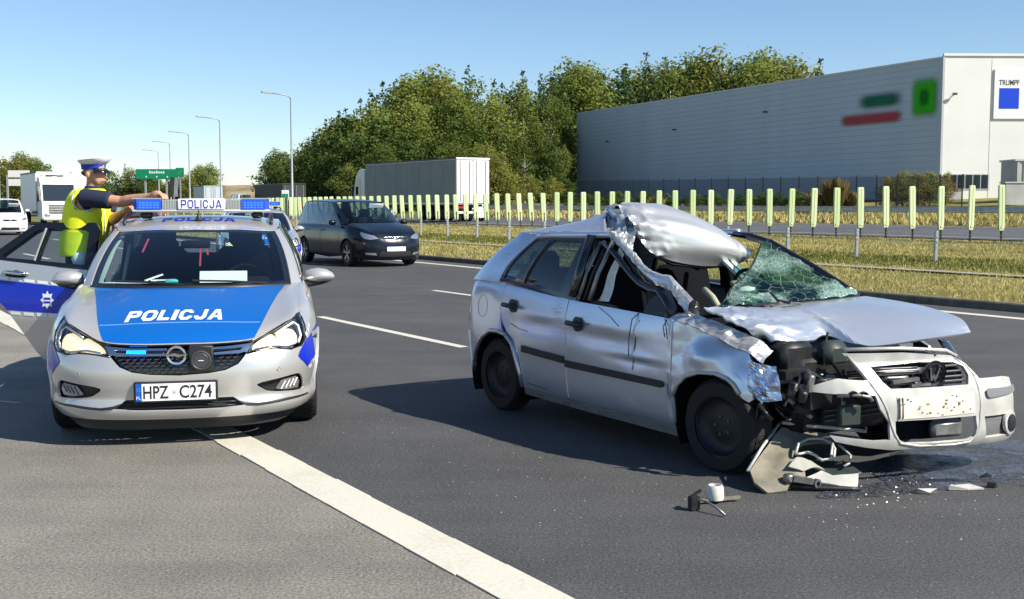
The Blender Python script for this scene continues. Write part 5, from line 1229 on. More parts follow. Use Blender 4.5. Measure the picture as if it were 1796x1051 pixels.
def crumple_shell(name, cols, mat, parent, nc=40, ng=30, amp=None, th=.006, auto=None, inner=None, ref=None, flat=False, crease=None):
    """a free-form sheet through control columns, pushed about by creases; amp(c, g) in metres"""
    fn = patch_fn(cols); C = len(cols) - 1; G = len(cols[0]) - 1; P = [[Vector(fn(C * i / nc, G * j / ng)) for j in range(ng + 1)] for i in range(nc + 1)]
    Nn = []
    for i in range(nc + 1):
        r = []
        for j in range(ng + 1):
            a = P[min(i + 1, nc)][j] - P[max(i - 1, 0)][j]; b = P[i][min(j + 1, ng)] - P[i][max(j - 1, 0)]; n = a.cross(b); r.append(n.normalized() if n.length > 1e-9 else Vector((0, 0, 1)))
        Nn.append(r)
    if ref is not None and sum(Nn[i][j].dot(P[i][j] - Vector(ref)) for i in range(0, nc, 4) for j in range(0, ng, 4)) < 0: Nn = [[-n for n in r] for r in Nn]
    if amp:
        for i in range(nc + 1):
            for j in range(ng + 1):
                k = amp(i / nc, j / ng); v = P[i][j]
                P[i][j] = v + Nn[i][j] * (k * (ridged(v, 7) * .6 + ridged(v + Vector((3, 1, 7)), 15) * .35 + noise.noise(v * 33) * .15))
    if crease: P = [[P[i][j] + Nn[i][j] * crease(i / nc, j / ng) for j in range(ng + 1)] for i in range(nc + 1)]
    V = [v for r in P for v in r]; K = ng + 1; F = [(i * K + j, i * K + j + 1, (i + 1) * K + j + 1, (i + 1) * K + j) for i in range(nc) for j in range(ng)]
    n0 = len(V); V += [P[i][j] - Nn[i][j] * th for i in range(nc + 1) for j in range(ng + 1)]; F2 = [tuple(n0 + q for q in reversed(f)) for f in F]
    rim = [j for j in range(K)] + [i * K + ng for i in range(1, nc + 1)] + [nc * K + j for j in range(ng - 1, -1, -1)] + [i * K for i in range(nc - 1, 0, -1)]
    F3 = [(rim[q], rim[(q + 1) % len(rim)], rim[(q + 1) % len(rim)] + n0, rim[q] + n0) for q in range(len(rim))]
    m = MB(); m.add(V, F); m.M = [0] * len(F); m.F = list(F); m.F += F2; m.M += [1 if inner else 0] * len(F2); m.F += F3; m.M += [0] * len(F3)
    o = m.build(name, [mat] + ([inner] if inner else []), parent, smooth=not flat)
    if auto: o.data.set_sharp_from_angle(angle=R(auto))
    return o
def wreck_paint(name, base, scr, amt):
    """silver paint with scratches, scuffs and road dirt"""
    m, t, b = nodes(name); L = t.links.new; N = t.nodes.new; tc = N('ShaderNodeTexCoord')
    mp = N('ShaderNodeMapping'); mp.inputs['Scale'].default_value = (3, 3, 40); L(tc.outputs['Object'], mp.inputs['Vector'])
    n = N('ShaderNodeTexNoise'); n.inputs['Scale'].default_value = 2.2; n.inputs['Detail'].default_value = 8; n.inputs['Roughness'].default_value = .7; L(mp.outputs[0], n.inputs['Vector'])
    n2 = N('ShaderNodeTexNoise'); n2.inputs['Scale'].default_value = 3.1; n2.inputs['Detail'].default_value = 5; L(tc.outputs['Object'], n2.inputs['Vector'])
    mu = N('ShaderNodeMath'); mu.operation = 'MULTIPLY'; L(n.outputs['Fac'], mu.inputs[0]); L(n2.outputs['Fac'], mu.inputs[1])
    mr = N('ShaderNodeMapRange'); mr.inputs['From Min'].default_value = .30 - amt; mr.inputs['From Max'].default_value = .40 - amt * .6; L(mu.outputs[0], mr.inputs['Value'])
    mx = N('ShaderNodeMix'); mx.data_type = 'RGBA'; mx.inputs['A'].default_value = (*base, 1); mx.inputs['B'].default_value = (*scr, 1); L(mr.outputs[0], mx.inputs['Factor']); L(mx.outputs['Result'], b.inputs['Base Color'])
    r = N('ShaderNodeMapRange'); r.inputs['To Min'].default_value = .30; r.inputs['To Max'].default_value = .58; L(mr.outputs[0], r.inputs['Value']); L(r.outputs[0], b.inputs['Roughness'])
    b.inputs['Metallic'].default_value = .70; b.inputs['Coat Weight'].default_value = .3; b.inputs['Coat Roughness'].default_value = .16
    return m
M['wreck'] = wreck_paint('wreck silver sky tinted', (.60, .655, .74), (.46, .485, .52), .0)  # sides and roof: the sky's blue reflection is mixed into the silver
M['wreck_hood'] = wreck_paint('wreck bonnet sky tinted', (.64, .685, .75), (.55, .575, .61), .0)  # bonnet silver with the same reflected sky blue painted in
M['torn'] = wreck_paint('torn bare metal', (.62, .62, .62), (.24, .24, .23), .07)
M['bumper_white'] = principled('dusty silver bumper', (.52, .51, .47), .45, metal=.3, coat=.2, var=.2, vscale=7)
M['bumper_back'] = principled('grey bumper inside', (.21, .19, .14), .7, var=.4, vscale=7, bump=.15, bscale=25)
M['plate_bare'] = principled('dirty plate recess', (.66, .63, .55), .6, var=.22, vscale=9)
M['mech'] = principled('oily machinery', (.02, .021, .022), .45, metal=.3, var=.5, vscale=14)
M['mech_alu'] = principled('cast aluminium', (.24, .24, .235), .45, metal=.8, var=.4, vscale=10)
M['green_plastic'] = principled('green grey plastic', (.022, .034, .031), .5)
def cracked_glass():
    m = bpy.data.materials.new('shattered windscreen'); m.use_nodes = True; t = m.node_tree; t.nodes.clear(); L = t.links.new; N = t.nodes.new
    o = N('ShaderNodeOutputMaterial'); tc = N('ShaderNodeTexCoord')
    wv = N('ShaderNodeTexNoise'); wv.inputs['Scale'].default_value = 4; L(tc.outputs['Object'], wv.inputs['Vector'])
    mv = N('ShaderNodeMix'); mv.data_type = 'RGBA'; mv.inputs['Factor'].default_value = .12; L(tc.outputs['Object'], mv.inputs['A']); L(wv.outputs['Color'], mv.inputs['B'])
    def edges(scale, w):
        v = N('ShaderNodeTexVoronoi'); v.feature = 'DISTANCE_TO_EDGE'; v.inputs['Scale'].default_value = scale; L(mv.outputs['Result'], v.inputs['Vector'])
        r = N('ShaderNodeMapRange'); r.inputs['From Max'].default_value = w; r.inputs['To Min'].default_value = 1; r.inputs['To Max'].default_value = 0; L(v.outputs['Distance'], r.inputs['Value']); return r.outputs[0]
    e1, e2 = edges(13, .012), edges(38, .09)
    big = N('ShaderNodeTexNoise'); big.inputs['Scale'].default_value = 3.0; big.inputs['Detail'].default_value = 3; L(tc.outputs['Object'], big.inputs['Vector'])
    br = N('ShaderNodeMapRange'); br.inputs['From Min'].default_value = .42; br.inputs['From Max'].default_value = .66; L(big.outputs['Fac'], br.inputs['Value'])
    mu = N('ShaderNodeMath'); mu.operation = 'MULTIPLY'; L(e2, mu.inputs[0]); L(br.outputs[0], mu.inputs[1])
    mx = N('ShaderNodeMath'); mx.operation = 'MAXIMUM'; L(e1, mx.inputs[0]); L(mu.outputs[0], mx.inputs[1])
    ad = N('ShaderNodeMath'); ad.operation = 'MULTIPLY_ADD'; ad.inputs[1].default_value = .42; L(br.outputs[0], ad.inputs[0]); L(mx.outputs[0], ad.inputs[2])
    cl = N('ShaderNodeMath'); cl.operation = 'MINIMUM'; cl.inputs[1].default_value = .85; L(ad.outputs[0], cl.inputs[0])
    tr = N('ShaderNodeBsdfTransparent'); tr.inputs[0].default_value = (.36, .58, .52, 1); gl = N('ShaderNodeBsdfGlossy'); gl.inputs['Roughness'].default_value = .05
    m1 = N('ShaderNodeMixShader'); m1.inputs[0].default_value = .10; L(tr.outputs[0], m1.inputs[1]); L(gl.outputs[0], m1.inputs[2])
    df = N('ShaderNodeBsdfDiffuse'); df.inputs[0].default_value = (.50, .68, .62, 1); tl = N('ShaderNodeBsdfTranslucent'); tl.inputs[0].default_value = (.40, .60, .54, 1); m2 = N('ShaderNodeMixShader'); m2.inputs[0].default_value = .4; L(df.outputs[0], m2.inputs[1]); L(tl.outputs[0], m2.inputs[2])
    m3 = N('ShaderNodeMixShader'); L(cl.outputs[0], m3.inputs[0]); L(m1.outputs[0], m3.inputs[1]); L(m2.outputs[0], m3.inputs[2]); L(m3.outputs[0], o.inputs[0]); return m
M['cracked'] = cracked_glass()

def dents(p, z):
    """how far the near side is pushed in (metres)"""
    if p > -.9: return 0.0
    def g(pc, zc, sp, sz): return math.exp(-((p - pc) / sp) ** 2 - ((z - zc) / sz) ** 2)
    k = .018 * g(-3.95, .80, .16, .12) + .022 * g(-3.55, .62, .10, .16) + .012 * g(-3.2, .72, .30, .05) - .008 * g(-3.1, .80, .3, .04) + .014 * g(-2.35, .70, .32, .06) - .010 * g(-2.3, .78, .4, .045) + .010 * g(-2.05, .58, .25, .03) - .006 * g(-2.0, .62, .2, .02)
    k += .03 * g(-1.35, .80, .16, .07) - .022 * g(-1.42, .68, .10, .05) + .02 * g(-1.12, .70, .07, .09) + .012 * g(-1.6, .75, .05, .12)
    w = .0016 if p < -1.7 else .009
    return k + w * noise.noise(Vector((p * 5.5, z * 8, 3.3))) + w * .5 * noise.noise(Vector((p * 14, z * 16, 1.3)))
def wrecked_car():
    root = empty('wrecked_car', (2.28, 6.461, 0), R(32.8)); tag(root, 'crushed silver hatchback with shattered windscreen and torn off front corner', 'car')
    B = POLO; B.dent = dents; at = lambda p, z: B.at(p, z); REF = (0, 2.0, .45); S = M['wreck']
    # ---- near (battered) side
    fa = [(-1.663, .419), (-1.62, .496), (-1.544, .556), (-1.434, .592), (-1.306, .600), (-1.218, .581), (-1.167, .554), (-1.113, .505)]
    ra = [(-4.17, .26), (-4.146, .33), (-4.10, .42), (-4.018, .500), (-3.93, .57), (-3.815, .621), (-3.70, .628), (-3.61, .608), (-3.52, .55), (-3.45, .46), (-3.415, .35), (-3.402, .235)]
    fend = [(-1.676, .24), (-1.676, .885), (-1.55, .872), (-1.40, .842), (-1.25, .80), (-1.12, .752), (-1.075, .70), (-1.065, .62), (-1.03, .55), (-1.015, .485), (-1.045, .465), (-1.09, .48)] + list(reversed(fa)) + [(-1.668, .33)]
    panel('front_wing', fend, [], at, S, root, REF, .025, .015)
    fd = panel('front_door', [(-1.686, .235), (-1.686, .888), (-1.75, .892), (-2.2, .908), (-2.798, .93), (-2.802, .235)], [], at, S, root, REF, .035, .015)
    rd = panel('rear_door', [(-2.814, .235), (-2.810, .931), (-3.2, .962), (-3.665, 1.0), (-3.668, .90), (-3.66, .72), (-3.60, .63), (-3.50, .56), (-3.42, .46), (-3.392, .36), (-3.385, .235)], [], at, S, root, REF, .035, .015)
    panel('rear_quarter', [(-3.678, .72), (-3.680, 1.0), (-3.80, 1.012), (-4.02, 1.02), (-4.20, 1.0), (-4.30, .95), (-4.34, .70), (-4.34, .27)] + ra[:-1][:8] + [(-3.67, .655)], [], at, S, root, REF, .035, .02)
    m = MB(); m.tube([B.at(p, z, .004) for p, z in ra], [.014] * 3 + [.018] * 6 + [.022, .018, .012], 6); m.build('arch_lip', M['torn'], root, smooth=True)
    m = MB(); m.tube([B.at(p, z, .004) for p, z in fa], .013, 6); m.build('arch_lip', M['bumper_white'], root, smooth=True)
    panel('sill', [(-1.70, .15), (-1.69, .245), (-3.40, .245), (-3.42, .17), (-2.6, .155)], [], at, M['torn'], root, REF, .05, .03, lift=-.012)
    for q, par in (([(-3.357, .508), (-3.354, .555), (-2.818, .534), (-2.818, .484)], rd), ([(-2.80, .462), (-2.80, .510), (-1.77, .498), (-1.748, .488), (-1.748, .466), (-1.77, .456)], fd)):
        panel('rubbing_strip', q, [], at, M['black_plastic'], par, REF, .04, .012, lift=.014)
    for (p, z), par in (((-3.487, .838), rd), ((-2.646, .776), fd)):
        c = Vector(B.at(p, z, .012)); m = MB(); n = 16
        m.lathe([(.05, -.004), (.052, .004), (.044, .008), (.001, .004)], 20, axis='X'); h = m.build('handle_bowl', M['black_plastic'], par, auto=40); h.location = c; h.rotation_euler = (0, 0, math.pi)
        m = MB(); m.tube([c + Vector((-.02, -.075, -.002)), c + Vector((-.04, -.06, .001)), c + Vector((-.04, .07, .006)), c + Vector((-.02, .085, .004))], [.012, .018, .018, .013], 8); m.build('door_handle', M['black_plastic'], par, smooth=True)
    # fuel flap ring, scrapes
    m = MB(); c = (-3.98, .80); m.tube([B.at(c[0] + .075 * math.cos(t), c[1] + .085 * math.sin(t), .0005) for t in np.linspace(0, 2 * math.pi, 24)], .0015, 5); m.build('fuel_flap_gap', M['mech'], root)
    for k, pts in enumerate([[(-3.55, .70), (-3.40, .672), (-3.28, .666)], [(-2.0, .86), (-2.03, .74), (-2.05, .60), (-2.06, .53)], [(-3.32, .275), (-3.18, .27), (-3.05, .262)], [(-2.45, .905), (-2.32, .86), (-2.2, .80)]]):
        m = MB(); m.tube([B.at(p, z, .0012) for p, z in pts], .0025, 5); m.build('scrape', M['mech'], root)
    # ---- far side below the windows, tail
    Bf = Belt.__new__(Belt); Bf.tab, Bf.prof, Bf.dent = B.tab, B.prof, None; atf = lambda p, z: Bf.at(p, z)
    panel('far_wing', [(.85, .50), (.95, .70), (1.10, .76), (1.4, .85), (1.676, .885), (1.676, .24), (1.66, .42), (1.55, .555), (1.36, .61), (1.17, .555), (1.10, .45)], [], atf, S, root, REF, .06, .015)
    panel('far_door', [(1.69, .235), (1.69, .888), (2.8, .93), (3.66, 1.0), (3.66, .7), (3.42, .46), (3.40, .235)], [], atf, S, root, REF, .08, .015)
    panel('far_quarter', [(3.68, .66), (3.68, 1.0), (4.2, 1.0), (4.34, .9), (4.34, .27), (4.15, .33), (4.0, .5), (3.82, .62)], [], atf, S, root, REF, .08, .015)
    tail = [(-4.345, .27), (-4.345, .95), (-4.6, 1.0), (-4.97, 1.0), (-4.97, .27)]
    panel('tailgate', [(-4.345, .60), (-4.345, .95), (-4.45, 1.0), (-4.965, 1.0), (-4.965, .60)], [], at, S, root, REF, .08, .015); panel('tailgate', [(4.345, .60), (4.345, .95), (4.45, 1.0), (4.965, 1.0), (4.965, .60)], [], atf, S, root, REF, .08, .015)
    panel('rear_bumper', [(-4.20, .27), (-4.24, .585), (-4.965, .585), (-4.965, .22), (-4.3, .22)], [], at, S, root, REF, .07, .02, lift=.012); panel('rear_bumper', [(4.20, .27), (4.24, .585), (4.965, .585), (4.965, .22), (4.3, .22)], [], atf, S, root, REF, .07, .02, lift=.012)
    for f, a_ in ((mir, at), (lambda q: q, atf)): panel('tail_lamp', f([(4.26, .66), (4.27, .86), (4.34, .92), (4.42, .88), (4.43, .66)]), [], a_, M['red_lens'], root, REF, .05, .02, lift=.006)
    # ---- window surround of the near side
    bot = [(-.77, 1.2, .90), (-.785, 2.25, .935), (-.78, 2.88, .985), (-.77, 3.17, 1.008), (-.745, 3.56, 1.01), (-.60, 3.735, .995), (0, 3.79, .99)]
    top = [(-.60, 1.98, 1.372), (-.605, 2.25, 1.366), (-.605, 2.72, 1.358), (-.60, 2.95, 1.352), (-.575, 3.20, 1.362), (-.45, 3.28, 1.36), (0, 3.31, 1.37)]
    gh = loft(bot, top, .025); GR = (0, 2.5, .9)
    h1 = [(1.16, .07), (1.16, .93), (1.86, .93), (1.93, .80), (1.95, .07)]; h2 = [(2.10, .06), (2.08, .93), (2.80, .93), (2.98, .30), (2.98, .10), (2.93, .06)]
    for sgn in (1, -1):
        f = (lambda q: q) if sgn > 0 else mir; tg = '' if sgn > 0 else 'far_'
        panel('window_frame', f([(.92, -.01), (.95, 1.0), (2.86, 1.0), (3.08, .32), (3.08, .02), (3.0, -.01)]), [f(h1), f(h2)], gh, M['gloss_black'], root, GR, .08, .03, lift=-.004)
        panel('quarter_glass', f(h2), [], gh, M['glass_dark'], root, GR, .1, .004, lift=-.012); panel('rear_door_glass', f(h1), [], gh, M['glass'], root, GR, .1, .004, lift=-.012)
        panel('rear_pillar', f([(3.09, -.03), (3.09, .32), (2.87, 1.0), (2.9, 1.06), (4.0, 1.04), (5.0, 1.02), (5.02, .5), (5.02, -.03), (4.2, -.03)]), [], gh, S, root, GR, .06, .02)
        m = MB(); m.tube([gh(sgn * 1.97, q) for q in np.linspace(.08, .92, 5)], .007, 5); m.build('window_guide', M['mech_alu'], root)
    panel('rear_window', [(5.06, .08), (5.9999, .08), (5.9999, .9), (5.1, .9)], [], gh, M['glass_dark'], root, GR, .1, 0); panel('rear_window', mir([(5.06, .08), (5.9999, .08), (5.9999, .9), (5.1, .9)]), [], gh, M['glass_dark'], root, GR, .1, 0)
    # roof gutter rail over the near windows
    m = MB(); m.tube([gh(p, 1.035) for p in np.linspace(.02, 2.9, 14)], .026, 8); m.build('roof_rail_panel', S, root, smooth=True)
    m = MB(); m.tube([gh(-p, 1.035) for p in np.linspace(.02, 2.9, 14)], .026, 8); m.build('roof_rail_panel', S, root, smooth=True)
    # ---- crushed roof
    roofc = [[(-.575, 3.19, 1.375), (-.60, 2.85, 1.385), (-.605, 2.45, 1.392), (-.59, 2.09, 1.385)],
             [(-.47, 3.25, 1.385), (-.45, 2.85, 1.432), (-.40, 2.52, 1.49), (-.36, 2.36, 1.55)],
             [(0, 3.29, 1.40), (0, 2.85, 1.45), (0, 2.5, 1.52), (-.05, 2.27, 1.585)],
             [(.37, 3.27, 1.385), (.38, 2.85, 1.42), (.38, 2.5, 1.44), (.35, 2.15, 1.43)],
             [(.575, 3.19, 1.362), (.60, 2.85, 1.375), (.60, 2.45, 1.382), (.57, 2.05, 1.36)]]
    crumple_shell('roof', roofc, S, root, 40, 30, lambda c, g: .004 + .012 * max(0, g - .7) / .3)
    flap = [[(-.36, 2.34, 1.575), (-.40, 2.16, 1.53), (-.44, 2.02, 1.45), (-.42, 1.95, 1.37), (-.34, 1.94, 1.28)],
            [(-.22, 2.26, 1.598), (-.24, 2.08, 1.565), (-.25, 1.93, 1.47), (-.235, 1.87, 1.34), (-.18, 1.89, 1.205)],
            [(.02, 2.21, 1.592), (.0, 2.02, 1.545), (-.01, 1.86, 1.44), (0, 1.81, 1.30), (.03, 1.86, 1.165)],
            [(.20, 2.10, 1.512), (.19, 1.95, 1.475), (.18, 1.82, 1.385), (.19, 1.78, 1.27), (.21, 1.845, 1.155)],
            [(.37, 1.98, 1.402), (.36, 1.87, 1.37), (.355, 1.79, 1.305), (.36, 1.775, 1.23), (.37, 1.835, 1.162)],
            [(.50, 1.85, 1.275), (.50, 1.81, 1.262), (.495, 1.79, 1.235), (.485, 1.80, 1.205), (.475, 1.835, 1.182)]]
    def tri(x, w): return max(0.0, 1 - abs(x) / w)
    def flap_crease(c, g): return -.030 * tri(g - (.30 + .22 * c), .10) * max(0, 1 - c / .62) + .016 * tri(g - (.58 + .10 * c), .07) * max(0, 1 - c / .50) - .014 * tri(g - (.80 - .15 * c), .08) * max(0, 1 - c / .42) - .010 * tri(c - .80 - .1 * g, .05)
    def hood_crease(c, g): return .012 * tri(c - (.50 + .14 * g), .035) * min(1, g * 3) - .014 * tri(g - (.45 + .3 * c), .09) * max(0, 1 - c / .5) + .012 * tri(g - (.75 - .2 * c), .07) * max(0, 1 - c / .55)
    def flap_amp(c, g): return .06 * max(0, .27 - c) / .27 + .0006
    crumple_shell('folded_roof_panel', flap, principled('smooth silver', (.60, .61, .61), .34, metal=.6, coat=.3), root, 60, 48, flap_amp, crease=flap_crease, inner=M['interior'], ref=(0, 2.3, 1.2), auto=24)
    cr2 = [[(-.40, 2.50, 1.505), (-.46, 2.38, 1.46), (-.55, 2.20, 1.405), (-.60, 2.03, 1.375)],
           [(-.36, 2.42, 1.555), (-.43, 2.24, 1.50), (-.53, 2.10, 1.43), (-.60, 1.95, 1.345)],
           [(-.33, 2.33, 1.59), (-.41, 2.12, 1.525), (-.50, 2.0, 1.44), (-.585, 1.90, 1.30)],
           [(-.34, 2.25, 1.59), (-.41, 2.0, 1.49), (-.46, 1.93, 1.39), (-.52, 1.88, 1.26)]]
    crumple_shell('crumpled_roof_fold', cr2, M['torn'], root, 20, 22, lambda c, g: .055, flat=True)
    m = MB(); m.tube([(.49, 1.86, 1.19), (.35, 1.86, 1.155), (.1, 1.88, 1.145), (-.15, 1.90, 1.175), (-.33, 1.95, 1.26)], .012, 6); m.build('roof_edge_seal', M['gloss_black'], root, smooth=True)
    # ---- pillars: bent near windscreen pillar, far pillar
    ap = [(-.60, 2.02, 1.385), (-.605, 1.92, 1.335), (-.61, 1.83, 1.278), (-.62, 1.75, 1.225), (-.635, 1.655, 1.172), (-.65, 1.555, 1.128), (-.665, 1.43, 1.10), (-.675, 1.31, 1.08), (-.69, 1.21, 1.035), (-.705, 1.13, .98), (-.715, 1.05, .94)]
    m = MB(); sec = []
    for i, p in enumerate(ap):
        w = .030 + .026 * (i / 10) ** 1.2; row = []
        for k in range(13):
            t = 2 * math.pi * k / 12; v = Vector((p[0] + math.cos(t) * w * .8, p[1] + math.sin(t) * .2 * w, p[2] + math.sin(t) * w)); row.append(v + Vector((1, .4, 1)) * (.014 * ridged(v, 17) + .008 * noise.noise(v * 45)))
        sec.append(row)
    ss = []
    for i in range(len(sec) - 1):
        for f in (0, .25, .5, .75): ss.append([a.lerp(b, f) + Vector((.5, 0, 1)) * .012 * noise.noise(a.lerp(b, f) * 28) for a, b in zip(sec[i], sec[i + 1])])
    ss.append(sec[-1]); o = grid_mesh('bent_windscreen_pillar', ss, M['torn'], root, smooth=False)
    m = MB(); m.tube([(x - .03, y + .05, z - .055) for x, y, z in ap[:7]] + [(-.70, 1.40, 1.045), (-.73, 1.30, .99), (-.755, 1.20, .905)], .022, 8); m.build('door_window_frame', M['gloss_black'], root, smooth=True)
    m = MB(); m.tube([(-.60, 1.90, 1.30), (-.63, 1.72, 1.16), (-.65, 1.60, 1.08), (-.665, 1.50, 1.06), (-.675, 1.38, 1.045)], .014, 6); m.build('hanging_seal', M['black_plastic'], root, smooth=True)
    m = MB(); m.tube([(-.77, 2.22, .945), (-.70, 2.22, 1.14), (-.61, 2.22, 1.37)], .045, 8); m.build('centre_pillar', M['gloss_black'], root, smooth=True)
    for x, r, mt in ((2.13, .012, M['mech_alu']), (2.06, .010, M['mech']), (2.0, .016, M['mech_alu'])):
        m = MB(); m.tube([(-.775, x + .03, .94), (-.71, x + .02, 1.12), (-.625, x - .03, 1.34)], r, 6); m.build('window_seal', mt, root, smooth=True)
    grid_mesh('torn_curtain', [[(-.73 + .12 * f + .008 * math.sin(9 * f), 1.93 - .04 * f + w * (.055 - .02 * f), .94 + .36 * f) for w in (-1, -.3, .4, 1)] for f in np.linspace(0, 1, 9)], principled('grey white cloth', (.62, .63, .58), .8, var=.15, vscale=20), root)
    m = MB(); mt_ = [(-.772, 1.17, .895), (-.752, 1.16, .955), (-.712, 1.27, 1.055), (-.705, 1.36, 1.05), (-.735, 1.44, .985), (-.775, 1.46, .905)]
    m.add(mt_ + [(x + .02, y, z) for x, y, z in mt_], [tuple(range(6)), tuple(range(11, 5, -1))] + [(i, (i + 1) % 6, (i + 1) % 6 + 6, i + 6) for i in range(6)]); m.build('mirror_base', M['black_plastic'], root)
    for pts in ([(-.785, 1.47, .91), (-.83, 1.50, .86), (-.838, 1.52, .75), (-.833, 1.53, .62)], [(-.785, 1.20, .90), (-.835, 1.19, .84), (-.838, 1.17, .78)], [(-.78, 1.24, .93), (-.84, 1.16, .86), (-.842, 1.14, .77)]): m = MB(); m.tube(pts, .0035, 5); m.build('hanging_wire', M['mech'], root)
    fp = [(.66, .95, .985), (.625, 1.14, 1.085), (.60, 1.30, 1.165), (.575, 1.46, 1.235), (.55, 1.64, 1.318), (.52, 1.82, 1.362), (.50, 1.97, 1.378)]
    m = MB(); m.tube(fp, .024, 8); m.build('far_windscreen_pillar', M['gloss_black'], root, smooth=True)
    m = MB(); m.tube([(x - .035, y, z - .012) for x, y, z in fp[:-1]], .012, 6); m.build('windscreen_trim', M['mech_alu'], root, smooth=True)
    m = MB(); m.tube([(.69, 2.2, .93), (.62, 2.2, 1.2), (.57, 2.18, 1.37)], .04, 6); m.build('far_centre_pillar', M['interior'], root, smooth=True)
    # ---- shattered windscreen still hanging on the far pillar
    ws = [[(-.50, 1.06, .945), (-.30, 1.20, .975), (-.10, 1.36, 1.03), (.10, 1.44, 1.10), (.25, 1.50, 1.20), (.42, 1.60, 1.325)],
          [(-.20, 1.0, .952), (-.02, 1.13, .985), (.10, 1.27, 1.05), (.24, 1.37, 1.12), (.35, 1.46, 1.215), (.45, 1.61, 1.328)],
          [(.18, .955, .965), (.28, 1.06, 1.015), (.36, 1.18, 1.075), (.42, 1.30, 1.145), (.46, 1.43, 1.23), (.48, 1.63, 1.335)],
          [(.60, .95, .985), (.585, 1.10, 1.065), (.57, 1.24, 1.135), (.555, 1.38, 1.20), (.53, 1.52, 1.27), (.50, 1.66, 1.345)]]
    crumple_shell('windscreen', ws, M['cracked'], root, 40, 40, lambda c, g: .016 + .02 * (g < .25), th=.004)
    m = MB(); m.tube([(x - .01, y + .005, z - .004) for x, y, z in ws[0]], .007, 6); m.build('broken_glass_edge', M['mech'], root, smooth=True)
    band = [[(-.36, .92, .955), (-.30, .97, .985), (-.27, 1.06, .985)], [(-.05, .88, .965), (0, .95, 1.00), (.02, 1.03, .99)], [(.25, .88, .98), (.28, .93, 1.025), (.3, 1.0, 1.01)], [(.58, .90, .985), (.59, .94, 1.01), (.6, .99, 1.0)]]
    crumple_shell('glass_crumbs_sheet', band, M['cracked'], root, 40, 14, lambda c, g: .035, th=.004)
    # ---- bonnet
    hood = [[(-.727, .945, .955), (-.715, .85, .928), (-.70, .74, .895), (-.64, .665, .858), (-.551, .612, .82)],
            [(-.53, .90, .958), (-.56, .80, .945), (-.57, .70, .91), (-.545, .60, .865), (-.50, .53, .797)],
            [(-.33, .86, .953), (-.36, .77, .94), (-.36, .68, .905), (-.33, .57, .855), (-.30, .475, .79)],
            [(-.08, .86, .962), (-.12, .76, .945), (-.14, .68, .91), (-.13, .60, .862), (-.108, .53, .805)],
            [(.11, .86, .97), (.08, .74, .955), (.05, .62, .92), (.02, .46, .845), (-.006, .313, .757)],
            [(.4, .875, .98), (.41, .70, .972), (.42, .52, .948), (.41, .32, .888), (.392, .138, .80)],
            [(.66, .89, .985), (.735, .66, .962), (.76, .42, .93), (.75, .22, .885), (.696, .109, .815)]]
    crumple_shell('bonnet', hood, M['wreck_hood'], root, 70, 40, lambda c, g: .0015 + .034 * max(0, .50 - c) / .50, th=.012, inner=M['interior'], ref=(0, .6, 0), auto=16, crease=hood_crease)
    m = MB(); m.tube([(-.73, .96, .94), (-.35, .90, .94), (.1, .89, .955), (.62, .93, .975)], .03, 8); m.build('cowl', M['black_plastic'], root, smooth=True)
    for pts in ([(-.35, .90, .965), (-.22, .82, .985), (-.05, .80, .975)], [(-.16, .78, .985), (-.21, .84, 1.0), (-.24, .87, 1.05)]): m = MB(); m.tube(pts, .010, 5); m.build('wiper_arm', M['black_plastic'], root)
    # inner wing crumpled between the bonnet's edge and the outer wing
    iw = [[(-.80, 1.20, .875), (-.755, 1.16, .90), (-.72, 1.09, .925)], [(-.80, .98, .855), (-.76, .95, .87), (-.72, .92, .90)], [(-.775, .78, .80), (-.74, .78, .825), (-.69, .76, .86)], [(-.735, .60, .745), (-.70, .60, .77), (-.62, .62, .80)], [(-.70, .47, .68), (-.66, .49, .71), (-.57, .52, .74)]]
    crumple_shell('crumpled_inner_wing', iw, M['torn'], root, 26, 10, lambda c, g: .03, flat=True)
    lp = [[(-.755, .52, .70), (-.72, .46, .68), (-.66, .42, .66)], [(-.765, .50, .60), (-.74, .42, .58), (-.68, .36, .57)], [(-.76, .48, .49), (-.74, .40, .48), (-.69, .32, .49)]]
    crumple_shell('broken_headlamp', lp, principled('headlamp chrome', (.55, .62, .72), .14, metal=.9), root, 14, 12, lambda c, g: .05, flat=True)
    # ---- engine bay and running gear
    eb = empty('engine_bay', (0, 0, 0), 0, root)
    m = MB(); m.box((.05, .74, .47), (1.0, .62, .50), bev=.05); m.build('engine_block', M['mech'], eb, auto=40)
    m = MB(); m.box((.08, .42, .50), (.72, .05, .40)); m.build('radiator', M['mech'], eb)
    m = MB(); [m.box((.08, .388, .32 + .03 * k), (.70, .008, .006)) for k in range(12)]; tag(m.build('radiator_fins', M['mech_alu'], eb), kind='stuff')
    m = MB(); m.bar((-.62, .40, .62), (.62, .34, .66), .07, .05); m.build('slam_panel', M['mech'], eb)
    m = MB(); m.bar((-.52, .30, .48), (.60, .25, .50), .06, .10); m.build('crash_beam', M['mech'], eb)
    m = MB(); m.box((-.42, .55, .70), (.26, .20, .18), bev=.03); m.build('battery', M['mech'], eb, auto=40)
    m = MB(); m.box((-.18, .42, .71), (.20, .12, .16), bev=.04); m.build('coolant_tank', M['green_plastic'], eb, auto=40)
    random.seed(21)
    for k in range(18):
        x, y, z = random.uniform(-.68, -.05), random.uniform(.28, .55), random.uniform(.40, .68); p = [Vector((x, y, z))]
        for _ in range(4): q = p[-1] + Vector((random.uniform(-.10, .12), random.uniform(-.07, .06), random.uniform(-.13, .10))); q.z = max(q.z, .37); p.append(q)
        m = MB(); m.tube(p, random.choice((.006, .009, .014, .02)), 6); m.build('hose', random.choice((M['mech'], M['mech'], M['mech'], M['mech_alu'], M['black_plastic'])), eb, smooth=True)
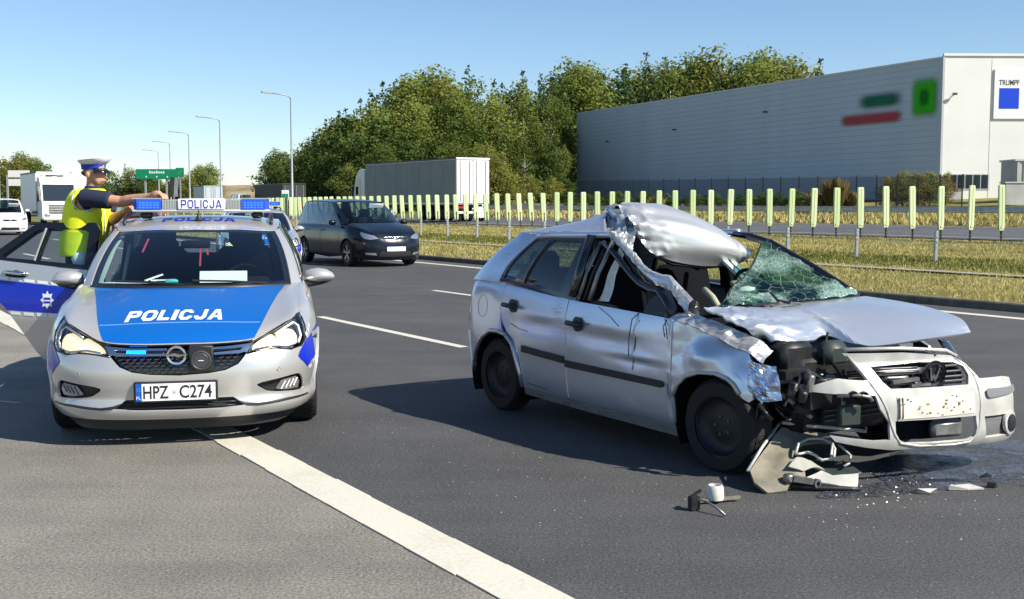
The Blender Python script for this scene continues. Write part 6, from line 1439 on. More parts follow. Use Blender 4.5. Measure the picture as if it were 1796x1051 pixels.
    for k in range(9):
        m = MB(); m.box((0, 0, 0), (random.uniform(.04, .12), random.uniform(.03, .08), random.uniform(.04, .12)), bev=.01); o = m.build('bracket', random.choice((M['mech'], M['mech'], M['mech_alu'])), eb, auto=40)
        o.location = (random.uniform(-.62, -.18), random.uniform(.26, .42), random.uniform(.42, .62)); o.rotation_euler = (random.uniform(-.6, .6), random.uniform(-.6, .6), random.uniform(-1, 1))
    for k in range(4):
        m = MB(); a = Vector((-.70 + .03 * k, .47 - .02 * k, .60 - .03 * k)); m.bar(a, a + Vector((random.uniform(.05, .2), random.uniform(-.1, .0), random.uniform(-.16, .02))), .014, .022); m.build('bent_strut', M['mech_alu'] if k % 2 else M['mech'], eb)
    m = MB(); m.tube([(-.60, .77, .30), (-.3, .80, .24), (.3, .8, .24), (.6, .77, .3)], .04, 8); m.build('front_axle', M['mech'], eb)
    # floor, firewall, seats, dash
    cab = empty('cabin', (0, 0, 0), 0, root)
    m = MB(); m.box((0, 2.3, .26), (1.36, 2.5, .10)); m.box((0, 1.10, .55), (1.3, .06, .66)); m.box((0, 3.5, .45), (1.1, .55, .30)); m.build('floor_pan', M['interior'], cab)
    m = MB(); m.box((0, 1.34, .80), (1.34, .36, .18), bev=.06); m.box((.35, 1.42, .92), (.40, .24, .10), bev=.03); m.build('dashboard', M['interior'], cab, auto=50)
    seat(cab, -.34, 1.86, .34); seat(cab, .34, 1.86, .34)
    m = MB(); m.box((0, 2.85, .50), (1.24, .5, .2), bev=.06); m.box((0, 3.12, .80), (1.24, .16, .60), tilt=Matrix.Rotation(R(-14), 3, 'X'), bev=.06); [m.box((x, 3.18, 1.14), (.28, .10, .18), bev=.05) for x in (-.36, .36)]; m.build('rear_bench', M['seat_cloth'], cab, auto=50)
    m = MB(); m.lathe([(.17, -.014), (.184, 0), (.17, .014), (.156, 0), (.17, -.014)], 28, axis='Y'); m.bar((-.15, .0, 0), (.15, .0, 0), .03, .05); o = m.build('steering_wheel', M['interior'], cab, auto=50); o.location = (.34, 1.60, .98); o.rotation_euler = (R(-26), 0, 0)
    m = MB(); m.tube([(.05, 1.52, 1.055), (.38, 1.46, 1.065)], .020, 8); m.build('dash_tube', principled('olive plastic', (.30, .31, .17), .6), cab, smooth=True)
    m = MB(); m.lathe([(.001, .07), (.05, .06), (.075, .02), (.08, -.04), (.05, -.07), (.001, -.075)], 16); o = m.build('airbag', principled('pale airbag', (.30, .42, .37), .8, var=.3, vscale=12), cab, smooth=True); o.location = (-.02, 1.30, .985); o.scale = (1.2, .8, 1)
    m = MB(); m.tube([(-.36, 1.34, 1.04), (-.40, 1.22, 1.0), (-.42, 1.14, .94)], .022, 8); m.build('pillar_trim', principled('olive trim', (.34, .36, .24), .7), cab, smooth=True)
    for a, b, c in ((.25, 1.90, 1.25), (.33, 1.92, 1.25)): m = MB(); m.bar((a, b, c), (a + .06, b - .32, c - .24), .05, .02); m.build('belt_strap', M['pale_trim'], cab)
    # ---- wheels
    wheel(root, (-.675, .775, .278), .280, .18, -1, 'steel', R(5)); wheel(root, (-.665, 3.235, .278), .278, .18, -1, 'steel'); wheel(root, (.72, .77, .29), .29, .19, 1, 'steel', R(-6)); wheel(root, (.72, 3.235, .29), .29, .19, 1, 'steel')
    for (a_, z_, r_) in ((.77, .29, .36), (3.235, .29, .36)):
        for s_ in (-1, 1):
            m = MB(); m.lathe([(r_, s_ * .775), (r_ + .005, s_ * .42), (.001, s_ * .42)], 26, axis='X', c=(0, a_, z_), a0=-.5, a1=math.pi + .5 if (a_ > 1 or s_ > 0) else math.pi * .72); m.build('arch_liner', M['interior'], root)
    # ---- front bumper hanging askew
    L32, L19 = R(32.8), R(19.8); bp = empty('front_bumper', (.13, -.08, 0), L19 - L32, root); PB = PBUMP; pa = lambda p, z: PB.at(p, z); W = M['bumper_white']; RF = (0, 1.2, .4)
    gr = [(-.386, .672), (-.055, .688), (.20, .676), (.268, .650), (.285, .60), (.267, .547), (-.056, .548), (-.283, .550), (-.33, .59)]
    lo = smooth_poly([(-.262, .366), (.315, .362), (.318, .29), (.297, .236), (.236, .219), (-.20, .236), (-.255, .285)], 3); lo = [(-.262, .366), (.0, .364), (.315, .362), (.318, .29), (.30, .24), (.25, .222), (0, .226), (-.19, .236), (-.24, .26), (-.262, .30)]
    fogr = [(.385, .352), (.70, .345), (.735, .25), (.70, .222), (.39, .226)]
    out = [(-.56, .745), (-.154, .742), (.197, .712), (.30, .650), (.345, .60), (.365, .575), (.60, .570), (.78, .545), (.86, .42), (.88, .36), (.90, .22), (.82, .178), (.45, .182), (.032, .19), (-.284, .20), (-.45, .225), (-.63, .262), (-.66, .298), (-.40, .262), (-.30, .262), (-.30, .36), (-.36, .44), (-.385, .515), (-.765, .535), (-.90, .548), (-.97, .572), (-.93, .585), (-.793, .562), (-.70, .59), (-.61, .612), (-.47, .600), (-.42, .60), (-.50, .70)]
    bc = panel('bumper_cover', out, [gr, lo, fogr], pa, W, bp, RF, .03, .02)
    # raised shield ridges
    for pts in ([(-.53, .735), (-.46, .66), (-.402, .578), (-.35, .50), (-.313, .422), (-.29, .35), (-.27, .29), (-.231, .238), (-.1, .214), (.15, .203), (.27, .21), (.325, .26), (.345, .33), (.352, .42), (.345, .52), (.325, .60), (.285, .655), (.22, .695)],):
        m = MB(); m.tube([PB.at(p, z, -.002) for p, z in pts], .008, 8); m.build('shield_ridge', W, bp, smooth=True)
    rc = [(-.246, .375), (-.25, .502), (.298, .498), (.30, .38)]; pr = panel('plate_recess', rc, [], pa, M['plate_bare'], bp, RF, .05, .004, lift=.004)
    m = MB(); [m.box(PB.at(-.235 + .5 * random.random(), .385 + .11 * random.random(), .006), (random.uniform(.004, .02), .003, random.uniform(.003, .01))) for _ in range(26)]; tag(m.build('dirt_flakes', principled('rusty dirt', (.22, .17, .10), .9), pr), kind='stuff')
    m = MB(); m.bar(PB.at(-.238, .38, .007), PB.at(-.24, .498, .007), .012, .006); m.bar(PB.at(-.215, .38, .007), PB.at(-.217, .498, .007), .005, .006); m.build('plate_edge', M['kerb_dark'], pr)
    gb = panel('grille', gr, [], lambda p, z: PB.at(p, z, -.05), M['gloss_black'], bp, RF, .06, 0)
    for k, z in enumerate((.572, .600, .628, .655)):
        for a, b in ((-.36 + .028 * (3 - k), -.07), (.085, .262 - .004 * k)):
            if k == 1 and a < 0: b = -.15
            m = MB(); m.tube([PB.at(a + (b - a) * q / 6, z + (.008 if a < 0 else -.004) * math.sin(k), -.015) for q in range(7)], .009, 6); m.build('grille_slat', principled('slat grey', (.07, .07, .075), .4, metal=.3) if (k != 1 or a > 0) else M['mech_alu'], gb, smooth=True)
    m = MB(); m.bar(PB.at(-.10, .60, .01), PB.at(-.27, .585, .0), .03, .02); m.bar(PB.at(-.02, .565, .0), PB.at(-.15, .562, .0), .02, .014); m.build('broken_slat', M['mech_alu'], gb)
    c = Vector(PB.at(.015, .622, .012)); m = MB(); m.lathe([(.080, -.008), (.080, .008), (.066, .014), (.062, -.008)], 36, axis='Y'); bd = m.build('badge_ring', principled('badge grey', (.16, .16, .17), .3, metal=.7), bp, auto=40); bd.location = c; bd.rotation_euler = (R(12), 0, 0)
    m = MB(); vv = [(-.032, .036), (-.012, -.04), (0, -.005), (.012, -.04), (.032, .036)]; [m.bar((a[0], 0, a[1]), (b[0], 0, b[1]), .010, .010) for a, b in zip(vv, vv[1:])]; em = m.build('badge_emblem', M['mech_alu'], bd)
    m = MB(); m.lathe([(.05, .004), (.001, .004)], 24, axis='Y'); m.build('badge_disc', M['mech'], bd)
    panel('lower_opening', lo, [], lambda p, z: PB.at(p, z, -.12), M['interior'], bp, RF, .06, 0)
    q = Vector(PB.at(.14, .29, -.07)); m = MB(); m.box(q, (.22, .06, .10), bev=.02); m.build('intercooler', M['mech_alu'], bp, auto=40)
    panel('fog_surround', fogr, [], lambda p, z: PB.at(p, z, -.02), principled('grey mesh', (.13, .13, .13), .7, bump=.4, bscale=120), bp, RF, .05, 0)
    for r_, mt, k in ((1.0, W, .008), (.72, M['gloss_black'], .012)):
        m = MB(); cc = (.650, .288); pts = [(cc[0] + .090 * r_ * math.cos(t), cc[1] + .070 * r_ * math.sin(t)) for t in np.linspace(0, 2 * math.pi, 25)[:-1]]
        panel('fog_ring' if r_ == 1 else 'fog_hole', pts, [], pa, mt, bp, RF, .04, .02, lift=k)
    panel('bumper_strip', [(.40, .470), (.395, .50), (.42, .512), (.78, .500), (.79, .468), (.42, .458)], [], pa, principled('grey rub strip', (.17, .175, .18), .5), bp, RF, .04, .012, lift=.012)
    m = MB(); m.tube([PB.at(p, z, -.03) for p, z in ((-.54, .765), (-.15, .765), (.18, .74), (.27, .70))], .012, 6); m.build('grille_top_rail', W, bp, smooth=True)
    m = MB(); m.bar(PB.at(.02, .75, -.04), PB.at(.08, .72, .0), .02, .012); m.build('latch', M['mech_alu'], bp); m = MB(); m.bar(PB.at(-.15, .775, -.06), PB.at(-.06, .78, -.06), .03, .02); m.build('latch_plate', M['mech_alu'], bp)
    crumple_shell('far_headlamp_panel', [[PB.at(.30, .70, -.12), PB.at(.30, .78, -.2)], [PB.at(.45, .63, -.15), PB.at(.45, .76, -.22)], [PB.at(.55, .58, -.18), PB.at(.52, .72, -.24)]], M['gloss_black'], bp, 10, 8, None)
    m = MB(); m.box(PB.at(-.53, .40, -.06), (.14, .05, .12), bev=.01); m.build('side_bracket', M['green_plastic'], bp, auto=40)
    m = MB(); m.tube([PB.at(-.62, .52, .01), PB.at(-.50, .525, .03), PB.at(-.44, .515, .03), PB.at(-.42, .49, .02)], .012, 6); m.build('hose', M['mech_alu'], bp, smooth=True)
    m = MB(); [m.lathe([(.022, -.02), (.026, 0), (.018, .02), (.001, .02)], 14, axis='Y', c=PB.at(p, z, .02)) for p, z in ((-.53, .525), (-.47, .522))]; tag(m.build('sensor', M['mech'], bp, auto=40), kind='stuff')
    # ---- torn corner of the bumper lying on the road, still hooked to the rest
    tc = empty('torn_bumper_corner', (0, 0, 0), 0, root)
    P0 = Vector((-.48, .521, .30)); n = Vector((-.2446, -.5074, .8263)).normalized(); e1 = Vector((-.412, -.29, -.30)); e1 = (e1 - n * e1.dot(n)).normalized(); e2 = n.cross(e1)
    def to2(p): d = Vector(p) - P0; return (d.dot(e1), d.dot(e2))
    def fnp(x, y): return tuple(P0 + e1 * x + e2 * y + n * (.012 * noise.noise(Vector((x * 7, y * 7, 0))) + .05 * math.sin(x * 3.2) * .6 - .02))
    main = [(-.48, .521, .3), (-.704, .445, .187), (-.878, .38, .096), (-.913, .312, .043), (-.885, .235, .005), (-.777, .194, .011), (-.732, .217, .039), (-.621, .206, .065), (-.573, .261, .113), (-.589, .311, .139), (-.579, .339, .159), (-.522, .372, .196), (-.448, .371, .217), (-.352, .338, .226), (-.291, .306, .224), (-.252, .351, .263), (-.354, .425, .279)]
    panel('corner_shell', [to2(p) for p in main], [], fnp, M['bumper_back'], tc, (-.4, 1.0, -1.0), .03, .02)
    low = [(-.721, .227, .048), (-.632, .196, .056), (-.512, .189, .087), (-.481, .133, .062), (-.416, .107, .065), (-.331, .079, .073), (-.413, .015, .015), (-.501, .073, .018), (-.596, .154, .04)]
    panel('corner_foot', [to2(p) for p in low], [], fnp, M['bumper_white'], tc, (-.4, 1.0, -1.0), .03, .02, lift=.012)
    m = MB(); rg = [(-.582, .327, .151), (-.516, .368, .196), (-.439, .366, .217), (-.363, .327, .215), (-.335, .274, .191), (-.417, .213, .13), (-.473, .226, .121), (-.483, .268, .144), (-.508, .301, .157), (-.561, .317, .151)]
    m.tube([Vector(p) + n * .03 for p in rg + rg[:1]], .009, 6); m.build('lamp_ring', M['bumper_white'], tc, smooth=True)
    for pts, r_, mt in (([(-.284, .269, .203), (-.278, .24, .188), (-.277, .181, .152), (-.318, .153, .122), (-.365, .153, .108)], .008, M['bumper_white']), ([(-.33, .29, .23), (-.345, .24, .19), (-.40, .20, .14)], .010, M['bumper_white']), ([(-.49, .515, .315), (-.36, .43, .295), (-.255, .355, .285), (-.10, .22, .27)], .012, M['bumper_white']), ([(-.48, .54, .31), (-.70, .465, .20), (-.885, .39, .10)], .010, M['bumper_white']), ([(-.72, .22, .03), (-.60, .13, .02), (-.45, .03, .015), (-.40, .0, .012)], .016, M['mech'])):
        m = MB(); m.tube(pts, r_, 6); m.build('torn_rim', mt, tc, smooth=True)
    m = MB(); m.lathe([(.026, -.012), (.026, .012), (.014, .012), (.014, -.012), (.026, -.012)], 16, axis='Y', c=(-.605, .135, .045)); m.bar((-.72, .205, .075), (-.62, .15, .055), .04, .03); m.box((-.735, .22, .075), (.06, .05, .05), bev=.01); m.build('bumper_bracket', M['mech_alu'], tc, auto=40)
    crumple_shell('inner_liner', [[(-.70, .26, .13), (-.62, .22, .10)], [(-.60, .29, .165), (-.53, .22, .11)], [(-.52, .26, .14), (-.48, .19, .09)]], principled('liner grey', (.32, .32, .28), .7), tc, 14, 10, lambda c, g: .01)
    crumple_shell('dark_liner', [[(-.56, .30, .12), (-.46, .16, .06)], [(-.42, .24, .10), (-.36, .11, .06)], [(-.30, .22, .12), (-.28, .09, .07)]], M['green_plastic'], tc, 14, 10, lambda c, g: .01)
    return root
WK = wrecked_car()
def debris():
    def wp(b, a, z=0.0): c, s = math.cos(R(32.8)), math.sin(R(32.8)); return Vector((2.28 + b * c - a * s, 6.461 + b * s + a * c, z))
    r = empty('plastic_cup', wp(-1.25, .26, .02)); tag(r, 'white plastic cap lying on the asphalt left of the torn bumper', 'debris'); m = MB(); m.lathe([(.045, 0), (.048, .02), (.045, .065), (.037, .078), (.033, .078), (.033, .05), (.001, .05)], 20); m.build('cap_body', principled('cap white', (.62, .62, .55), .5, var=.15, vscale=20), r, auto=40); m = MB(); m.bar((-.10, -.04, .0), (.14, .03, .004), .02, .014); m.build('cap_tab', M['bumper_back'], r)
    r = empty('broken_bracket', wp(-1.43, .16, .01)); tag(r, 'small black broken bracket and wire on the asphalt', 'debris'); m = MB(); m.tube([(-.06, .02, .0), (-.03, .03, .05), (.02, .0, .045), (.06, -.05, .03), (.10, -.10, .0)], .007, 6); m.build('wire', M['mech_alu'], r, smooth=True); m = MB(); m.box((-.04, .03, .03), (.05, .04, .07), rz=.4); m.bar((-.06, .03, .06), (.0, .06, .09), .012); m.build('bracket', M['mech'], r)
    shards = [(.12, -.30, .10, 'pale plastic strip on the asphalt under the bumper', M['bumper_white']), (.30, -.34, .06, 'small black plastic shard under the bumper', M['mech']), (-.15, -.22, .07, 'small grey metal shard right of the torn bumper corner', M['mech_alu']), (.46, -.18, .05, 'tiny dark shard in the wet patch', M['mech'])]
    for k, (b, a, sz, lb, mt) in enumerate(shards):
        m = MB(); t = k * 1.3; q = [(math.cos(t + d) * sz * r_, math.sin(t + d) * sz * r_ * .4) for d, r_ in ((0, 1), (1.1, .6), (2.6, .9), (3.5, 1.1), (4.8, .5))]; V_ = [(x, y, .004) for x, y in q] + [(x, y, .012 + .02 * (i % 2)) for i, (x, y) in enumerate(q)]
        m.add(V_, [(4, 3, 2, 1, 0), (5, 6, 7, 8, 9)] + [(i, (i + 1) % 5, (i + 1) % 5 + 5, i + 5) for i in range(5)]); o = m.build('plastic_shard', mt); o.location = wp(b, a, 0); tag(o, lb, 'debris', 'shards around the wreck')
    # crumbs of glass and plastic
    V = []; F = []
    def scatter(n, b0, b1, a0, a1, s0, s1):
        for _ in range(n):
            c = wp(random.uniform(b0, b1), random.uniform(a0, a1), 0); s = random.uniform(s0, s1); k = len(V); t = random.uniform(0, 6.28)
            V.extend([c + Vector((math.cos(t + q * 2.1) * s, math.sin(t + q * 2.1) * s, .003)) for q in range(3)] + [c + Vector((0, 0, s * 1.1))]); F.extend([(k, k + 1, k + 3), (k + 1, k + 2, k + 3), (k + 2, k, k + 3)])
    random.seed(5); scatter(150, -2.4, -.9, .2, 3.6, .002, .005); scatter(90, -1.2, 1.2, -.9, .3, .002, .006); scatter(40, -.7, .3, -.25, .25, .004, .010); scatter(40, -4.5, -1.5, -2.5, 2.5, .002, .004)
    m = MB(); m.add(V, F); tag(m.build('glass_crumbs', principled('glass crumbs', (.60, .66, .64), .3), fixn=False), 'crumbs of broken glass and plastic around the wreck', 'debris', kind='stuff')
    # spilt fluid, darker wet asphalt with bright aggregate
    m_, t, b = nodes('wet asphalt'); N = t.nodes.new; L = t.links.new; tcn = N('ShaderNodeTexCoord'); n1 = N('ShaderNodeTexNoise'); n1.inputs['Scale'].default_value = 85; n1.inputs['Detail'].default_value = 2; L(tcn.outputs['Object'], n1.inputs['Vector'])
    rp = N('ShaderNodeValToRGB'); rp.color_ramp.elements[0].position = .42; rp.color_ramp.elements[0].color = (.008, .010, .016, 1); rp.color_ramp.elements[1].position = .68; rp.color_ramp.elements[1].color = (.16, .18, .23, 1); L(n1.outputs['Fac'], rp.inputs[0]); L(rp.outputs[0], b.inputs['Base Color']); b.inputs['Roughness'].default_value = .28
    bp = N('ShaderNodeBump'); bp.inputs['Strength'].default_value = .8; bp.inputs['Distance'].default_value = .006; L(n1.outputs['Fac'], bp.inputs['Height']); L(bp.outputs[0], b.inputs['Normal'])
    n2 = N('ShaderNodeTexNoise'); n2.inputs['Scale'].default_value = 2.2; n2.inputs['Detail'].default_value = 9; n2.inputs['Roughness'].default_value = .8; L(tcn.outputs['Object'], n2.inputs['Vector'])
    ra = N('ShaderNodeMapRange'); ra.inputs['From Min'].default_value = .40; ra.inputs['From Max'].default_value = .56; ra.inputs['To Max'].default_value = .95; L(n2.outputs['Fac'], ra.inputs['Value'])
    trn = N('ShaderNodeBsdfTransparent'); mxs = N('ShaderNodeMixShader'); L(ra.outputs[0], mxs.inputs[0]); L(trn.outputs[0], mxs.inputs[1]); L(b.outputs[0], mxs.inputs[2]); L(mxs.outputs[0], t.nodes['Material Output'].inputs[0])
    for nm, pts, lb in (('fluid_spill', [(-.1, .1), (.35, -.25), (.62, -.75), (.95, -1.15), (1.6, -1.35), (2.4, -1.1), (2.6, -.4), (1.8, .2), (1.1, .55), (.4, .5)], 'dark wet fluid spill on the asphalt right of the wreck'), ('oil_stain', [(-.72, .05), (-.45, -.12), (-.1, -.20), (.3, -.22), (.2, -.05), (-.3, .10)], 'thin dark oil stain under the torn bumper corner')):
        pp = resample(smooth_poly(pts, 5), .05); pp = [(x + .03 * noise.noise(Vector((x * 9, y * 9, 0))), y + .03 * noise.noise(Vector((x * 9, y * 9, 4)))) for x, y in pp]
        v = [wp(x, y, .0045) for x, y in pp]; c = sum(v, Vector()) / len(v); m = MB(); m.add([c] + v, [(0, i + 1, (i + 1) % len(v) + 1) for i in range(len(v))]); o = m.build(nm, m_); tag(o, lb, 'spill')
        if o.data.polygons[0].normal.z < 0: o.data.flip_normals()
debris()
# ------------------------------------------------------------------ other traffic
def plain_paint(name, col, metal=.0, rough=.3): return principled(name, col, rough, metal=metal, coat=.6)
def road_car(name, label, cat, loc, deg, paint, L=4.3, W=1.8, H=1.48, hood=(.70, .98), base=(1.15, 2.05), roof=(2.6, 3.7), tail=4.1, belt=1.0, wr=.31, group=None, lit=False, rear=False, plate=True, z=0.0, trim=None, axles=None):
    root = empty(name, (loc[0], loc[1], z), R(deg)); tag(root, label, cat, group); w, l = W / 1.87, L / 4.39; hw = W / 2
    plan = [(x * w, y * l) for x, y in [(0, 0), (.25, .01), (.48, .05), (.66, .13), (.79, .25), (.87, .42), (.915, .65), (.935, .92), (.935, 1.3), (.925, 2.2), (.93, 3.1), (.91, 3.7), (.85, 4.2), (.70, 4.34), (.35, 4.38), (0, 4.39)]]
    k = belt; Bt = Belt(plan, [(0, [(.14, .10), (.22, .03), (.30 * k, .0), (.48 * k, 0), (.56 * k, .012), (.66 * k, .05), (.74 * k, .11), (.85 * k, .2)]), (1.0, [(.14, .10), (.25, .03), (.5 * k, 0), (.62 * k, .008), (.72 * k, .035), (.8 * k, .08), (.9 * k, .18)]), (1.7, [(.15, .06), (.3, .02), (.55 * k, 0), (.75 * k, .008), (.9 * k, .03), (k, .09)]), (9, [(.15, .06), (.3, .02), (.55 * k, 0), (.75 * k, .008), (.9 * k, .03), (k, .09)])])
    PA = lambda a: p_of(Bt, a); af, ar = axles or (.90 * l, 3.55 * l); pe = Bt.tab[-1][0] - .002; REF = (0, L / 2, .5); at = lambda p, z_: Bt.at(p, z_)
    zt = lambda a: float(np.interp(a, [0, .1, .5, base[0] + .45, L * .9, L], [hood[0], hood[0] + .01, hood[0] * .45 + hood[1] * .55, belt, belt + .02, belt]))
    def arc(a): return [(PA(a + math.cos(t) * (wr + .05)), wr + max(-.08, math.sin(t) * (wr + .055))) for t in np.linspace(math.pi * 1.08, -math.pi * .08, 12)]
    A1, A2 = arc(af), arc(ar); out = [(.0, hood[0])] + [(PA(a) if a > .03 else .3, zt(a)) for a in (.02, .1 * l, .3 * l, .6 * l, .9 * l, base[0] + .45, L * .5, L * .75, L * .93)] + [(pe, belt)] + [(pe, .28), (PA(L * .9), .24)] + list(reversed(A2)) + [(PA(L * .45), .2)] + list(reversed(A1)) + [(.8 * w, .18), (0, .17)]
    for s in (1, -1):
        f = (lambda q: q) if s > 0 else mir; bs = panel('body_side', f(out), [], at, paint, root, REF, .09, .03)
        for a in (base[0] + .42, L * .55, L * .77): m = MB(); m.tube([Bt.at(s * PA(a), z_, .0005) for z_ in np.linspace(.28, belt - .03, 6)], .004, 4); m.build('door_gap', M['black_plastic'], bs)
        for a in (L * .50, L * .72): m = MB(); m.tube([Bt.at(s * PA(a), belt * .86, .018), Bt.at(s * PA(a + .17), belt * .865, .018)], .013, 6); m.build('door_handle', trim or paint, bs)
        for a in (af, ar): wheel(root, (s * (hw - .115), a, wr), wr, .2, s, 'alloy')
        hz = hood[0]; hlp = [(.46 * w, hz - .10), (.66 * w, hz - .13), (.84 * w, hz - .10), (1.02 * w, hz + .03), (1.0 * w, hz + .06), (.80 * w, hz + .02), (.56 * w, hz - .03)]
        hd = panel('headlamp', f(hlp), [], at, M['lamp_on'] if lit else M['lamp_soft'], root, REF, .05, .01, lift=.006); panel('headlamp_lens', f(hlp), [], at, M['lens'], hd, REF, .06, 0, lift=.014)
        panel('fog_lamp', f([(.50 * w, .30), (.78 * w, .32), (.80 * w, .37), (.52 * w, .36)]), [], at, M['lamp_soft'], root, REF, .05, .01, lift=.006)
        panel('tail_lamp', f([(PA(L * .93), belt * .70), (PA(L * .93), belt * .98), (pe - .55 * w, belt * .98), (pe - .50 * w, belt * .72)]), [], at, M['red_lens'], root, REF, .08, .01, lift=.006)
        k_ = empty('side_mirror', (s * (hw - .02), base[0] + .62, belt + .06), 0, root); m = MB(); m.box((s * .10, 0, 0), (.20, .11, .13), bev=.035); m.build('mirror_shell', paint, k_, auto=50)
    gp = [(0, hood[0] - .06), (.36 * w, hood[0] - .07), (.30 * w, hood[0] - .15), (0, hood[0] - .16)]; panel('grille', gp + mir(gp)[1:-1], [], at, M['gloss_black'], root, REF, .06, .01, lift=.005)
    m = MB(); m.tube([Bt.at(p * w, hood[0] - .065 - .01 * abs(p), .012) for p in np.linspace(-.37, .37, 9)], .011, 5); m.build('chrome_strip', M['chrome'], root, smooth=True)
    c = Bt.at(0, hood[0] - .11, .012); m = MB(); m.lathe([(.001, -.012), (.05, -.008), (.06, .004)], 16, axis='Y'); o = m.build('badge', M['chrome'], root, auto=50); o.location = c; o.scale = (1.3, 1, .7)
    ig = [(0, .40), (.40 * w, .40), (.46 * w, .27), (0, .26)]; panel('lower_intake', ig + mir(ig)[1:-1], [], at, M['black_plastic'], root, REF, .06, .01, lift=.004)
    if plate:
        c = Bt.at(0, .455, .01); m = MB(); m.box(c, (.52, .02, .115), bev=.006); m.build('number_plate', M['foil_white'], root)
        c = Bt.at(pe, .62, .01); m = MB(); m.box(c, (.52, .02, .115), bev=.006); m.build('number_plate', M['foil_white'], root)
    # bonnet, greenhouse, roof
    hwb = hw - .16; fr = [Bt.at(p * w, zt(a_) + .004) for p, a_ in ((0, .02), (.3, .02), (.55, .08), (.80, .25), (1.05, .45))]; rr = [(0, base[0] - .05, hood[1]), (hwb * .33, base[0] - .03, hood[1]), (hwb * .62, base[0] + .05, hood[1] - .004), (hwb * .85, base[0] + .2, hood[1] - .004), (hwb + .03, base[0] + .44, belt)]
    cols = []
    for q in range(5):
        a_, b_ = Vector(fr[q]), Vector(rr[q]); cols.append([tuple(a_.lerp(b_, g)[:2]) + (a_.z + (b_.z - a_.z) * g ** .7,) for g in (0, .1, .3, .6, 1)])
    cols = [[(-x, y, z_) for x, y, z_ in cols[q]] for q in range(4, 0, -1)] + cols; panel('bonnet', [(0, 0), (8, 0), (8, 4), (0, 4)], [], patch_fn(cols), paint, root, (0, .8, 0), .3, .01)
    bot = [(0, base[0], hood[1]), (hwb * .55, base[0] + .06, hood[1]), (hwb * .93, base[0] + .30, hood[1]), (hw - .105, base[0] + .55, belt), (hw - .09, L * .5, belt + .005), (hw - .09, L * .75, belt + .015), (hw - .15, tail - .15, belt + .02), (hw - .34, tail, belt + .02), (0, tail + .06, belt + .02)]
    rw = hw - .27; zr = H - .05; top = [(0, base[1], zr - .02), (rw * .55, base[1] + .03, zr - .025), (rw * .95, base[1] + .12, zr - .045), (rw, base[1] + .28, zr - .02), (rw, (roof[0] + roof[1]) / 2 - .3, H - .035), (rw - .01, roof[1] - .25, H - .05), (rw - .05, roof[1], H - .08), (rw - .14, roof[1] + .08, H - .09), (0, roof[1] + .12, H - .07)]
    gh = loft(bot, top, .02); GR = (0, L / 2, belt); g1, g2 = M['glass'], M['glass_dark']
    panel('windscreen', [(-1.93, .02), (0, .02), (1.93, .02), (1.93, .97), (0, .98), (-1.93, .97)], [], gh, g1, root, GR, .15, .003)
    for s in (1, -1):
        f = (lambda q: q) if s > 0 else mir
        panel('pillar', f([(1.94, -.02), (3.0, -.02), (3.0, 1.0), (1.94, 1.0)]), [f([(2.35, .10), (2.9, .06), (2.93, .55)])], gh, paint, root, GR, .1, .01, lift=.003)
        wins = [[(3.06, .06), (3.97, .06), (3.97, .93), (3.1, .93)], [(4.04, .06), (4.97, .06), (4.95, .93), (4.04, .93)], [(5.05, .06), (5.85, .10), (5.6, .92), (5.03, .93)]]
        for q in wins: panel('side_glass', f(q), [], gh, g2, root, GR, .15, .003, lift=-.004)
        panel('window_frame', f([(3.0, -.01), (5.95, -.01), (5.75, 1.0), (3.0, 1.0)]), [f(q) for q in wins], gh, M['gloss_black'], root, GR, .12, .008)
        panel('rear_pillar', f([(5.96, -.02), (7.1, -.02), (7.1, 1.0), (5.76, 1.0)]), [], gh, paint, root, GR, .12, .01, lift=.003)
        panel('rear_window', f([(7.12, .04), (8.0, .04), (8.0, .94), (7.12, .94)]), [], gh, g2, root, GR, .15, 0)
    rc = []
    for j in range(7):
        t = j / 6; a0 = base[1] + (roof[1] + .12 - base[1]) * t; e = cr(top, 2.0 + 5.0 * t) if 0 < t < 1 else (top[2] if t == 0 else top[7]); zc = H - .02 * (1 - 4 * (t - .4) ** 2) * 0 - (.055 if t == 0 else .0) - (.05 if t == 1 else 0) - .01 * (t in (1 / 6,))
        rc.append([(e[0] * f_, a0 + (e[1] - a0) * f_ * f_, zc + (e[2] - zc) * f_ * f_) for f_ in (-1, -.6, 0, .6, 1)])
    panel('roof', [(0, 0), (6, 0), (6, 4), (0, 4)], [], patch_fn(rc), paint, root, (0, L / 2, .5), .35, .01)
    m = MB(); m.box((0, L * .5, .33), (W * .72, L * .84, .20)); m.box((0, base[0] * .8, .45), (W * .62, base[0], .4)); m.box((0, base[0] + .62, belt - .12), (W * .78, .4, .18), bev=.05); m.build('underbody', M['interior'], root)
    for x in (-.37, .37): seat(root, x * w, L * .44, .42 * k)
    m = MB(); m.box((0, L * .74, belt - .1), (W * .68, .16, .55), bev=.05); m.build('rear_bench', M['seat_cloth'], root, auto=50)
    if axles is None or True: return root
mpv_paint = principled('midnight blue', (.006, .010, .018), .22, coat=.25, spec=.3)
MPV = road_car('people_carrier', 'dark blue people carrier driving in the far lane with pale headlamps', 'car', (-2.92, 28.75), 32.3, mpv_paint, L=4.82, W=1.90, H=1.72, hood=(.82, 1.10), base=(.98, 2.10), roof=(3.2, 4.35), tail=4.62, belt=1.05, wr=.335, axles=(.95, 3.80))
m = MB(); m.box((.42, 2.02, 1.54), (.42, .02, .11), tilt=Matrix.Rotation(R(30), 3, 'X')); m.build('sun_visor', M['foil_white'], MPV)
RED = road_car('red_car', 'red car half hidden between the officer and the police car', 'car', (-15.3, 48.6), 31, plain_paint('red', (.42, .012, .02), .1), L=4.3, W=1.80, H=1.48)
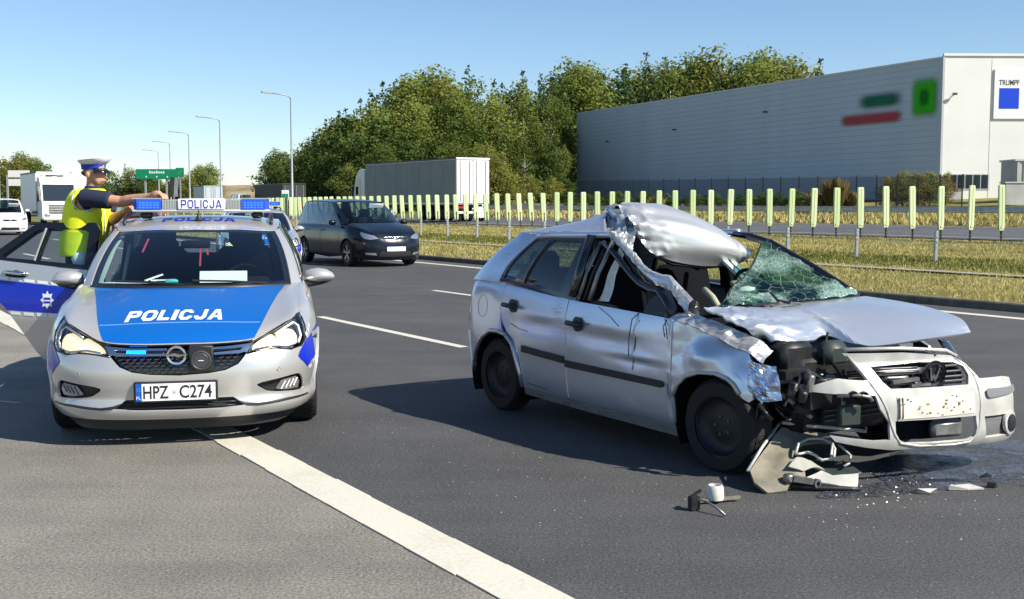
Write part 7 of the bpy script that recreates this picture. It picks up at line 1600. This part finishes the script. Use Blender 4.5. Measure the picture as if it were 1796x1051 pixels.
p = RP(66.6, 38.6); FAR = road_car('white_car', 'white hatchback seen from behind through the panel fence', 'car', (p.x - 1.6, p.y + 3.9), 212.3, plain_paint('white', (.74, .74, .73)), L=4.3, W=1.80, H=1.50, z=.37)
def box_truck(name, label, loc, deg, L, W, H, zb, side, rear, z=0.0, cab=None, front=False, skirt=True, fridge=False):
    """y runs from the tail towards the cab; the tail face is at y = 0"""
    r = empty(name, (loc[0], loc[1], z), R(deg)); tag(r, label, 'truck')
    m = MB(); m.box((0, L / 2, (zb + H) / 2), (W - .03, L - .03, H - zb)); m.build('box_core', rear, r)
    for s in (-1, 1):
        n = max(3, int(L / 1.7))
        for k in range(n): m = MB(); m.box((s * (W / 2 - .005), L * (k + .5) / n, (zb + H) / 2 - .04), (.03, L / n - .02, H - zb - .2), bev=.008); m.build('side_panel', side, r)
        m = MB(); m.box((s * (W / 2 - .01), L / 2, H - .05), (.07, L, .10)); m.build('roof_rail', M['dark_post'], r); m = MB(); m.box((s * (W / 2 - .01), L / 2, zb + .04), (.06, L, .12)); m.build('floor_rail', M['zinc'], r)
        m = MB(); m.box((s * .62, -.03, (zb + H) / 2), (1.19, .04, H - zb - .16), bev=.01); d = m.build('rear_door', rear, r)
        for x in (.25, .95): m = MB(); m.bar((s * x, -.075, zb + .15), (s * x, -.075, H - .2), .035); m.build('lock_rod', M['zinc'], d)
        m = MB(); m.box((s * .95, -.06, .95), (.40, .06, .14), bev=.01); m.build('tail_lamp', M['red_lens'], r)
        for k in range(3):
            if L > 9: wheel(r, (s * (W / 2 - .2), 2.4 + 1.3 * k, .5), .5, .32, s, 'steel')
        if L <= 9: wheel(r, (s * (W / 2 - .2), 1.6, .48), .48, .4, s, 'steel')
    m = MB(); m.box((0, -.05, H - .06), (W, .09, .12)); m.build('rear_header', rear, r); m = MB(); m.box((0, -.06, .62), (2.3, .10, .14)); m.build('underrun_bar', rear, r)
    m = MB(); m.box((0, L / 2, zb - .15), (1.0, L * .95, .24)); m.build('chassis', M['dark_post'], r)
    if cab is not None:
        y0 = L + .25; ch = H - .45; k = empty('cab', (0, y0, 0), 0, r)
        prof = [(0, .55), (0, ch), (.9, ch + .05), (1.55, ch - .5), (2.0, 1.75), (2.12, 1.3), (2.15, .45), (0.0, .45)]
        m = MB(); m.prism(prof, -1.22, 1.22, axis='X'); m.build('cab_shell', cab, k, auto=25)
        m = MB(); m.add([(-1.08, 1.60, ch - .52), (1.08, 1.60, ch - .52), (1.1, 2.04, 1.80), (-1.1, 2.04, 1.80)], [(0, 1, 2, 3)]); m.build('windscreen', M['win'], k)
        for s in (-1, 1):
            m = MB(); m.add([(s * 1.235, .75, 1.85), (s * 1.235, 1.75, 1.85), (s * 1.235, 1.45, ch - .65), (s * 1.235, .75, ch - .65)], [(0, 1, 2, 3)]); m.build('side_window', M['win'], k)
            m = MB(); m.box((s * 1.42, 1.72, 2.1), (.16, .2, .75), bev=.04); m.build('mirror', M['black_plastic'], k, auto=50)
            m = MB(); m.box((s * .88, 2.15, .75), (.42, .06, .24), bev=.02); m.build('headlamp', M['lamp_soft'], k, auto=50)
            wheel(r, (s * 1.02, y0 + 1.25, .5), .5, .3, s, 'steel')
        for z_ in (.95, 1.12, 1.29, 1.46): m = MB(); m.box((0, 2.14 - (z_ - 1.3) * .1, z_), (1.5, .05, .10)); m.build('grille_bar', M['mech_alu'], k)
        m = MB(); m.box((0, 2.17, .50), (2.35, .10, .26), bev=.03); m.build('bumper', cab, k, auto=50); m = MB(); m.box((0, 2.23, .52), (.52, .015, .11)); m.build('number_plate', M['foil_white'], k)
    if fridge:
        k = empty('cooling_unit', (0, L + .02, H - .75), 0, r); m = MB(); m.box((0, .14, .22), (1.75, .34, .80), bev=.08); m.build('unit_shell', M['foil_white'], k, auto=50); m = MB(); m.box((0, .32, .26), (1.25, .03, .50), bev=.01); m.build('unit_grille', M['gloss_black'], k); m = MB(); m.box((.0, .34, .36), (.35, .02, .06)); m.build('unit_badge', M['foil_white'], k)
    return r
c_curt = principled('grey curtain', (.16, .19, .20), .6, var=.1, vscale=.8); c_white = principled('truck white', (.74, .73, .69), .5, var=.04, vscale=1); c_box = principled('reefer panel', (.62, .64, .66), .4, metal=.1)
box_truck('semi_trailer_truck', 'long grey curtain-sided lorry with white rear doors in front of the wood', (-2.55, 74.3), 32.3, 13.6, 2.5, 4.15, 1.15, c_curt, c_white, z=.40, cab=principled('cab pale blue', (.55, .60, .64), .4))
box_truck('white_lorry', 'white refrigerated lorry facing the camera behind the officer', (-38.1, 92.0), 211, 7.6, 2.5, 3.95, 1.05, c_box, c_white, cab=c_white, fridge=True)
p = RP(150, 38.5); box_truck('box_truck', 'pale blue-grey box truck far behind the police light bar', (p.x, p.y), 26, 7, 2.5, 3.6, 1.0, principled('pale blue', (.42, .50, .54), .5), principled('pale blue door', (.45, .53, .57), .5), z=.35)
p = RP(112, 40.5); box_truck('dark_trailer', 'dark covered trailer beyond the fence near the nearest lamp post', (p.x + 1.0, p.y), 27, 11, 2.5, 3.3, .9, principled('dark green tarp', (.022, .032, .032), .7), principled('dark door', (.03, .035, .036), .6), z=.36)
p = RP(128, 38.2); road_car('white_van', 'small white van far off left of the dark trailer', 'van', (p.x, p.y), 208, plain_paint('van white', (.72, .72, .71)), L=4.9, W=1.95, H=2.3, hood=(.95, 1.25), base=(.85, 1.75), roof=(3.0, 4.7), tail=4.85, belt=1.25, wr=.33, z=.35)
def delivery_van():
    r = road_car('delivery_van', 'white delivery van facing the camera at the left edge of the picture', 'van', (-25.2, 57.4), 30.5, plain_paint('delivery white', (.76, .76, .75)), L=4.5, W=1.86, H=1.86, hood=(.86, 1.14), base=(.88, 1.62), roof=(2.6, 4.2), tail=4.42, belt=1.18, wr=.32)
    m = MB(); m.box((.35, 1.35, 1.52), (.5, .02, .22), tilt=Matrix.Rotation(R(40), 3, 'X')); m.build('sun_visor', M['foil_white'], r)
    text_obj('bonnet_lettering', 'DELIVERY', .12, lambda x, y: (x, .30 + y, 1.02 + y * .35), M['mech_alu'], r, width=1.0) if False else None
delivery_van()
r_ = empty('marker_post', (-17.7, 60, .0)); tag(r_, 'dark upright marker board standing behind the police light bar', 'post'); m = MB(); m.box((0, 0, 1.0), (.07, .07, 2.0)); m.build('post', M['zinc'], r_); m = MB(); m.box((-.10, 0, 2.45), (.22, .10, 1.05), tilt=Matrix.Rotation(R(5), 3, 'Y')); m.build('board', M['gloss_black'], r_); m = MB(); m.box((.10, .02, 2.45), (.2, .08, 1.0), tilt=Matrix.Rotation(R(5), 3, 'Y')); m.build('board_back', M['zinc'], r_)
# second police car behind the first
P2 = copy_tree(PC, None, ('open_rear_door', 'plate_lettering')); P2.location = (-5.55, 25.4, 0); P2.rotation_euler = (0, 0, R(16)); P2['label'] = 'second silver and blue police car standing behind the first, mostly hidden'; P2['group'] = 'police cars'; PC['group'] = 'police cars'

# ------------------------------------------------------------------ the officer
def officer():
    yaw = R(-12); C = Vector((-3.80, 10.22, 0)); root = empty('person', C, yaw); tag(root, 'person in yellow safety vest and white peaked cap reaching over the police car roof', 'person')
    skin = principled('skin', (.50, .26, .165), .55, var=.08, vscale=12); navy = principled('navy cloth', (.012, .018, .045), .85); inv = Matrix.Rotation(-yaw, 3, 'Z')
    def W_(x, y, z): return inv @ (Vector((x, y, z)) - C)
    def ell(c, rx, ry, n=18, pw=2.3):
        o = []
        for k in range(n):
            t = 2 * math.pi * k / n; a, b = math.cos(t), math.sin(t); o.append((c[0] + rx * math.copysign(abs(a) ** (2 / pw), a), c[1] + ry * math.copysign(abs(b) ** (2 / pw), b), c[2]))
        return o
    def loftm(m, secs):
        n = len(secs[0]); k = len(m.V); m.add([p for s in secs for p in s], [(i * n + j, i * n + (j + 1) % n, (i + 1) * n + (j + 1) % n, (i + 1) * n + j) for i in range(len(secs) - 1) for j in range(n)] + [tuple(range(n - 1, -1, -1)), tuple((len(secs) - 1) * n + j for j in range(n))])
    hx = .085                      # head centre, a little forward of the hips
    S = Vector((.105, -.180, 1.65)); E = W_(-3.40, 9.98, 1.615); Hd = W_(-3.10, 9.86, 1.665)
    S2 = Vector((.055, .185, 1.64)); E2 = W_(-3.62, 10.30, 1.44); H2 = W_(-3.42, 10.12, 1.535)
    m = MB()
    # torso and neck, head, arms, legs: fused into one skin below
    loftm(m, [ell((-.03, 0, .98), .13, .16), ell((-.03, 0, 1.10), .145, .165), ell((-.01, 0, 1.25), .15, .17), ell((.02, 0, 1.45), .14, .18), ell((.045, 0, 1.60), .12, .185), ell((.06, 0, 1.68), .085, .13), ell((.07, 0, 1.725), .062, .066), ell((hx - .005, 0, 1.79), .060, .060), ell((hx, 0, 1.83), .062, .060)])
    hd = [(1.765, .055, .050, .040), (1.775, .045, .072, .052), (1.795, .02, .088, .062), (1.82, -.045, .094, .070), (1.85, -.075, .096, .074), (1.885, -.088, .100, .077), (1.92, -.092, .098, .078), (1.955, -.088, .088, .073), (1.985, -.068, .062, .056), (1.998, -.03, .03, .03)]
    loftm(m, [ell((hx + (b + f) / 2, 0, z), (f - b) / 2 * 1.08, w * 1.06, 20, 2.2) for z, b, f, w in hd])
    loftm(m, [ell((hx + x, 0, z), rx, ry, 10, 2) for x, z, rx, ry in ((.088, 1.826, .020, .018), (.104, 1.838, .022, .018), (.102, 1.858, .015, .012), (.09, 1.884, .010, .010))])       # nose
    loftm(m, [ell((hx + .085, 0, 1.797), .014, .026, 10), ell((hx + .088, 0, 1.805), .014, .028, 10), ell((hx + .086, 0, 1.813), .012, .024, 10)])                                     # lips
    for s in (-1, 1):
        loftm(m, [ell((hx - .012, s * .080, 1.825), .012, .010, 10), ell((hx - .016, s * .084, 1.85), .020, .012, 10), ell((hx - .018, s * .083, 1.875), .017, .010, 10)])
    for a, b, c in ((S, E, Hd), (S2, E2, H2)):
        pts = [a.lerp(b, f) for f in (0, .25, .5, .75)] + [b.lerp(c, f) for f in (0, .2, .45, .7, .9, 1)]
        m.tube(pts, [.062, .060, .056, .050, .048, .050, .045, .036, .029, .030], 14)
        d = (c - b).normalized(); sd = d.cross(Vector((0, 0, 1))).normalized(); up = sd.cross(d)
        palm = c + d * .055; m.tube([c, c + d * .03, palm, c + d * .09], [.030, .038, .040, .030], 10)
        for k, (off, ln) in enumerate(((-.030, .068), (-.010, .078), (.011, .074), (.030, .058))):
            p0 = c + d * .085 + sd * off; m.tube([p0, p0 + d * ln * .42 - up * .006, p0 + d * ln * .72 - up * .028, p0 + d * ln * .80 - up * .055], [.0105, .0100, .0090, .0075], 8)
        p0 = c + d * .03 - sd * .034; m.tube([p0, p0 + d * .025 - sd * .022 - up * .010, p0 + d * .055 - sd * .026 - up * .024], [.012, .011, .009], 8)
    for s in (-1, 1):
        m.tube([(-.03, s * .085, 1.02), (.0, s * .095, .80), (.02, s * .10, .62), (-.01, s * .10, .42), (-.03, s * .10, .28)], [.095, .082, .060, .055, .045], 12)
    bd = m.build('body', skin, root); md = bd.modifiers.new('fuse', 'REMESH'); md.mode = 'VOXEL'; md.voxel_size = .0065; md.use_smooth_shade = True
    # clothing
    m = MB()
    for s, a, b in ((-1, S, E), (1, S2, E2)): m.tube([a + Vector((-.03, -s * .06, -.03)), a, a.lerp(b, .35), a.lerp(b, .66), a.lerp(b, .70)], [.06, .082, .082, .078, .072], 16)
    loftm(m, [ell((.0, 0, 1.28), .150, .172), ell((.03, 0, 1.45), .140, .178), ell((.05, 0, 1.60), .122, .180), ell((.06, 0, 1.68), .092, .135), ell((.07, 0, 1.725), .075, .080), ell((.075, 0, 1.755), .070, .072)])
    sh = m.build('shirt', navy, root); md = sh.modifiers.new('fuse', 'REMESH'); md.mode = 'VOXEL'; md.voxel_size = .012; md.use_smooth_shade = True
    vest_m = principled('fluorescent yellow', (.86, .95, .02), .7, var=.06, vscale=6, bump=.25, bscale=9)
    secs = [ell((-.055, 0, 1.13), .185, .205, 40), ell((-.05, 0, 1.16), .190, .208, 40), ell((-.04, 0, 1.25), .195, .208, 40), ell((-.02, 0, 1.36), .195, .208, 40), ell((-.005, 0, 1.46), .194, .208, 40), ell((.005, 0, 1.55), .186, .208, 40), ell((.012, 0, 1.62), .172, .204, 40), ell((.022, 0, 1.69), .150, .180, 40), ell((.035, 0, 1.735), .115, .130, 40)]
    V = [p for s in secs for p in s]; n = 40; F = []
    for i in range(len(secs) - 1):
        for j in range(n):
            c = sum((Vector(V[q]) for q in (i * n + j, i * n + (j + 1) % n, (i + 1) * n + (j + 1) % n, (i + 1) * n + j)), Vector()) / 4
            hole = c.z > 1.44 and abs(c.y) > .125 and ((c.x - .10) / .095) ** 2 + ((c.z - 1.63) / .105) ** 2 < 1 and c.z < 1.70 and c.y < 0
            if not hole: F.append((i * n + j, i * n + (j + 1) % n, (i + 1) * n + (j + 1) % n, (i + 1) * n + j))
    V = [tuple(Vector(v) + Vector((v[0], v[1], 0)).normalized() * .007 * noise.noise(Vector(v) * 9)) for v in V]
    m = MB(); m.add(V, F); ve = m.build('safety_vest', vest_m, root, smooth=True); sd_ = ve.modifiers.new('cloth', 'SOLIDIFY'); sd_.thickness = .008; sb_ = ve.modifiers.new('round', 'SUBSURF'); sb_.levels = 1; sb_.render_levels = 1
    tape = principled('silver tape', (.62, .64, .62), .4, metal=.2)
    for s in (-1,):
        m = MB(); m.tube([(.095 + .105 * math.cos(t), s * (.207 - .035 * max(0, math.cos(t)) - .02 * abs(math.sin(t))), 1.635 + .105 * math.sin(t)) for t in np.linspace(math.pi * .7, 1.75 * math.pi, 18)], .008, 6); m.build('vest_piping', tape, ve, smooth=True)
    m = MB(); m.tube([(.195, -.02, 1.16), (.19, -.02, 1.35), (.19, -.02, 1.5), (.16, -.02, 1.64)], .007, 6); m.build('vest_zip', tape, ve, smooth=True)
    m = MB(); loftm(m, [ell((-.03, 0, 1.15), .155, .172), ell((-.03, 0, 1.05), .155, .175), ell((-.03, 0, .98), .15, .18)])
    for s in (-1, 1): m.tube([(-.03, s * .085, 1.03), (.0, s * .095, .80), (.02, s * .10, .62), (-.01, s * .10, .42), (-.03, s * .10, .30)], [.112, .100, .080, .078, .075], 14)
    tr = m.build('trousers', navy, root); md = tr.modifiers.new('fuse', 'REMESH'); md.mode = 'VOXEL'; md.voxel_size = .014; md.use_smooth_shade = True
    for s in (-1, 1): m = MB(); loftm(m, [ell((.03, s * .10, .245), .145, .052), ell((.03, s * .10, .29), .14, .052), ell((-.02, s * .10, .35), .075, .055), ell((-.03, s * .10, .42), .07, .06)]); m.build('boot', M['black_plastic'], root, smooth=True)
    # cap: white crown, blue band, black peak
    m = MB(); loftm(m, [ell((hx - .005, 0, 1.90), .104, .086, 28), ell((hx - .005, 0, 1.945), .108, .090, 28)]); cp = m.build('cap_band', principled('cap blue', (.006, .035, .36), .6), root, auto=50)
    m = MB()
    def tilt(sec, dz): return [(x, y, z + dz * (x - hx)) for x, y, z in sec]
    loftm(m, [ell((hx - .005, 0, 1.943), .105, .088, 28), tilt(ell((hx + .005, 0, 1.972), .134, .122, 28), .06), tilt(ell((hx + .006, 0, 1.988), .143, .132, 28), .10), tilt(ell((hx + .004, 0, 1.999), .128, .118, 28), .10), tilt(ell((hx, 0, 2.003), .05, .05, 28), .10)]); m.build('cap_crown', principled('cap white', (.80, .80, .78), .6), root, auto=60)
    rows = [[(hx + math.cos(t) * (.100 + .055 * f), math.sin(t) * (.084 + .030 * f), 1.908 - .036 * f - .012 * f * abs(math.sin(t))) for t in np.linspace(-1.15, 1.15, 13)] for f in (0, .5, 1)]
    pk = grid_mesh('cap_peak', rows, M['gloss_black'], root); md = pk.modifiers.new('t', 'SOLIDIFY'); md.thickness = .006
    m = MB(); m.lathe([(.001, .006), (.014, .004), (.018, 0)], 10, axis='X', c=(hx + .102, 0, 1.925)); m.build('cap_badge', M['chrome'], root, auto=40)
    m = MB(); m.tube([(hx + .075, -.052, 1.872), (hx + .09, -.03, 1.874)], .0035, 6); m.build('eye', M['black'], root); m = MB(); m.tube([(hx + .068, -.058, 1.888), (hx + .088, -.034, 1.892)], .0035, 6); m.build('eyebrow', principled('brow', (.06, .04, .03), .9), root)
    m = MB(); m.tube([(hx - .085, 0, 1.86), (hx - .075, -.055, 1.87), (hx - .03, -.078, 1.893)], [.022, .018, .010], 8); m.tube([(hx - .085, 0, 1.86), (hx - .075, .055, 1.87), (hx - .03, .078, 1.893)], [.022, .018, .010], 8); m.build('hair', principled('grey hair', (.09, .075, .06), .9), root, smooth=True)
    m = MB(); loftm(m, [ell((.02, -.20, 1.02), .03, .02, 12), ell((.05, -.215, 1.06), .055, .028, 12), ell((.04, -.215, 1.12), .07, .03, 12), ell((.06, -.205, 1.17), .05, .025, 12)])
    for dx in (.0, .03, .065): m.tube([(dx, -.215, 1.06), (dx - .01, -.22, 1.01), (dx - .012, -.218, .98)], [.013, .012, .009], 6)
    g = m.build('white_glove', principled('white cloth', (.80, .80, .78), .8), root, smooth=True)
officer()
